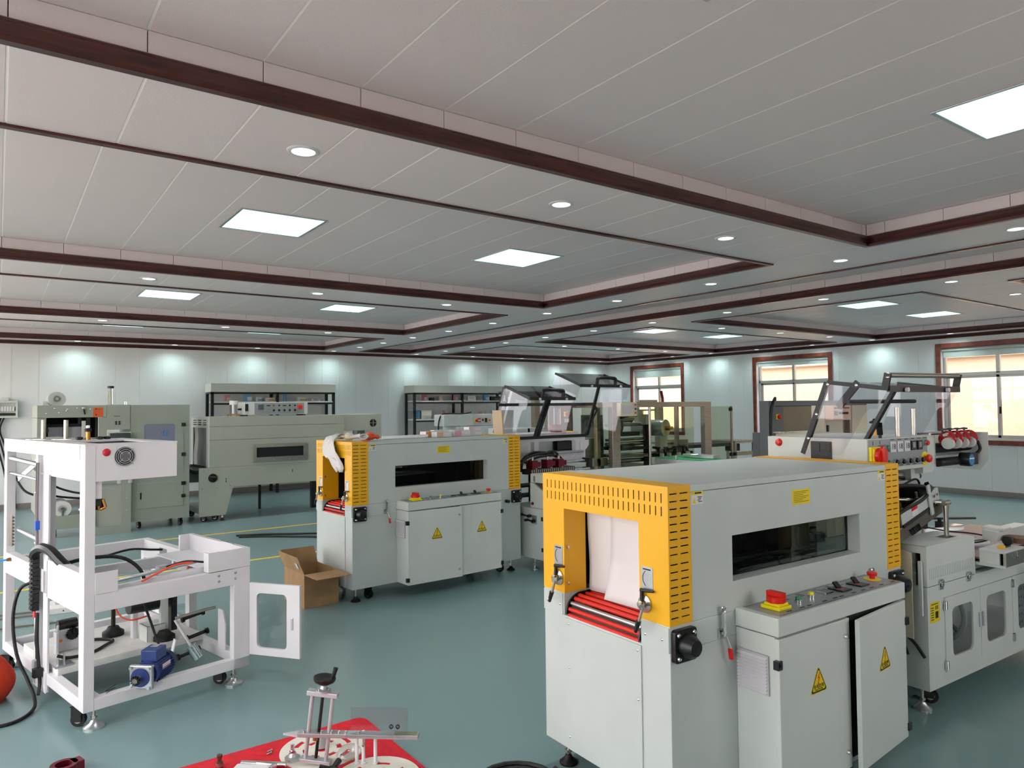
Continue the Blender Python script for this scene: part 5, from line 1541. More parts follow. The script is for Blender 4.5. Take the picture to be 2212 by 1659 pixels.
fm._add(vs, [(i * 13 + j, i * 13 + j + 1, (i + 1) * 13 + j + 1, (i + 1) * 13 + j) for i in range(8) for j in range(12)])
fm.build('shrink_film', ACRT, E_)
ebox('bottom_plate', 2.6, 3.05, 0.24, 0.25, 0.94, 0.99, m=GREY)
ebox('roller_bearing', 3.04, 3.1, 0.2, 0.3, 0.92, 1.04, m=BLK)
# dark red sealing head with cylinders and hoses
shd = MB().box(1.99, 2.62, 0.0, 0.14, 0.93, 0.985).build('sealing_head', DARK, E_, 0.006)
for k in range(22):
    MB().box(2.0 + k * 0.028, 2.012 + k * 0.028, -0.004, 0.0, 0.94, 0.98).build('comb_tooth', STEEL, shd)
for u in (2.03, 2.24, 2.40):
    q = MB().box(u, u + 0.075, 0.02, 0.12, 0.985, 1.07).build('red_block', DRED, shd, 0.003)
    MB().cyl((u + 0.04, 0.06, 1.07), (u + 0.04, 0.06, 1.10), 0.012, 10).cyl((u + 0.045, 0.01, 0.9), (u + 0.045, 0.01, 0.99), 0.009, 10).build('guide_pin', STEEL, q)
    MB().box(u + 0.075, u + 0.135, 0.04, 0.1, 1.0, 1.05).build('red_link', DRED, q, 0.002)
for p, r in (([(1.96, 0.12, 0.96), (1.95, 0.1, 1.03), (2.03, 0.1, 1.1), (2.2, 0.1, 1.13), (2.4, 0.12, 1.12)], 0.014), ([(1.99, 0.15, 0.98), (2.02, 0.15, 1.08), (2.14, 0.15, 1.14), (2.36, 0.15, 1.13), (2.5, 0.16, 1.08)], 0.014), ([(2.0, 0.1, 1.05), (2.2, 0.09, 1.10), (2.45, 0.1, 1.10), (2.55, 0.12, 1.05)], 0.012), ([(2.3, 0.12, 1.13), (2.41, 0.12, 1.15), (2.5, 0.14, 1.11)], 0.012)):
    MB().tube(p, r, 8, 5).build('air_hose', RUB, shd)
MB().cyl((2.41, 0.12, 1.1), (2.41, 0.12, 1.16), 0.016, 12).build('black_cap', BLK, shd)
for q in ((1.935, 2.6, 0.08, 0.3, 0.80, 0.815), (1.935, 2.6, 0.08, 0.3, 0.70, 0.715)):
    ebox('conveyor_rail', *q, m=DARK)
MB().cyl((1.945, 0.12, 0.78), (1.945, 0.24, 0.78), 0.02, 12).build('conveyor_roller', STEEL, E_)
# hoods
h1 = hood(E_, 2.067, 2.736, (0.1, 1.705), (0.5, 1.845), (0.7, 1.34), (0.3, 1.29), HB, (2.314, 2.358), 'grip', SMOKE, ACRT, False)
h2 = hood(E_, 2.82, 3.652, (0.1, 1.85), (0.5, 2.0), (0.7, 1.36), (0.3, 1.29), HB, (3.12,), 'grip', SMOKE, ACRT)
MB().bar((1.93, 0.3, 1.29), (3.09, 0.3, 1.29), 0.03, 0.032).build('hood_rail', HB, E_)
MB().bar((1.93, 0.44, 1.645), (3.2, 0.28, 1.645), 0.03, 0.032).build('hood_rail', HB, E_)
MB().bar((2.08, 0.52, 1.83), (2.08, 0.7, 1.34), 0.02, 0.03).build('hinge_arm', HB, h1)
MB().bar((3.2, 0.26, 1.62), (3.25, 0.26, 1.585), 0.02, 0.03).cyl((3.25, 0.26, 1.575), (3.1, 0.34, 1.245), 0.012, 10).build('gas_spring', HB, h2)
MB().cyl((3.187, 0.294, 1.435), (3.178, 0.298, 1.415), 0.015, 10).build('orange_band', ORNG, h2)
for u, v in ((1.97, -0.07), (2.9, -0.33), (1.97, -0.36), (2.9, 0.25), (3.04, 0.7), (1.98, 0.7)):
    foot(E_, u, v, 0.117, False, 0.035)

# ================================================================== sage-green side sealer by the back wall
G = thing('side_sealer', 'tall sage green side sealing machine with film roll on top, by the back wall', 'machine', (0.411, 10.844, 0), 0.03)
def gbox(name, *q, m=OLIVE, bev=0.003, parent=None):
    return MB().box(*q).build(name, m, parent or G, bev)
GD = 0.85
gbox('right_cabinet', 1.058, 1.81, 0.004, GD, 0.115, 1.705)
gbox('top_housing', 0.0, 0.775, 0.0, GD, 1.545, 1.705)
gbox('switch_column', 0.778, 1.054, -0.004, 0.4, 1.375, 1.71)
gbox('left_cheek', 0.0, 0.098, 0.0, 0.06, 0.95, 1.542)
gbox('left_cheek', 0.0, 0.03, 0.06, GD, 0.30, 1.542)
gbox('right_cheek', 0.69, 0.778, 0.0, 0.06, 0.95, 1.542)
gbox('rear_sheet', 0.03, 0.778, GD - 0.012, GD, 1.0, 1.542, m=DARK)
fw = gbox('film_window', 0.14, 0.62, 0.30, 0.31, 1.0, 1.42, m=mat('pale_film_sheet', S(196, 194, 206), 0.3))
gbox('window_edge', 0.12, 0.66, 0.29, 0.30, 1.42, 1.46, m=DARK)
def film_logo(parent, cx, z, y):
    MB().torus((cx, y, z), 0.04, 0.005, 'y', 22, 5, 0.3, 5.9).build('logo_ring', BLUEINK, parent)
    text('e', 0.09, BLUEINK, parent, (cx + 0.01, y - 0.002, z - 0.005), (PI / 2, 0, 0), 'logo_letter')
    text('x', 0.08, mat('grey_ink', S(120, 122, 132), 0.6), parent, (cx - 0.07, y - 0.002, z + 0.02), (PI / 2, 0.5, 0), 'logo_letter')
film_logo(fw, 0.36, 1.20, 0.297)
gbox('black_latch', 0.07, 0.125, -0.01, 0.0, 1.36, 1.41, m=BLK)
gbox('mid_bed', 0.0, 1.054, 0.0, GD, 0.86, 0.95, m=OLIVE)
for q in ((0.55, 0.60, 0.1, 0.14, 1.0, 1.54), (0.655, 0.685, 0.08, 0.12, 1.0, 1.54), (0.46, 0.5, 0.12, 0.4, 1.46, 1.54), (0.30, 0.34, 0.2, 0.24, 0.95, 1.46)):
    gbox('machine_post', *q, m=DARK)
gbox('steel_post', 0.5, 0.545, 0.1, 0.13, 1.1, 1.5, m=STEEL)
# top fittings
for k, (u, z) in enumerate(((0.19, 1.665), (0.33, 1.655), (0.44, 1.67), (0.10, 1.6), (0.24, 1.61), (0.32, 1.635), (0.59, 1.655))):
    screw(G, (u, 0.0, z), 'y-', 0.011)
lv = MB().lathe([(0.0, -0.02), (0.02, -0.016), (0.02, 0.0)], (0.507, 0.0, 1.67), 'y', 14).build('steel_knob', CHR, G)
MB().bar((0.51, -0.012, 1.65), (0.522, -0.014, 1.585), 0.018, 0.014, (0, 1, 0)).build('black_lever', BLK, lv)
op = MB().box(0.617, 0.731, -0.002, 0.0, 1.549, 1.672).build('orange_plate', mat('orange_plate_paint', S(214, 92, 28), 0.5), G)
lines(op, INK, [(0.64, 0.66, -0.0035, -0.002, 1.648, 1.66), (0.64, 0.66, -0.0035, -0.002, 1.572, 1.584), (0.665, 0.7, -0.0035, -0.002, 1.65, 1.654)])
tub = MB().cyl((0.846, 0.2, 1.71), (0.846, 0.2, 1.935), 0.03, 18).build('air_filter_tube', glass('filter_tube_plastic', (0.7, 0.74, 0.72), 0.05), G)
MB().cyl((0.846, 0.2, 1.935), (0.846, 0.2, 1.965), 0.04, 18).build('tube_cap', BLK, tub)
MB().tube([(0.83, 0.2, 1.715), (0.84, 0.2, 1.8), (0.835, 0.2, 1.9)], 0.006, 6).build('yellow_lead', YEL, tub)
MB().cyl((0.868, 0.18, 1.715), (0.868, 0.18, 1.93), 0.004, 8).build('tie_rod', CHR, tub)
for u in (1.02, 1.04):
    MB().cyl((u, 0.2, 1.71), (u, 0.2, 1.75), 0.004, 8).build('rod_end', CHR, G)
rl = MB().lathe([(0.045, 0.0), (0.095, 0.0), (0.1, 0.005), (0.1, 0.34), (0.095, 0.345), (0.045, 0.345), (0.045, 0.0)], (0.225, 0.15, 1.79), 'y', 30).build('film_roll', mat('film_roll_grey', S(172, 178, 170), 0.35), G)
MB().cyl((0.225, 0.14, 1.79), (0.225, 0.5, 1.79), 0.02, 14).build('roll_shaft', CHR, rl)
MB().box(0.19, 0.21, 0.3, 0.34, 1.7, 1.79).box(0.08, 0.13, 0.3, 0.34, 1.70, 1.76).build('roll_bearing', PALE, rl)
# switch column
lines(G, INK, [(0.86, 0.93, -0.0055, -0.004, 1.552, 1.558)], 'handle_slot')
for u in (0.885, 0.925):
    for z in (1.478, 1.452):
        MB().lathe([(0.0, -0.012), (0.011, -0.01), (0.013, 0.0)], (u, -0.004, z), 'y', 12).build('push_button', BLK, G)
sc = MB().prism([(0.0, 0.95), (0.0, 1.34), (-0.05, 1.33), (-0.1, 1.22), (-0.1, 0.95)], 'x', 0.795, 1.06).build('screen_housing', OLIVE, G)
MB().hexa([(0.805, -0.055, 1.325), (1.05, -0.055, 1.325), (1.05, -0.103, 1.23), (0.805, -0.103, 1.23), (0.805, -0.06, 1.33), (1.05, -0.06, 1.33), (1.05, -0.108, 1.235), (0.805, -0.108, 1.235)]).build('screen', SCREEN, sc)
# right cabinet doors
d = MB().frame('y', -0.006, 0.004, (1.13, 1.727, 0.797, 1.54), (1.228, 1.615, 1.0, 1.438), 0.03).build('upper_door', OLIVE, G)
fb = MB().box(1.22, 1.62, -0.001, 0.003, 0.99, 1.445).build('film_covered_pane', FILMB, d)
film_logo(fb, 1.50, 1.31, -0.004)
d2 = MB().box(1.135, 1.728, -0.006, 0.004, 0.288, 0.634).build('lower_door', OLIVE, G, 0.002)
MB().rrect('y', -0.009, -0.006, 1.178, 1.198, 0.415, 0.505, 0.006).build('door_pull', BLK, d2)
for z in (1.40, 0.98, 0.575, 0.40):
    MB().box(1.70, 1.755, -0.014, 0.004, z, z + 0.048).build('hinge', BLK, d if z > 0.7 else d2, 0.003)
# leaning front panel and lower film cradle
lp = MB().frame('y', -0.09, -0.075, (0.60, 1.056, 0.0, 0.85), (0.64, 0.95, 0.10, 0.665), 0.05).build('front_panel', OLIVE, G)
MB().box(0.62, 0.96, -0.05, -0.045, 0.1, 0.80).build('inner_panel', OLIVE2, lp)
for u, z in ((1.01, 0.46), (1.01, 0.30)):
    screw(lp, (u, -0.09, z), 'y-', 0.009)
gbox('cradle', 0.02, 0.60, 0.0, 0.5, 0.115, 0.285)
lr = MB().lathe([(0.05, 0.0), (0.1, 0.0), (0.1, 0.42), (0.05, 0.42), (0.05, 0.0)], (0.285, 0.02, 0.37), 'y', 28).build('lower_film_roll', mat('white_film', S(214, 214, 208), 0.4), G)
MB().cyl((0.285, 0.0, 0.37), (0.285, 0.5, 0.37), 0.02, 12).cyl((0.285, 0.01, 0.28), (0.285, 0.01, 0.37), 0.012, 8).build('roll_shaft', DGREY, lr)
MB().cyl((0.48, 0.05, 0.34), (0.56, 0.4, 0.32), 0.016, 12).build('cradle_roller', ALU, G)
for p in ([(0.05, 0.5, 0.86), (0.2, 0.4, 0.66), (0.4, 0.3, 0.56), (0.6, 0.2, 0.52)], [(0.05, 0.6, 0.7), (0.2, 0.5, 0.52), (0.4, 0.4, 0.47), (0.62, 0.3, 0.45)], [(-0.25, 0.7, 0.98), (-0.2, 0.6, 0.8), (-0.1, 0.5, 0.6), (0.03, 0.45, 0.52)]):
    MB().tube(p, 0.014, 8).build('cable', RUB, G)
for u, v in ((0.2, 0.08), (1.72, 0.13), (1.2, 0.2), (0.1, 0.75), (1.72, 0.75)):
    caster(G, u, v, 0.116, 0.045, 0.3)

# ================================================================== long sage shrink tunnel beside it
H = thing('long_shrink_tunnel', 'long sage green shrink tunnel with control box on its roof, before the shelves', 'machine', (2.505, 10.983, 0), 0.03)
def hbox(name, *q, m=OLIVE2, bev=0.003, parent=None):
    return MB().box(*q).build(name, m, parent or H, bev)
HW = 0.95
for z0, z1 in ((0.787, 1.181), (1.185, 1.379), (1.383, 1.527)):
    hs = [(0.677, 1.408, 0.901, 1.048)] if z0 < 0.8 else []
    MB().plate('y', 0.0, 0.02, 0.0, 2.09, z0, z1, hs).build('front_panel', OLIVE2, H, 0.002)
hbox('roof', 0.0, 2.09, 0.02, HW, 1.50, 1.525)
hbox('rear_wall', 0.0, 2.09, HW - 0.02, HW, 0.787, 1.5)
hbox('chamber_floor', 0.02, 2.07, 0.05, HW - 0.02, 0.78, 0.80, m=DARK)
wf = MB().plate('y', -0.012, 0.0, 0.629, 1.475, 0.825, 1.098, [(0.677, 1.408, 0.901, 1.048)]).build('window_frame', STEEL, H, 0.002)
for u in (0.65, 0.93, 1.19, 1.455):
    for z in (0.86, 1.075):
        screw(wf, (u, -0.012, z), 'y-', 0.009)
MB().box(0.67, 1.415, 0.004, 0.008, 0.895, 1.055).build('window_pane', SCREEN, wf)
hs = [(0.12 + 0.28 * i, 0.32 + 0.28 * i, 1.40 + 0.032 * j, 1.412 + 0.032 * j) for i in range(3) for j in range(3)]
ef = MB().plate('x', -0.012, 0.0, 0.0, 1.0, 0.787, 1.525, hs + [(0.12, 0.88, 0.785, 1.36)]).build('end_frame', PALE, H)
cu = MB()
vs = []
for i in range(7):
    for j in range(15):
        vs.append((0.012 + 0.012 * math.sin(j * 1.7) + 0.01 * math.sin(i), 0.14 + 0.72 * j / 14, 1.36 - 0.57 * i / 6))
cu._add(vs, [(i * 15 + j, i * 15 + j + 1, (i + 1) * 15 + j + 1, (i + 1) * 15 + j) for i in range(6) for j in range(14)])
cu.build('end_curtain', mat('grey_curtain', S(176, 176, 174), 0.8), H)
cb = hbox('control_box', 0.52, 1.5, 0.06, 0.45, 1.545, 1.735, m=PALE)
pn = MB().box(0.665, 1.44, 0.052, 0.06, 1.555, 1.725).build('control_panel', GPLATE, cb, 0.002)
MB().box(0.72, 0.80, 0.045, 0.052, 1.62, 1.70).build('temperature_display', SCREEN, pn, 0.002)
for k in range(6):
    u = 0.875 + 0.083 * k
    MB().lathe([(0.0, -0.018), (0.014, -0.016), (0.018, 0.0)], (u, 0.052, 1.61), 'y', 12).build('rotary_knob', BLK if k else CHR, pn)
    if k in (0, 3):
        lines(pn, INK, [(u - 0.028, u + 0.028, 0.0505, 0.052, 1.675, 1.69)], 'name_plate')
    else:
        MB().lathe([(0.0, -0.012), (0.012, -0.01), (0.014, 0.0)], (u, 0.052, 1.685), 'y', 12).build('push_button', BRASS if k == 1 else BLK, pn)
os_ = MB().box(1.33, 1.39, 0.03, 0.052, 1.64, 1.70).build('main_switch', mat('orange_plastic', S(226, 104, 30), 0.4), pn, 0.004)
MB().lathe([(0.0, -0.02), (0.03, -0.016), (0.034, 0.0)], (1.37, 0.03, 1.655), 'y', 16).build('switch_knob', REDP, os_)
MB().box(0.525, 0.57, 0.052, 0.06, 1.60, 1.71).build('end_vent', BLK, cb)
for u in (0.56, 1.46):
    hbox('box_foot', u - 0.02, u + 0.02, 0.1, 0.4, 1.525, 1.547, m=DARK)
fp_ = MB().cyl((0.40, 0.2, 1.56), (0.40, 0.2, 1.74), 0.06, 20).build('roof_motor', glass('roof_motor_guard', (0.7, 0.72, 0.74), 0.08), H)
MB().cyl((0.40, 0.2, 1.70), (0.40, 0.2, 1.76), 0.062, 20).build('motor_cap', PALE, fp_)
MB().cyl((0.40, 0.2, 1.56), (0.40, 0.2, 1.73), 0.03, 14).build('motor_core', STEEL, fp_)
MB().box(0.32, 0.48, 0.12, 0.28, 1.553, 1.563).box(0.33, 0.345, 0.13, 0.145, 1.525, 1.555).box(0.455, 0.47, 0.13, 0.145, 1.525, 1.555).box(0.33, 0.345, 0.255, 0.27, 1.525, 1.555).box(0.455, 0.47, 0.255, 0.27, 1.525, 1.555).build('motor_stand', BRASS, fp_)
MB().cyl((0.46, 0.2, 1.63), (0.51, 0.2, 1.63), 0.012, 10, 0.02).build('cable_gland', BLK, fp_)
# lower beam and legs
MB().prism([(-0.142, 0.785), (2.1, 0.785), (2.1, 0.48), (0.34, 0.492), (0.23, 0.088), (-0.14, 0.086)], 'y', 0.0, 0.02).build('side_skirt', OLIVE2, H, 0.002)
hbox('rear_skirt', -0.14, 2.1, HW - 0.02, HW, 0.5, 0.785)
hbox('leg_box', -0.13, 0.2, 0.02, HW - 0.02, 0.12, 0.2)
hbox('leg', 1.72, 1.80, 0.45, 0.53, 0.0, 0.5, m=DARK)
hbox('leg', 1.0, 1.04, HW - 0.05, HW - 0.02, 0.0, 0.5, m=DARK)
kb = MB().lathe([(0.0, -0.02), (0.06, -0.018), (0.064, 0.0)], (0.048, 0.0, 0.635), 'y', 22).build('round_cover', BLK, H)
MB().bar((0.0, -0.022, 0.66), (0.09, -0.022, 0.645), 0.012, 0.006, (0, 1, 0)).build('cover_bar', DGREY, kb)
for u, z in ((-0.08, 0.74), (-0.1, 0.49), (0.1, 0.5), (0.29, 0.505), (1.23, 0.62)):
    screw(H, (u, 0.0, z), 'y-', 0.011)
lines(H, INK, [(0.228, 0.24, -0.001, 0.0, 0.6, 0.62), (0.228, 0.24, -0.001, 0.0, 0.56, 0.59), (1.225, 1.237, -0.001, 0.0, 0.65, 0.69)], 'adjusting_slot')
hbox('infeed_bed', -0.17, 0.0, 0.1, 0.9, 0.70, 0.75, m=DARK)
hbox('outfeed_bridge', 2.09, 2.70, 0.3, 0.9, 1.25, 1.525)
fbx = hbox('fan_box', 2.70, 3.02, 0.5, 0.9, 1.0, 1.527)
hbox('outfeed_leg', 2.5, 2.56, 0.5, 0.56, 0.0, 1.25, m=WHITE)
hbox('outfeed_leg', 2.75, 2.80, 0.6, 0.66, 0.0, 1.0, m=OLIVE2)
fn = MB().lathe([(0.0, -0.004), (0.065, -0.004), (0.068, 0.0)], (2.86, 0.5, 1.37), 'y', 24).build('fan', BLK, fbx)
MB().box(2.79, 2.93, 0.492, 0.496, 1.366, 1.374).box(2.856, 2.864, 0.492, 0.496, 1.3, 1.44).build('fan_guard', OLIVE2, fn)
for u, v in ((-0.05, 0.1), (0.12, 0.15), (-0.05, 0.8)):
    caster(H, u, v, 0.122, 0.045, 0.9)
foot(H, 0.2, 0.06, 0.1, True, 0.03)
cab = MB().tube([(2.5, 9.4, 0.012), (2.75, 9.25, 0.012), (3.05, 9.0, 0.012), (3.35, 8.7, 0.012), (3.55, 8.2, 0.012)], 0.013, 8).build('power_cable', RUB)
tag(cab, 'thick black power cable lying on the floor below the long sage tunnel', 'cable', 'black cables on the floor')
cab = MB().tube([(2.5, 9.52, 0.012), (2.8, 9.4, 0.012), (3.1, 9.2, 0.012), (3.5, 8.9, 0.012), (3.7, 8.3, 0.012)], 0.013, 8).build('power_cable', RUB)
tag(cab, 'second black cable beside the thick one, a little nearer the back wall', 'cable', 'black cables on the floor')

# ================================================================== machine with control box before the second shelf
N = thing('tray_sealer', 'sage grey machine with raised control box, standing before the right-hand shelf', 'machine', (6.45, 11.0, 0), 0.0)
nb = MB().box(0.0, 1.2, 0.0, 0.35, 1.29, 1.497).build('control_box', GREY, N, 0.004)
npn = MB().box(0.62, 1.02, -0.004, 0.0, 1.322, 1.446).build('control_panel', ALU, nb, 0.002)
main_switch(npn, (0.675, -0.004, 1.382), R0, 0.8)
for u in (0.725, 0.765):
    for z in (1.36, 1.41):
        MB().lathe([(0.0, -0.01), (0.011, -0.008), (0.012, 0.0)], (u, -0.004, z), 'y', 10).build('push_button', BLK, npn)
MB().box(0.81, 0.845, -0.01, -0.004, 1.37, 1.41).build('small_meter', SCREEN, npn)
MB().box(0.875, 0.92, -0.012, -0.004, 1.345, 1.425).build('breaker', BLK, npn)
main_switch(npn, (0.97, -0.004, 1.385), R0, 0.5)
MB().box(0.3, 0.36, -0.002, 0.0, 1.44, 1.47).build('label', PAPER, nb)
MB().tube([(-0.06, 0.1, 1.1), (-0.05, 0.1, 1.35), (0.02, 0.12, 1.49), (0.15, 0.15, 1.515), (0.5, 0.18, 1.51), (0.7, 0.2, 1.53)], 0.014, 8).build('cable', RUB, nb)
bd = MB().plate('y', -0.05, -0.04, 0.27, 1.35, 0.62, 1.27, [(0.85 + 0.03 * k, 0.858 + 0.03 * k, 1.17, 1.215) for k in range(14)]).box(0.27, 1.35, -0.04, 0.5, 0.62, 1.282).build('body', GREY, N)
for u in (0.32, 1.28):
    for v in (0.0, 0.42):
        MB().box(u, u + 0.05, v, v + 0.05, 0.0, 0.62).build('leg', GREY, N)

# ================================================================== stainless wrapping machine
F = thing('wrapping_machine', 'stainless steel wrapping machine with green-tinted doors and a film roll inside', 'machine', (0, 0, 0), 0.0)
def fbox(name, *q, m=STN, bev=0.003, parent=None):
    return MB().box(*q).build(name, m, parent or F, bev)
y0, y1 = 6.7, 7.7
fbox('post', 6.44, 6.58, y0, y0 + 0.08, 0.02, 1.60)
fbox('post', 8.27, 8.415, y0, y0 + 0.08, 0.02, 1.60)
fbox('post', 6.44, 6.56, y1 - 0.08, y1, 0.02, 1.60)
fbox('post', 8.30, 8.415, y1 - 0.08, y1, 0.02, 1.60)
fbox('top_beam', 6.44, 8.415, y0, y0 + 0.08, 1.60, 1.67)
fbox('top_beam', 6.44, 8.415, y1 - 0.08, y1, 1.60, 1.67)
fbox('top_beam', 6.44, 6.54, y0 + 0.08, y1 - 0.08, 1.60, 1.67)
fbox('top_beam', 8.315, 8.415, y0 + 0.08, y1 - 0.08, 1.60, 1.67)
fbox('top_beam', 5.95, 6.44, y1 - 0.3, y1 - 0.2, 1.60, 1.67)
fbox('post', 5.95, 6.03, y1 - 0.3, y1 - 0.2, 0.02, 1.60)
fbox('post', 6.26, 6.32, y0 + 0.1, y0 + 0.16, 0.3, 1.60)
fbox('lower_rail', 6.58, 8.27, y0, y0 + 0.06, 0.5, 0.6)
fbox('lower_rail', 6.58, 8.27, y1 - 0.06, y1, 0.5, 0.6)
fbox('lower_rail', 6.0, 6.44, y0 + 0.1, y0 + 0.16, 0.85, 0.95)
fbox('base_plate', 6.44, 8.415, y0 + 0.08, y1 - 0.08, 0.55, 0.57, m=DARK)
for x in (6.5, 8.35):
    for y in (y0 + 0.05, y1 - 0.05):
        MB().cyl((x, y, 0), (x, y, 0.03), 0.04, 14).build('levelling_foot', RUB, F)
# operator box
hm = MB().box(6.505, 6.80, y0 - 0.09, y0 - 0.005, 1.485, 1.664).build('operator_box', CREAM, F, 0.006)
MB().box(6.54, 6.70, y0 - 0.094, y0 - 0.09, 1.52, 1.63).build('touch_screen', mat('pale_screen', S(214, 210, 214), 0.2), hm)
for z, m_ in ((1.637, REDP), (1.58, BLK), (1.53, REDP)):
    button(hm, (6.755, y0 - 0.09, z), R0, m_, 0.013)
# doors
for a, c, m_ in ((6.60, 7.08, GREENT), (7.14, 8.05, GREENT)):
    MB().box(a, c, y0 + 0.02, y0 + 0.026, 0.62, 1.59).build('door_pane', m_, F)
MB().cyl((7.105, y0 - 0.02, 0.70), (7.105, y0 - 0.02, 1.60), 0.018, 12).build('door_pole', STEEL, F)
fbox('mid_post', 8.02, 8.06, y0 + 0.3, y0 + 0.36, 0.57, 1.60)
od = MB().box(0.0, 0.47, -0.003, 0.003, 0.62, 1.60).build('open_door', GREENT, F, loc=(8.42, y0, 0), rot=(0, 0, 0.0))
MB().box(0.44, 0.47, -0.012, 0.012, 0.62, 1.60).build('door_edge', STN, od)
for z in (1.53, 0.86):
    MB().box(0.42, 0.46, -0.02, 0.02, z, z + 0.05).build('door_hinge', BLK, od)
od = MB().box(0.0, 0.43, -0.003, 0.003, 0.62, 1.60).build('open_door', GREENT, F, loc=(6.03, y0 + 0.13, 0), rot=(0, 0, -0.15))
for z in (1.45, 1.05):
    MB().box(6.585, 6.615, y0 - 0.015, y0 + 0.02, z, z + 0.06).build('hinge', BLK, F)
# film roll and works
fr_ = MB().lathe([(0.04, 0.0), (0.112, 0.0), (0.115, 0.004), (0.115, 0.5), (0.112, 0.504), (0.04, 0.504), (0.04, 0.0)], (0, 0, 0), 'y', 30).build('film_roll', mat('film_roll_blue', S(150, 168, 176), 0.2, spec=0.7), F, loc=(7.62, 6.86, 1.305), rot=(0, 0, 0.2))
MB().lathe([(0.045, -0.004), (0.118, -0.003), (0.12, 0.002), (0.045, 0.004)], (0, 0, 0), 'y', 30).build('roll_face', CREAM, fr_)
MB().cyl((0, -0.07, 0), (0, 0.55, 0), 0.03, 14).build('roll_shaft', BRASS, fr_)
MB().cyl((0, -0.11, 0), (0, -0.07, 0), 0.024, 10).build('brass_nut', YEL, fr_)
works = [(7.36, 7.42, 6.95, 7.05, 0.57, 1.5, DARK), (6.9, 7.3, 7.0, 7.1, 1.42, 1.46, STN), (6.9, 7.35, 7.1, 7.2, 1.2, 1.26, DARK), (6.75, 7.3, 6.9, 7.3, 1.02, 1.06, DARK), (6.75, 7.3, 6.9, 7.3, 0.92, 0.96, STN), (7.12, 7.2, 6.9, 6.98, 1.4, 1.56, PAPER), (7.24, 7.32, 6.9, 6.98, 1.36, 1.5, PAPER), (7.45, 8.3, 6.95, 7.3, 0.90, 0.95, DARK), (7.6, 7.75, 6.95, 7.05, 1.0, 1.18, WHITE), (7.9, 8.1, 7.1, 7.4, 1.05, 1.08, STN), (8.05, 8.25, 7.0, 7.3, 0.95, 1.12, STN), (6.6, 6.75, 7.2, 7.5, 0.6, 1.5, DGREY), (7.3, 7.75, 7.4, 7.45, 1.38, 1.42, DARK), (7.5, 7.85, 7.5, 7.55, 1.45, 1.56, YELS), (6.1, 6.42, 7.0, 7.4, 0.95, 1.2, OLIVE2), (6.0, 6.1, 7.0, 7.3, 0.9, 1.3, YEL)]
for q in works:
    fbox('machine_unit', *q[:6], m=q[6], bev=0.004)
for u in (7.55, 7.7, 7.9, 8.1):
    MB().cyl((u, 6.95, 0.95), (u, 6.95, 1.02), 0.025, 12).cyl((u, 6.95, 1.02), (u, 6.95, 1.035), 0.04, 12).build('hand_knob', BLK, F)
    MB().box(u - 0.015, u + 0.015, 6.85, 6.9, 0.86, 0.95).build('carriage_block', PAPER, F)
for z, r in ((1.10, 0.03), (1.16, 0.02), (1.36, 0.022), (0.87, 0.03)):
    MB().cyl((6.65, 7.05, z), (7.36, 7.05, z), r, 12).build('transfer_roller', STEEL, F)
for p in ([(6.75, 6.95, 1.45), (7.0, 6.93, 1.49), (7.2, 6.95, 1.47), (7.3, 7.0, 1.42)], [(7.5, 7.0, 1.03), (7.8, 6.95, 1.0), (8.1, 6.95, 1.04), (8.25, 7.0, 0.95)], [(6.8, 7.0, 1.2), (6.85, 6.95, 1.3), (6.9, 7.0, 1.42)]):
    MB().tube(p, 0.018, 8).build('air_hose', RUB, F)
MB().tube([(7.72, 7.0, 1.67), (7.72, 7.0, 1.70), (7.72, 7.0, 1.72)], 0.02, 8).cyl((7.72, 7.0, 1.72), (7.69, 7.0, 1.83), 0.02, 10).build('lifting_hook', DRED, F)
fbox('top_bracket', 7.1, 7.45, 6.85, 6.9, 1.67, 1.70, m=STN)
MB().box(6.9, 7.3, 6.75, 6.80, 1.55, 1.57).build('lamp_bar', WHITE, F)
# switch box on the far end
sb = MB().box(6.05, 6.25, y1 - 0.42, y1 - 0.3, 1.28, 1.60).build('switch_box', STN, F, 0.006)
main_switch(sb, (6.14, y1 - 0.42, 1.52), R0, 0.8)
MB().box(6.12, 6.20, y1 - 0.423, y1 - 0.42, 1.41, 1.46).build('sticker', PAPER, sb)
# infeed table at the far end
tb = MB().box(9.62, 10.15, 7.2, 7.75, 1.0, 1.04).box(9.62, 9.66, 7.2, 7.24, 0.03, 1.0).box(10.11, 10.15, 7.2, 7.24, 0.03, 1.0).box(9.62, 9.66, 7.71, 7.75, 0.03, 1.0).box(10.11, 10.15, 7.71, 7.75, 0.03, 1.0).box(9.62, 10.15, 7.2, 7.24, 0.80, 0.86).build('infeed_table', STN, F, 0.002)
MB().box(8.45, 9.62, 7.25, 7.7, 0.96, 1.01).build('infeed_bed', DARK, tb)
MB().box(9.75, 9.95, 7.35, 7.5, 0.86, 0.98).build('table_motor', BLK, tb, 0.01)
for x in (9.64, 10.13):
    for y in (7.22, 7.73):
        MB().cyl((x, y, 0), (x, y, 0.03), 0.03, 12).build('levelling_foot', RUB, tb)

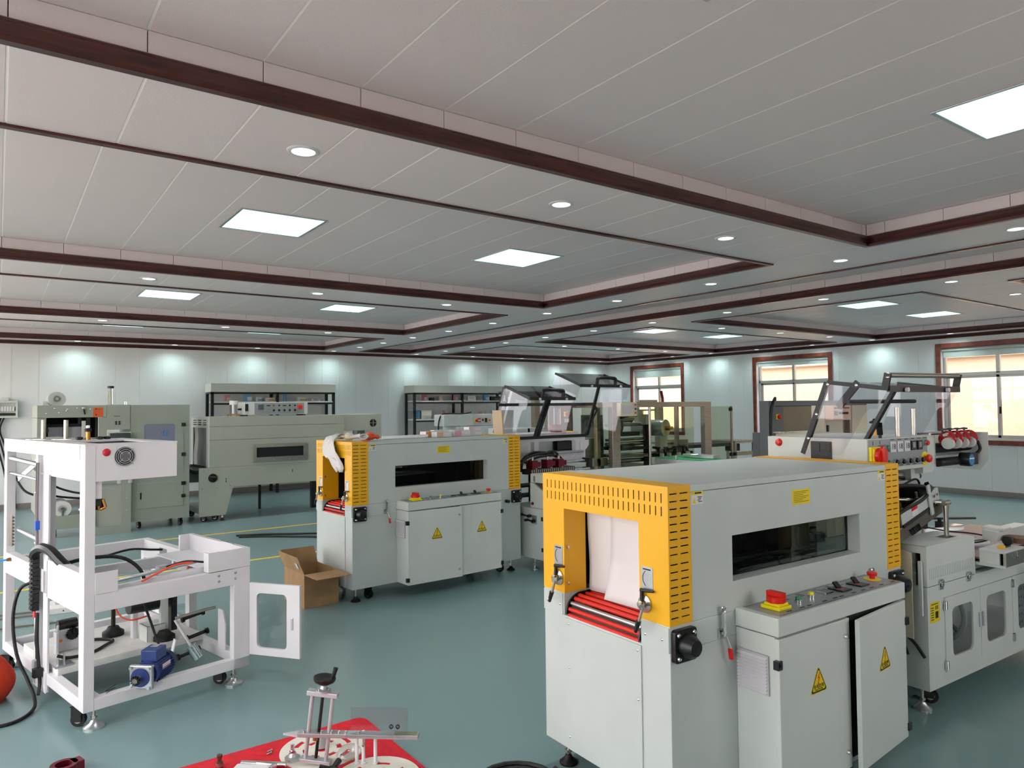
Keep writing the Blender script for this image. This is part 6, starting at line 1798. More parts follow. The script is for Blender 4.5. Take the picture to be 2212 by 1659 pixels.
# green belt conveyor running out of it towards the camera
Q = thing('belt_conveyor', 'narrow green belt conveyor running out from the stainless wrapping machine', 'conveyor', (7.07, 5.60, 0), 0.0)
MB().box(0.02, 0.46, 0.0, 0.98, 0.91, 0.93).build('belt', TEAL, Q, 0.004)
for x in (-0.01, 0.46):
    MB().box(x, x + 0.03, 0.0, 0.96, 0.84, 0.925).build('side_rail', ALU, Q, 0.002)
for x in (0.0, 0.43):
    MB().box(x, x + 0.05, 0.15, 0.2, 0.0, 0.85).build('leg', STN, Q)
    MB().box(x, x + 0.05, 0.75, 0.8, 0.0, 0.85).build('leg', STN, Q)
MB().cyl((0.0, 0.6, 0.93), (0.0, 0.6, 0.98), 0.012, 10).cyl((0.0, 0.6, 0.97), (0.3, 0.5, 0.975), 0.008, 8).build('guide_rod', CHR, Q)
MB().box(0.3, 0.44, 0.25, 0.75, 0.935, 0.98).build('guide_plate', ALU, Q, 0.002)

# ================================================================== grey machines by the windows
K = thing('grey_press', 'dark grey column machine with stainless guard in front of the middle window', 'machine', (6.88, 4.7, 0), 0.0)
def kbox(name, *q, m=DGREY, bev=0.004, parent=None):
    return MB().box(*q).build(name, m, parent or K, bev)
kc = MB().prism([(0.0, 0.0), (0.0, 1.66), (1.06, 1.66), (1.06, 1.60), (0.12, 1.60), (0.07, 1.5), (0.07, 0.0)], 'y', 0.0, 0.12).build('arch_column', DGREY, K, 0.006)
kbox('switch_panel', 0.09, 0.31, 0.02, 0.06, 1.314, 1.60)
main_switch(K, (0.19, 0.02, 1.48), R0, 0.75)
kbox('stainless_guard', 0.31, 0.90, 0.04, 0.06, 1.31, 1.60, m=mat('dull_stainless', S(120, 118, 104), 0.35, metal=0.7))
kbox('side_column', 0.12, 0.2, 0.05, 0.3, 0.0, 1.3)
kbox('front_panel', 0.2, 0.52, 0.05, 0.1, 0.1, 1.24, m=GREY)
kbox('work_shelf', 0.2, 0.9, 0.05, 0.35, 1.26, 1.29, m=CREAM)
kbox('shelf_edge', 0.2, 0.5, 0.04, 0.05, 1.225, 1.25, m=DRED)
for u in (0.42, 0.5, 0.65):
    MB().lathe([(0.0, 0.0), (0.05, 0.0), (0.05, 0.035), (0.0, 0.035)], (u, 0.18, 1.29), n=18).build('pan', STEEL, K)
MB().tube([(0.02, -0.01, 0.9), (0.02, -0.012, 1.45), (0.06, -0.01, 1.62), (0.12, 0.0, 1.69), (0.2, 0.05, 1.67)], 0.014, 8).build('cable', RUB, K)
kbox('base', 0.0, 1.06, 0.0, 0.5, 0.0, 0.1)
K2 = thing('cream_control_cabinet', 'cream cabinet with a small control box, seen through the clear hood', 'cabinet', (8.1, 4.75, 0), 0.0)
MB().box(0.05, 0.46, 0.05, 0.5, 0.0, 1.60).build('body', CREAM, K2, 0.004)
cbx = MB().box(0.06, 0.46, -0.06, 0.045, 1.42, 1.60).build('control_box', mat('peach_box', S(236, 200, 168), 0.5), K2, 0.005)
MB().box(0.09, 0.16, -0.064, -0.06, 1.48, 1.53).build('display', SCREEN, cbx)
for k in range(4):
    MB().lathe([(0.0, -0.02), (0.014, -0.018), (0.016, 0.0)], (0.2 + 0.055 * k, -0.06, 1.505), 'y', 12).build('knob', BLK, cbx)
lines(cbx, DRED, [(0.09, 0.43, -0.062, -0.06, 1.56, 1.575)], 'panel_print')
MB().box(0.09, 0.12, 0.03, 0.05, 1.28, 1.36).build('door_pull', BLK, K2)
for u in (0.52, 0.72):
    MB().box(u, u + 0.05, 0.1, 0.16, 0.0, 1.60).build('steel_post', STN, K2)
MB().box(0.78, 1.15, 0.1, 0.5, 0.0, 1.6).build('rear_panel', CREAM, K2, 0.003)
MB().box(0.46, 1.15, 0.1, 0.5, 1.60, 1.66).build('top_beam', DGREY, K2, 0.003)

# slim grey-green sealer with tilted lid between the hoods and the wall
U = thing('lidded_sealer', 'pale green tilting-lid sealer seen through the higher smoked hood', 'machine', (6.0, 8.6, 0), 0.0)
MB().box(0.05, 0.55, 0.0, 0.4, 0.0, 1.30).build('body', GREY, U, 0.006)
MB().prism([(0.12, 1.30), (0.30, 1.86), (0.55, 1.76), (0.53, 1.72), (0.36, 1.75), (0.28, 1.40), (0.26, 1.30)], 'y', 0.1, 0.16).build('lid_arm', GREY, U)
MB().prism([(0.30, 1.86), (0.85, 1.86), (1.3, 1.76), (1.28, 1.73), (0.5, 1.78)], 'y', 0.16, 0.5).build('lid', SMOKE, U)
MB().box(0.8, 0.9, 0.2, 0.3, 1.3, 1.78).build('lid_post', STN, U)
MB().box(0.5, 1.3, 0.0, 0.5, 0.0, 1.30).build('rear_body', GREY, U, 0.004)

# ================================================================== shelves on the back wall
SHELF = mat('black_angle_iron', S(24, 24, 26), 0.45)
HEADER = mat('header_board', S(206, 208, 196), 0.5)
def shelf(label, x0, x1, xm, group):
    t = thing('display_shelf', label, 'shelf', (0, 0, 0), 0, group)
    ya, yb = 14.0, 14.44
    for x in (x0, xm, x1 - 0.05):
        for y in (ya, yb - 0.05):
            MB().box(x, x + 0.05, y, y + 0.05, 0, 1.96).build('upright', SHELF, t)
        MB().box(x, x + 0.05, ya + 0.05, yb - 0.05, 1.93, 1.96).build('cross_tie', SHELF, t)
    MB().box(x0, x1, ya, ya + 0.04, 1.925, 1.955).build('cross_tie', SHELF, t)
    for z in (1.755, 1.345, 0.9, 0.45):
        MB().box(x0 + 0.05, x1 - 0.05, ya + 0.01, yb - 0.01, z, z + 0.028).build('shelf_board', mat('white_shelf_board', S(226, 226, 222), 0.4), t)
        MB().box(x0, x1, ya - 0.002, ya + 0.01, z - 0.035, z).build('shelf_rail', SHELF, t)
    h = MB().box(x0 - 0.01, x1 + 0.01, ya - 0.03, yb, 1.962, 2.122).build('header_box', HEADER, t, 0.003)
    for x in (x0 + 0.05, (x0 + x1) / 2, x1 - 0.05):
        for z in (1.99, 2.09):
            screw(h, (x, ya - 0.03, z), 'y-', 0.006)
    return t
shelf('black steel shelf with pale header board, behind the long sage tunnel', 3.22, 5.63, 4.43, 'display shelves on the back wall')
shelf('black steel shelf with pale header board and more goods, right of the first one', 7.45, 10.0, 8.69, 'display shelves on the back wall')
def pack(name, label, cat, x0, x1, z0, z1, col, col2=None, depth=0.08, y=14.15, group=None):
    m = mat('pack_%d_%d_%d' % col, S(*col), 0.35)
    o = MB().box(x0, x1, y, y + depth, z0, z1)
    if col2:
        t = thing(name, label, cat, ((x0 + x1) / 2, y, z0), 0, group)
        b = MB().box(x0, x1, y, y + depth, z0, z1).build('carton', m, t, 0.002)
        b.location = (-(x0 + x1) / 2, -y, -z0)
        w = x1 - x0
        q = MB().box(x0 + w * 0.35, x1, y - 0.001, y, z0 + (z1 - z0) * 0.1, z0 + (z1 - z0) * 0.55).build('printed_front', mat('pack_%d_%d_%d' % col2, S(*col2), 0.4), t)
        q.location = b.location
        return t
    o = o.build(name, m, None, 0.003)
    return tag(o, label, cat, group)
SG1, SG2 = 'goods on the shelf behind the long tunnel', 'goods on the right-hand shelf'
Z1 = 1.784
pack('carton', 'pink patterned carton at the left end of the left shelf', 'box', 3.50, 3.61, Z1, 1.913, (226, 150, 160), (240, 210, 190), group=SG1)
pack('carton', 'tall light blue carton on the left shelf', 'box', 3.87, 4.0, Z1, 1.945, (120, 178, 214), (226, 232, 236), group=SG1)
pack('carton', 'small white carton with blue print on the left shelf', 'box', 4.08, 4.19, Z1, 1.865, (228, 232, 234), (120, 150, 180), group=SG1)
pack('clear_tub', 'clear tub with yellow label left of the shelf post', 'tub', 4.26, 4.45, Z1, 1.858, (214, 216, 208), (230, 190, 70), group=SG1)
pack('clear_tub', 'clear tub with yellow label right of the shelf post', 'tub', 4.90, 5.07, Z1, 1.866, (212, 214, 208), (226, 186, 80), group=SG1)
pack('small_carton', 'flat white carton at the right end of the left shelf', 'box', 5.335, 5.446, Z1, 1.838, (226, 230, 230), (150, 170, 180), group=SG1)
def bottle(name, label, cat, x, y, z0, z1, r, col, group=None, cap=None):
    t = thing(name, label, cat, (x, y, z0), 0, group)
    h = z1 - z0
    MB().lathe([(0.0, 0.0), (r, 0.0), (r, h * 0.72), (r * 0.55, h * 0.85), (r * 0.5, h * 0.9)], (0, 0, 0), n=18).build('body', mat('pack_%d_%d_%d' % col, S(*col), 0.3), t)
    MB().lathe([(r * 0.58, h * 0.88), (r * 0.58, h), (0.0, h)], (0, 0, 0), n=14).build('cap', cap or PAPER, t)
    return t
bottle('blue_bottle', 'slim light blue bottle beside the left shelf post', 'bottle', 4.655, 14.19, Z1, 1.945, 0.034, (116, 176, 216), SG1, mat('pale_blue_cap', S(130, 184, 220), 0.4))
for k, x in enumerate((5.107, 5.222)):
    bottle('white_jar', '%s of two small white jars on the left shelf' % ('left', 'right')[k], 'jar', x, 14.18, Z1, 1.842, 0.021, (232, 226, 218), SG1)
pack('carton', 'red and white striped carton at the left end of the right-hand shelf', 'box', 7.763, 7.856, Z1, 1.925, (206, 120, 122), (232, 220, 214), group=SG2)
pack('carton', 'small black and orange carton on the right-hand shelf', 'box', 7.947, 8.053, Z1, 1.857, (34, 32, 34), None, group=SG2)
pack('carton', 'narrow pale pink carton on the right-hand shelf', 'box', 8.185, 8.263, Z1, 1.888, (232, 196, 180), (240, 226, 214), group=SG2)
pack('carton', 'pink and white tall carton beside the shelf post', 'box', 8.595, 8.68, Z1, 1.925, (224, 178, 192), (236, 236, 236), group=SG2)
pack('carton', 'tall light blue carton on the right-hand shelf', 'box', 9.418, 9.55, Z1, 1.925, (112, 168, 210), (224, 228, 236), group=SG2)
pack('carton', 'black carton with green print at the end of the right-hand shelf', 'box', 9.614, 9.90, Z1, 1.882, (26, 28, 24), (90, 104, 70), group=SG2)
cs = MB().prism([(8.953, 0.0), (9.18, 0.0), (9.175, 0.11), (8.96, 0.11)], 'y', 0.0, 0.05).build('foil_pouch', mat('silver_foil', S(206, 212, 214), 0.25, metal=0.5, bump=0.4, bscale=30), loc=(0, 14.16, Z1))
tag(cs, 'silver foil pouch with grey lettering on the right-hand shelf', 'pouch', SG2)
text('Amore', 0.05, INK, cs, (9.066, -0.001, 0.065), R0, 'pouch_lettering')
Z2 = 1.374
pack('white_case', 'white storage case on the middle board of the right-hand shelf', 'box', 7.715, 7.97, Z2, 1.445, (196, 200, 198), (170, 176, 172), 0.2, group=SG2)
pack('white_case', 'cream carton stacked on the white storage case', 'box', 7.72, 7.978, 1.446, 1.575, (240, 234, 220), None, 0.18, group=SG2)
pack('blue_folder', 'thin blue folder left of the stacked cartons', 'folder', 7.65, 7.684, Z2, 1.57, (90, 140, 186), None, 0.2, group=SG2)
pb = MB().lathe([(0.0, 0.0), (0.06, 0.0), (0.07, 0.06), (0.05, 0.14), (0.07, 0.18), (0.0, 0.185)], (8.36, 14.2, Z2), n=10).build('pink_bag', mat('pack_pink_bag', S(196, 150, 156), 0.4, var=0.3, vscale=20))
tag(pb, 'crumpled pink gift bag on the right-hand shelf', 'bag', SG2)
pack('carton', 'small orange carton on the middle board of the right-hand shelf', 'box', 9.289, 9.358, Z2, 1.505, (226, 140, 60), None, group=SG2)
wp = MB().lathe([(0.0, 0.0), (0.06, 0.0), (0.07, 0.1), (0.05, 0.16), (0.02, 0.19), (0.0, 0.19)], (9.52, 14.2, Z2), n=9).build('white_pouch', PAPER)
tag(wp, 'crumpled white pouch beside the small orange carton', 'pouch', SG2)
pack('carton', 'square blue carton at the right end of the middle board', 'box', 9.697, 9.83, Z2, 1.545, (92, 160, 214), None, 0.12, group=SG2)
pack('carton', 'low grey carton with dark print on the middle board', 'box', 8.0, 8.22, Z2, 1.43, (150, 156, 154), (90, 96, 96), group=SG2)

# wall distribution box
EB = thing('distribution_box', 'open grey electrical distribution box on the back wall with cables', 'electrical box', (0.02, 14.51, 1.53), 0)
MB().plate('y', -0.11, -0.02, -0.12, 0.26, 0.0, 0.285, [(-0.09, 0.23, 0.03, 0.25)]).box(-0.12, 0.26, -0.02, -0.012, 0.0, 0.285).build('enclosure', PALE, EB, 0.004)
for k in range(8):
    MB().box(-0.08 + k * 0.037, -0.048 + k * 0.037, -0.08, -0.02, 0.11, 0.19).build('breaker', PAPER, EB, 0.002)
MB().box(-0.09, 0.23, -0.03, -0.02, 0.04, 0.08).build('terminal_strip', DARK, EB)
MB().box(0.04, 0.13, -0.1, -0.03, 0.285, 0.335).build('cable_duct', PALE, EB, 0.004)
for k in range(3):
    MB().tube([(0.0 + 0.04 * k, -0.07, 0.03), (-0.04 + 0.03 * k, -0.08, -0.2), (0.0 + 0.05 * k, -0.05, -0.5), (0.1 + 0.06 * k, -0.05, -1.0), (0.12 + 0.06 * k, -0.06, -1.5)], 0.013, 8).build('cable', RUB, EB)

# ================================================================== things on the tunnels
def on_tunnel(T, u, v, z, rz=0.0):
    c, s = math.cos(T.rotation_euler.z), math.sin(T.rotation_euler.z)
    return (T.location.x + c * u - s * v, T.location.y + s * u + c * v, z), T.rotation_euler.z + rz
BT = 1.3395
def sample_box(label, u, v, z, w, d, h, col, col2, rz):
    loc, r = on_tunnel(TB, u, v, z, rz)
    t = thing('sample_box', label, 'box', loc, r, 'sample cartons on the middle tunnel')
    MB().box(0, w, 0, d, 0, h).build('carton', mat('pack_%d_%d_%d' % col, S(*col), 0.25, coat=0.4), t, 0.002)
    MB().box(0.0, w * 0.42, -0.0008, 0, h * 0.06, h * 0.94).build('printed_end', mat('pack_%d_%d_%d' % col2, S(*col2), 0.3), t)
    MB().box(w * 0.55, w * 0.95, -0.0008, 0, h * 0.3, h * 0.7).build('white_band', PAPER, t)
    return t
sample_box('orange-ended white carton on the middle tunnel roof, leftmost of the row', 0.95, 0.33, BT, 0.24, 0.10, 0.055, (222, 214, 210), (236, 158, 84), 0.05)
sample_box('clear-wrapped white carton beside the orange-ended one', 1.0, 0.22, BT, 0.18, 0.09, 0.052, (216, 218, 218), (214, 176, 150), 0.03)
sample_box('pink-ended white carton in the middle of the row on the tunnel', 1.235, 0.26, BT, 0.19, 0.1, 0.06, (226, 222, 222), (214, 158, 166), -0.02)
sample_box('white carton with clear end, rightmost of the lower row', 1.44, 0.29, BT, 0.155, 0.09, 0.045, (222, 222, 220), (206, 204, 204), 0.0)
sample_box('pale pink carton stacked on top of the rightmost white carton', 1.432, 0.29, BT + 0.0455, 0.15, 0.09, 0.042, (226, 214, 216), (216, 196, 200), 0.0)
sample_box('long thin white carton behind the sample row', 1.14, 0.47, BT, 0.24, 0.07, 0.06, (232, 230, 226), (206, 200, 196), 0.02)
def glove(label, u, v, rz, palm, cuff):
    loc, r = on_tunnel(TB, u, v, BT + 0.006, rz)
    t = thing('work_glove', label, 'glove', loc, r, 'gloves on the middle tunnel')
    me = MB().lathe([(0.0, 0.0), (0.03, 0.004), (0.045, 0.02), (0.04, 0.05), (0.02, 0.066), (0.0, 0.068)], (0, 0, 0), n=12).build('palm', palm, t)
    for k in range(4):
        MB().tube([(0.02, -0.03 + 0.02 * k, 0.03), (0.06, -0.035 + 0.023 * k, 0.035), (0.085, -0.03 + 0.02 * k, 0.015)], 0.011, 8).build('finger', palm, t)
    MB().tube([(-0.01, -0.035, 0.03), (0.02, -0.06, 0.03), (0.035, -0.062, 0.012)], 0.011, 8).build('thumb', palm, t)
    c_ = MB().lathe([(0.036, 0.0), (0.03, 0.03), (0.034, 0.06), (0.042, 0.085), (0.036, 0.086), (0.028, 0.03)], (0, 0, 0), n=12).build('cuff', cuff, t, loc=(-0.02, 0.01, 0.026), rot=(0, -1.45, 0.3))
    c_.scale = (0.55, 1.0, 1.0)
    return t
glove('orange-coated white knitted glove lying on the middle tunnel roof', 0.26, 0.17, 0.4, mat('orange_latex', S(236, 84, 44), 0.5), PAPER)
glove('white knitted glove with yellowish fingers near the folded curtain', 0.13, 0.3, 2.2, mat('cream_knit', S(226, 220, 196), 0.9), PAPER)
rg = MB().prism([(0.0, -0.02), (0.06, -0.03), (0.085, 0.0), (0.05, 0.02), (0.0, 0.015)], 'z', 0.0, 0.008).build('red_rag', mat('orange_latex', S(236, 84, 44), 0.5))
l_, r_ = on_tunnel(TB, 0.16, 0.13, BT + 0.002, 0.1)
rg.location = l_
tag(rg, 'flat orange-red scrap between the two gloves', 'scrap')
al = MB().box(0.0, 0.5, 0.0, 0.004, 0.0, 0.028).box(0.0, 0.5, 0.0, 0.03, 0.0, 0.003).build('aluminium_angle', ALU, None, loc=on_tunnel(TB, 0.46, 0.3, BT + 0.002)[0], rot=(0, 0, 0.09))
tag(al, 'thin aluminium angle lying on the middle tunnel roof left of the cartons', 'metal strip')
# leaning boards, red box and manual at the white sealer
def on_E(u, v, z):
    return on_tunnel(E_, u, v, z)[0]
mb = MB().box(0, 0.11, 0, 0.08, 0, 0.085).build('maroon_box', mat('maroon_card', S(130, 30, 48), 0.4), None, 0.003, loc=on_E(2.86, 0.55, 1.327), rot=(0, 0, 0.07))
tag(mb, 'small maroon box standing on the white sealer behind the hoods', 'box')
bk = thing('instruction_manual', 'blue and white instruction manual lying on the white sealer', 'book', on_E(2.62, -0.05, 0.905), 0.3)
MB().box(0, 0.22, 0, 0.3, 0.0, 0.02).build('pages', PAPER, bk, 0.001)
MB().box(-0.002, 0.03, -0.002, 0.302, -0.001, 0.0215).box(0.03, 0.2, 0.1, 0.13, 0.02, 0.0212).build('blue_cover', BLUEINK, bk)
ebox('output_shelf', 2.55, 3.05, -0.3, 0.2, 0.885, 0.903)
ebox('shelf_support', 2.75, 2.85, -0.1, 0.1, 0.616, 0.884)
bl = MB().box(0, 0.02, 0, 0.16, 0, 0.26).build('leaning_board', mat('beige_board', S(214, 190, 160), 0.6), None, 0.002, loc=on_E(2.0, 0.45, 1.327), rot=(0, -0.08, 0.07))
tag(bl, 'beige board standing on the white sealer under the left hood', 'board')

# ================================================================== cardboard box
CB = thing('cardboard_box', 'open brown cardboard box on the floor against the middle tunnel', 'box', (2.035, 5.722, 0), 0.06)
w, d_, h = 0.30, 0.42, 0.275
MB().box(0, w, 0, 0.005, 0, h).build('front_wall', CARD, CB)
MB().box(0, w, d_ - 0.005, d_, 0, h).build('back_wall', CARD, CB)
MB().box(0, 0.005, 0.005, d_ - 0.005, 0, h).build('left_wall', CARD, CB)
MB().box(w - 0.005, w, 0.005, d_ - 0.005, 0, h).build('right_wall', CARD, CB)
MB().box(0.005, w - 0.005, 0.005, d_ - 0.005, 0, 0.006).build('bottom', CARD, CB)
def flap(hinge0, hinge1, ext, name='flap'):
    a, b, e = Vector(hinge0), Vector(hinge1), Vector(ext)
    n = (b - a).cross(e).normalized() * 0.004
    return MB().hexa([a, b, b + n, a + n, a + e, b + e * 0.98, b + e * 0.98 + n, a + e + n]).build(name, CARD, CB)
fl_ = flap((0, 0, h), (0, d_, h), (-0.05, 0.02, 0.14))
fl2 = flap((0, d_, h), (w, d_, h), (-0.02, 0.03, 0.14))
flap((0, 0, h), (w, 0, h), (0.04, -0.16, -0.02))
flap((w, 0, h), (w, d_, h), (-0.02, 0.0, -0.13))
MB().hexa([(-0.018, 0.06, 0.315), (-0.018, 0.10, 0.315), (-0.020, 0.10, 0.315), (-0.020, 0.06, 0.315), (-0.036, 0.067, 0.36), (-0.036, 0.107, 0.36), (-0.038, 0.107, 0.36), (-0.038, 0.067, 0.36)]).build('shipping_label', PAPER, CB)
wr_ = MB().lathe([(0.0, 0.0), (0.08, 0.01), (0.1, 0.08), (0.05, 0.17), (0.0, 0.19)], (0.12, 0.16, 0.01), n=9).build('packing_film', mat('packing_foam', S(216, 206, 196), 0.6, bump=0.5, bscale=20), CB)

# ================================================================== red mat with dismantled parts in the foreground
mt = MB().rrect('z', 0.0, 0.006, 0.55, 1.575, 2.45, 3.545, 0.05, 6).build('red_felt_mat', FELT)
tag(mt, 'red felt mat on the floor holding loose machine parts', 'mat')
DISC = mat('ivory_plastic', S(226, 224, 212), 0.4)
def cut_disc(label, x, y, z, R, rot):
    t = thing('slotted_disc', label, 'disc', (x, y, z), rot, 'ivory slotted discs on the red mat')
    n = 60
    rr = [0.16, 0.34, 0.46, 0.60, 0.72, 1.0]
    b = MB()
    slots = {1: [(k * 10 + 1, k * 10 + 6) for k in range(6)], 3: [(k * 10 + 4, k * 10 + 9) for k in range(6)]}
    def solid(i, k):
        return not any(a <= k < c for a, c in slots.get(i, []))
    idx, vs, fs = {}, [], []
    def V(i, k, t_):
        k = k % n
        q = (i, k, t_)
        if q not in idx:
            tw = 0.25 * rr[i]
            a = 2 * PI * k / n + tw
            idx[q] = len(vs)
            vs.append((R * rr[i] * math.cos(a), R * rr[i] * math.sin(a), 0.004 * t_))
        return idx[q]
    for i in range(5):
        for k in range(n):
            if not solid(i, k):
                continue
            for t_ in (0, 1):
                fs.append((V(i, k, t_), V(i, k + 1, t_), V(i + 1, k + 1, t_), V(i + 1, k, t_)))
            if i == 0 or not solid(i - 1, k):
                fs.append((V(i, k, 0), V(i, k + 1, 0), V(i, k + 1, 1), V(i, k, 1)))
            if i == 4 or not solid(i + 1, k):
                fs.append((V(i + 1, k, 0), V(i + 1, k + 1, 0), V(i + 1, k + 1, 1), V(i + 1, k, 1)))
            if not solid(i, (k - 1) % n):
                fs.append((V(i, k, 0), V(i + 1, k, 0), V(i + 1, k, 1), V(i, k, 1)))
            if not solid(i, (k + 1) % n):
                fs.append((V(i, k + 1, 0), V(i + 1, k + 1, 0), V(i + 1, k + 1, 1), V(i, k + 1, 1)))
    b._add(vs, fs)
    b.build('disc_plate', DISC, t)
    return t
cut_disc('ivory slotted disc lying under the handwheel stand', 1.268, 3.32, 0.0065, 0.195, 0.3)
cut_disc('ivory slotted disc lying beside the white pegs, nearer the camera', 1.36, 2.92, 0.0065, 0.19, 1.1)
cn = thing('grey_cone', 'small grey tapered cap standing in the slotted disc', 'cap', (1.272, 3.345, 0.0108), 0)
MB().lathe([(0.0, 0.0), (0.032, 0.0), (0.022, 0.05), (0.0, 0.052)], (0, 0, 0), n=20).build('cap_body', mat('grey_nylon', S(176, 178, 180), 0.4), cn)
fg = thing('flange_bush', 'small steel flange with threaded stud on the slotted disc', 'flange', (1.118, 3.30, 0.0108), 0)
MB().lathe([(0.0, 0.0), (0.035, 0.0), (0.035, 0.012), (0.02, 0.016), (0.016, 0.03), (0.0, 0.032)], (0, 0, 0), n=20).build('flange_body', ALU, fg)
MB().cyl((0, 0, 0.03), (0, 0, 0.07), 0.008, 10).cyl((0, 0, 0.03), (0, 0, 0.042), 0.014, 6).build('stud', CHR, fg)
# handwheel stand
HS = thing('handwheel_stand', 'aluminium twin-rod slide with black handwheel on top, on the red mat', 'slide unit', (1.187, 3.195, 0.0195), -0.66)
HS.rotation_euler = (0, 0.115, -0.66)
for x in (-0.047, 0.047):
    MB().cyl((x, 0, 0.012), (x, 0, 0.31), 0.009, 14).build('guide_rod', SATIN, HS)
MB().cyl((0, 0, 0.02), (0, 0, 0.32), 0.0075, 12).build('lead_screw', BLK, HS)
MB().box(-0.07, 0.07, -0.02, 0.02, 0.0, 0.016).build('bottom_plate', SATIN, HS, 0.002)
MB().box(-0.07, 0.07, -0.02, 0.02, 0.30, 0.32).build('top_plate', SATIN, HS, 0.002)
cr_ = MB().box(-0.078, 0.47, -0.022, 0.022, 0.118, 0.136).build('cross_bar', mat('dull_aluminium', S(168, 170, 172), 0.4, metal=0.45), HS, 0.002)
MB().prism([(-0.15, 0.0), (-0.078, 0.03), (-0.078, -0.022)], 'z', 0.118, 0.128).build('bar_wing', SATIN, cr_)
for x in (-0.05, 0.03, 0.075, 0.11, 0.14, 0.2):
    MB().cyl((x, -0.01, 0.136), (x, -0.01, 0.146), 0.005, 8).build('cap_screw', CHR, cr_)
MB().lathe([(0.0, 0.10), (0.014, 0.10), (0.014, 0.118)], (0, 0, 0), n=14).build('brass_nut', BRASS, cr_)
MB().cyl((0.22, 0, 0.118), (0.22, 0, 0.075), 0.005, 8).cyl((0.22, 0, 0.085), (0.22, 0, 0.075), 0.008, 6).build('hex_bolt', STEEL, cr_)
MB().box(0.36, 0.46, -0.015, 0.015, 0.136, 0.139).build('olive_strip', mat('olive_strip_paint', S(120, 124, 96), 0.4), cr_)
cr_.rotation_euler = (0, -0.1, 0)
fl3 = MB().lathe([(0.0, 0.32), (0.034, 0.32), (0.034, 0.328), (0.016, 0.332), (0.012, 0.35), (0.0, 0.35)], (0, 0, 0), n=20).build('bearing_flange', SATIN, HS)
for a in range(3):
    MB().cyl((0.026 * math.cos(a * 2.1), 0.026 * math.sin(a * 2.1), 0.328), (0.026 * math.cos(a * 2.1), 0.026 * math.sin(a * 2.1), 0.336), 0.005, 8).build('cap_screw', CHR, fl3)
hw = MB().lathe([(0.0, 0.35), (0.02, 0.35), (0.046, 0.366), (0.05, 0.374), (0.05, 0.384), (0.04, 0.386), (0.015, 0.376), (0.0, 0.376)], (0, 0, 0), n=24).build('handwheel', BLK, HS)
MB().cyl((0.036, 0, 0.378), (0.046, 0, 0.43), 0.009, 12, 0.011).build('crank_grip', BLK, hw)
ah = MB().box(0.16, 0.42, 0.0, 0.003, 0.142, 0.25).box(0.15, 0.42, -0.06, 0.0, 0.14, 0.143).build('acrylic_guard', ACR, None, loc=(HS.location.x, HS.location.y, HS.location.z + 0.002), rot=(0, 0.015, -0.66))
tag(ah, 'clear bent acrylic guard resting on the aluminium cross bar', 'acrylic guard')
bm_ = MB()
for x in (0.345, 0.375):
    bm_.torus((x, -0.002, 0.164), 0.008, 0.0025, 'y', 10, 5).box(x - 0.001, x + 0.001, -0.003, -0.001, 0.152, 0.176)
bm_.build('printed_mark', INK, ah)
# white pegs
for k, (x, y, hh) in enumerate(((1.343, 3.092, 0.11), (1.366, 3.072, 0.145), (1.41, 3.04, 0.14))):
    p = thing('white_peg', '%s of the three white plastic pegs standing on the red mat' % ('left', 'middle', 'right')[k], 'peg', (x, y, 0.0108), 0, 'white pegs on the red mat')
    MB().lathe([(0.0, 0.0), (0.008, 0.0), (0.008, hh * 0.75), (0.007, hh * 0.77), (0.007, hh), (0.0, hh + 0.001)], (0, 0, 0), n=12).build('peg_body', PAPER, p)
    MB().lathe([(0.008, 0.0), (0.013, 0.0), (0.013, 0.006), (0.008, 0.006), (0.008, 0.0)], (0, 0, 0), n=12).build('peg_collar', WHITE, p)
# white gear box with chrome bars at the near edge
wg = thing('roller_bracket', 'white plastic cover with two chrome bars at the left of the red mat', 'bracket', (0.90, 3.27, 0.0065), -0.72)
wg.scale = (0.72, 0.72, 0.8)
MB().box(-0.10, 0.12, -0.05, 0.10, 0.0, 0.035).build('white_cover', WHITE, wg, 0.012)
for y in (0.13, -0.07):
    MB().cyl((-0.09, y, 0.02), (0.2, y, 0.02), 0.016, 14).build('chrome_bar', CHR, wg)
MB().cyl((0.02, 0.115, 0.03), (0.14, 0.1, 0.03), 0.014, 8).build('threaded_stud', STEEL, wg)
MB().lathe([(0.0, 0.0), (0.02, 0.0), (0.02, 0.012), (0.0, 0.013)], (0.15, 0.06, 0.036), n=12).build('round_boss', ALU, wg)
ks = thing('knurled_stud', 'dark knurled metal stud beside the white cover on the red mat', 'stud', (0.83, 3.43, 0.0065), 0)
MB().lathe([(0.0, 0.0), (0.014, 0.0), (0.014, 0.03), (0.009, 0.032), (0.009, 0.045), (0.012, 0.05), (0.012, 0.06), (0.0, 0.062)], (0, 0, 0), n=14).build('stud_body', mat('bronze_dark', S(110, 96, 84), 0.35, metal=0.8), ks)
MB().lathe([(0.014, 0.01), (0.017, 0.01), (0.017, 0.022), (0.014, 0.022), (0.014, 0.01)], (0, 0, 0), n=14).build('knurled_ring', STEEL, ks)
bh = thing('star_handle', 'black star handle lying between the slide rods', 'handle', (1.212, 3.06, 0.012), 0.4)
MB().lathe([(0.0, 0.0), (0.018, 0.0), (0.02, 0.03), (0.0, 0.032)], (0, 0, 0), n=12).build('hub', BLK, bh)
for a in (0.2, 2.3, 4.4):
    MB().cyl((0, 0, 0.02), (0.055 * math.cos(a), 0.055 * math.sin(a), 0.035), 0.011, 10, 0.014).build('handle_arm', BLK, bh)
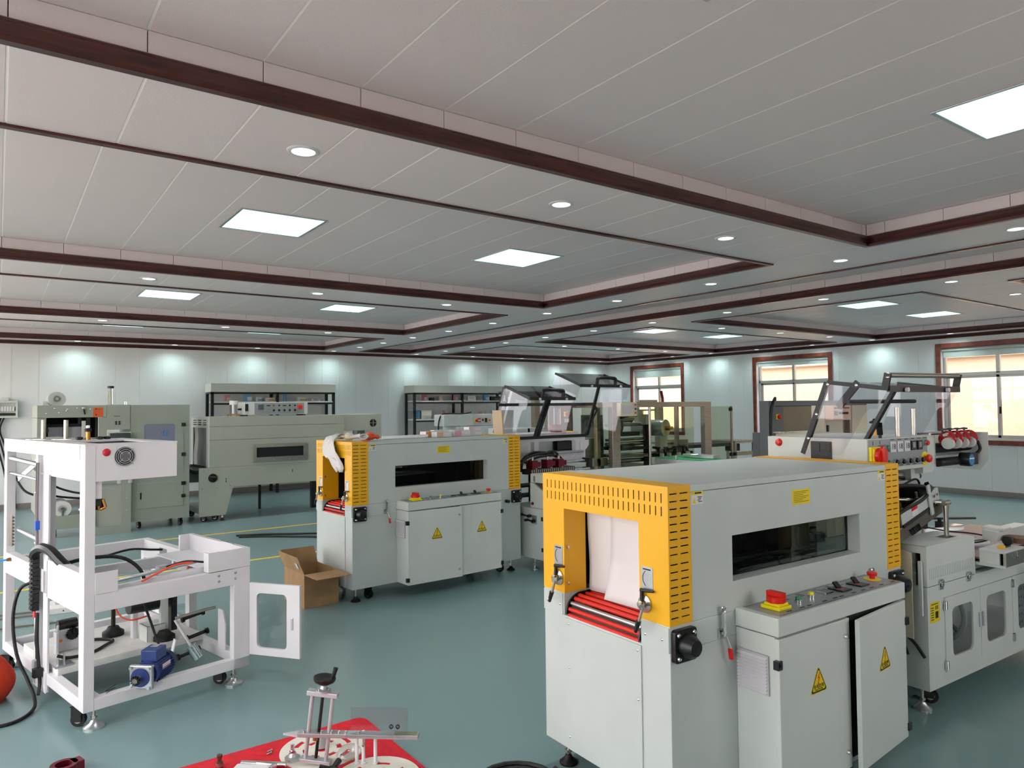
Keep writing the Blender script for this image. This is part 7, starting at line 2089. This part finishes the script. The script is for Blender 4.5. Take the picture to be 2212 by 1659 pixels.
bag = MB().lathe([(0.0, 0.0), (0.05, 0.002), (0.06, 0.02), (0.045, 0.045), (0.02, 0.055), (0.0, 0.05)], (1.335, 3.16, 0.0108), n=9).build('screw_bag', glass('clear_bag_film', (0.9, 0.9, 0.9), 0.12, 0.15))
tag(bag, 'crumpled clear plastic bag of screws between the discs', 'bag')
for k, (x, y) in enumerate(((1.045, 3.445), (1.035, 3.42))):
    s_ = MB().cyl((0, 0, 0.004), (0.02, 0.006, 0.004), 0.003, 8).cyl((0.02, 0.006, 0.004), (0.025, 0.0075, 0.004), 0.0055, 8).build('loose_screw', CHR, None, loc=(x, y, 0.008))
    tag(s_, '%s loose screw at the edge of the slotted disc' % ('upper', 'lower')[k], 'screw', 'loose screws on the red mat')
# coil of black hose at the bottom edge
co = MB()
pts = []
for k in range(58):
    a = k * 0.33
    R = 0.13 + 0.0011 * k
    pts.append((R * math.cos(a), R * math.sin(a), 0.013 + 0.0006 * k))
co.tube(pts, 0.012, 8, 1)
co = co.build('hose_coil', RUB, None, loc=(1.79, 2.46, 0))
tag(co, 'coiled black rubber hose on the floor in front of the nearest tunnel', 'hose')
# crimson pulley half at the lower left
cp2 = thing('crimson_clamp', 'crimson anodised clamp ring lying on the floor, half out of view', 'clamp', (0.258, 3.80, 0), 0.3)
MB().lathe([(0.035, 0.0), (0.055, 0.0), (0.055, 0.05), (0.035, 0.05), (0.035, 0.0)], (0, 0, 0), n=24).build('ring', DRED, cp2)
MB().box(0.03, 0.075, -0.03, 0.03, 0.0, 0.05).build('clamp_lug', DRED, cp2, 0.004)

# orange-red fabric bag at the left edge
rs = thing('fabric_bag', 'orange-red fabric bag on the floor, cut off by the left picture edge', 'bag', (-0.05, 5.0, 0), 0)
ORF = mat('orange_red_fabric', S(206, 58, 28), 0.85, bump=0.3, bscale=200)
vs, fs = [], []
N_, K_ = 14, 28
for i in range(N_ + 1):
    f = i / N_
    r = 0.15 * math.sin(PI * (0.16 + 0.80 * f)) ** 0.55
    for k in range(K_):
        a = 2 * PI * k / K_
        rr = r * (1 + 0.05 * math.sin(3 * a + 5 * f) + 0.03 * math.sin(7 * a - 3 * f))
        vs.append((rr * math.cos(a), rr * math.sin(a), 0.27 * f))
for i in range(N_):
    for k in range(K_):
        fs.append((i * K_ + k, i * K_ + (k + 1) % K_, (i + 1) * K_ + (k + 1) % K_, (i + 1) * K_ + k))
fs += [tuple(range(K_)), tuple(N_ * K_ + k for k in range(K_))]
bb_ = MB()
bb_._add(vs, fs)
bb_.build('bag_body', ORF, rs)
MB().tube([(-0.05, 0.0, 0.265), (-0.04, 0.0, 0.33), (0.0, 0.0, 0.35), (0.04, 0.0, 0.33), (0.05, 0.0, 0.265)], 0.008, 8).build('bag_loop', BLK, rs)

# loose parts on the floor behind the white frame
fb2 = thing('post_base', 'white drilled base plate with steel pole on the floor behind the white frame', 'base plate', (0.33, 6.83, 0), -0.15)
MB().box(0.0, 0.36, 0.0, 0.3, 0.0, 0.045).build('base_box', mat('scuffed_white', S(222, 220, 216), 0.5), fb2, 0.003)
MB().cyl((0.07, 0.15, 0.045), (0.07, 0.15, 0.36), 0.02, 14).build('pole', STEEL, fb2)
for x in (0.12, 0.24):
    MB().cyl((x, -0.001, 0.022), (x, 0.001, 0.022), 0.006, 8).build('drilled_hole', DARK, fb2)
for k, (a, b_) in enumerate((((-0.1, 6.62, 0.006), (0.43, 6.53, 0.006)), ((-0.2, 6.95, 0.006), (0.28, 6.86, 0.006)), ((-0.2, 7.08, 0.006), (0.28, 6.98, 0.006)))):
    o = MB().bar(a, b_, 0.02, 0.012).build('steel_bar', mat('zinc_dark', S(120, 112, 104), 0.45), None)
    tag(o, '%s flat steel bar on the floor behind the white frame' % ('nearest', 'middle', 'farthest')[k], 'metal bar', 'flat bars behind the white frame')
tw = MB().tube([(0, 0, 0), (0.045, 0.018, 0.014), (0.0, 0.022, 0.004), (0.05, 0.05, 0.018)], 0.0015, 6, 2).build('bent_wire', RUB, None, loc=(0.47, 4.25, 0.168))
tag(tw, 'small bent black wire on the bottom rail of the white frame', 'wire')
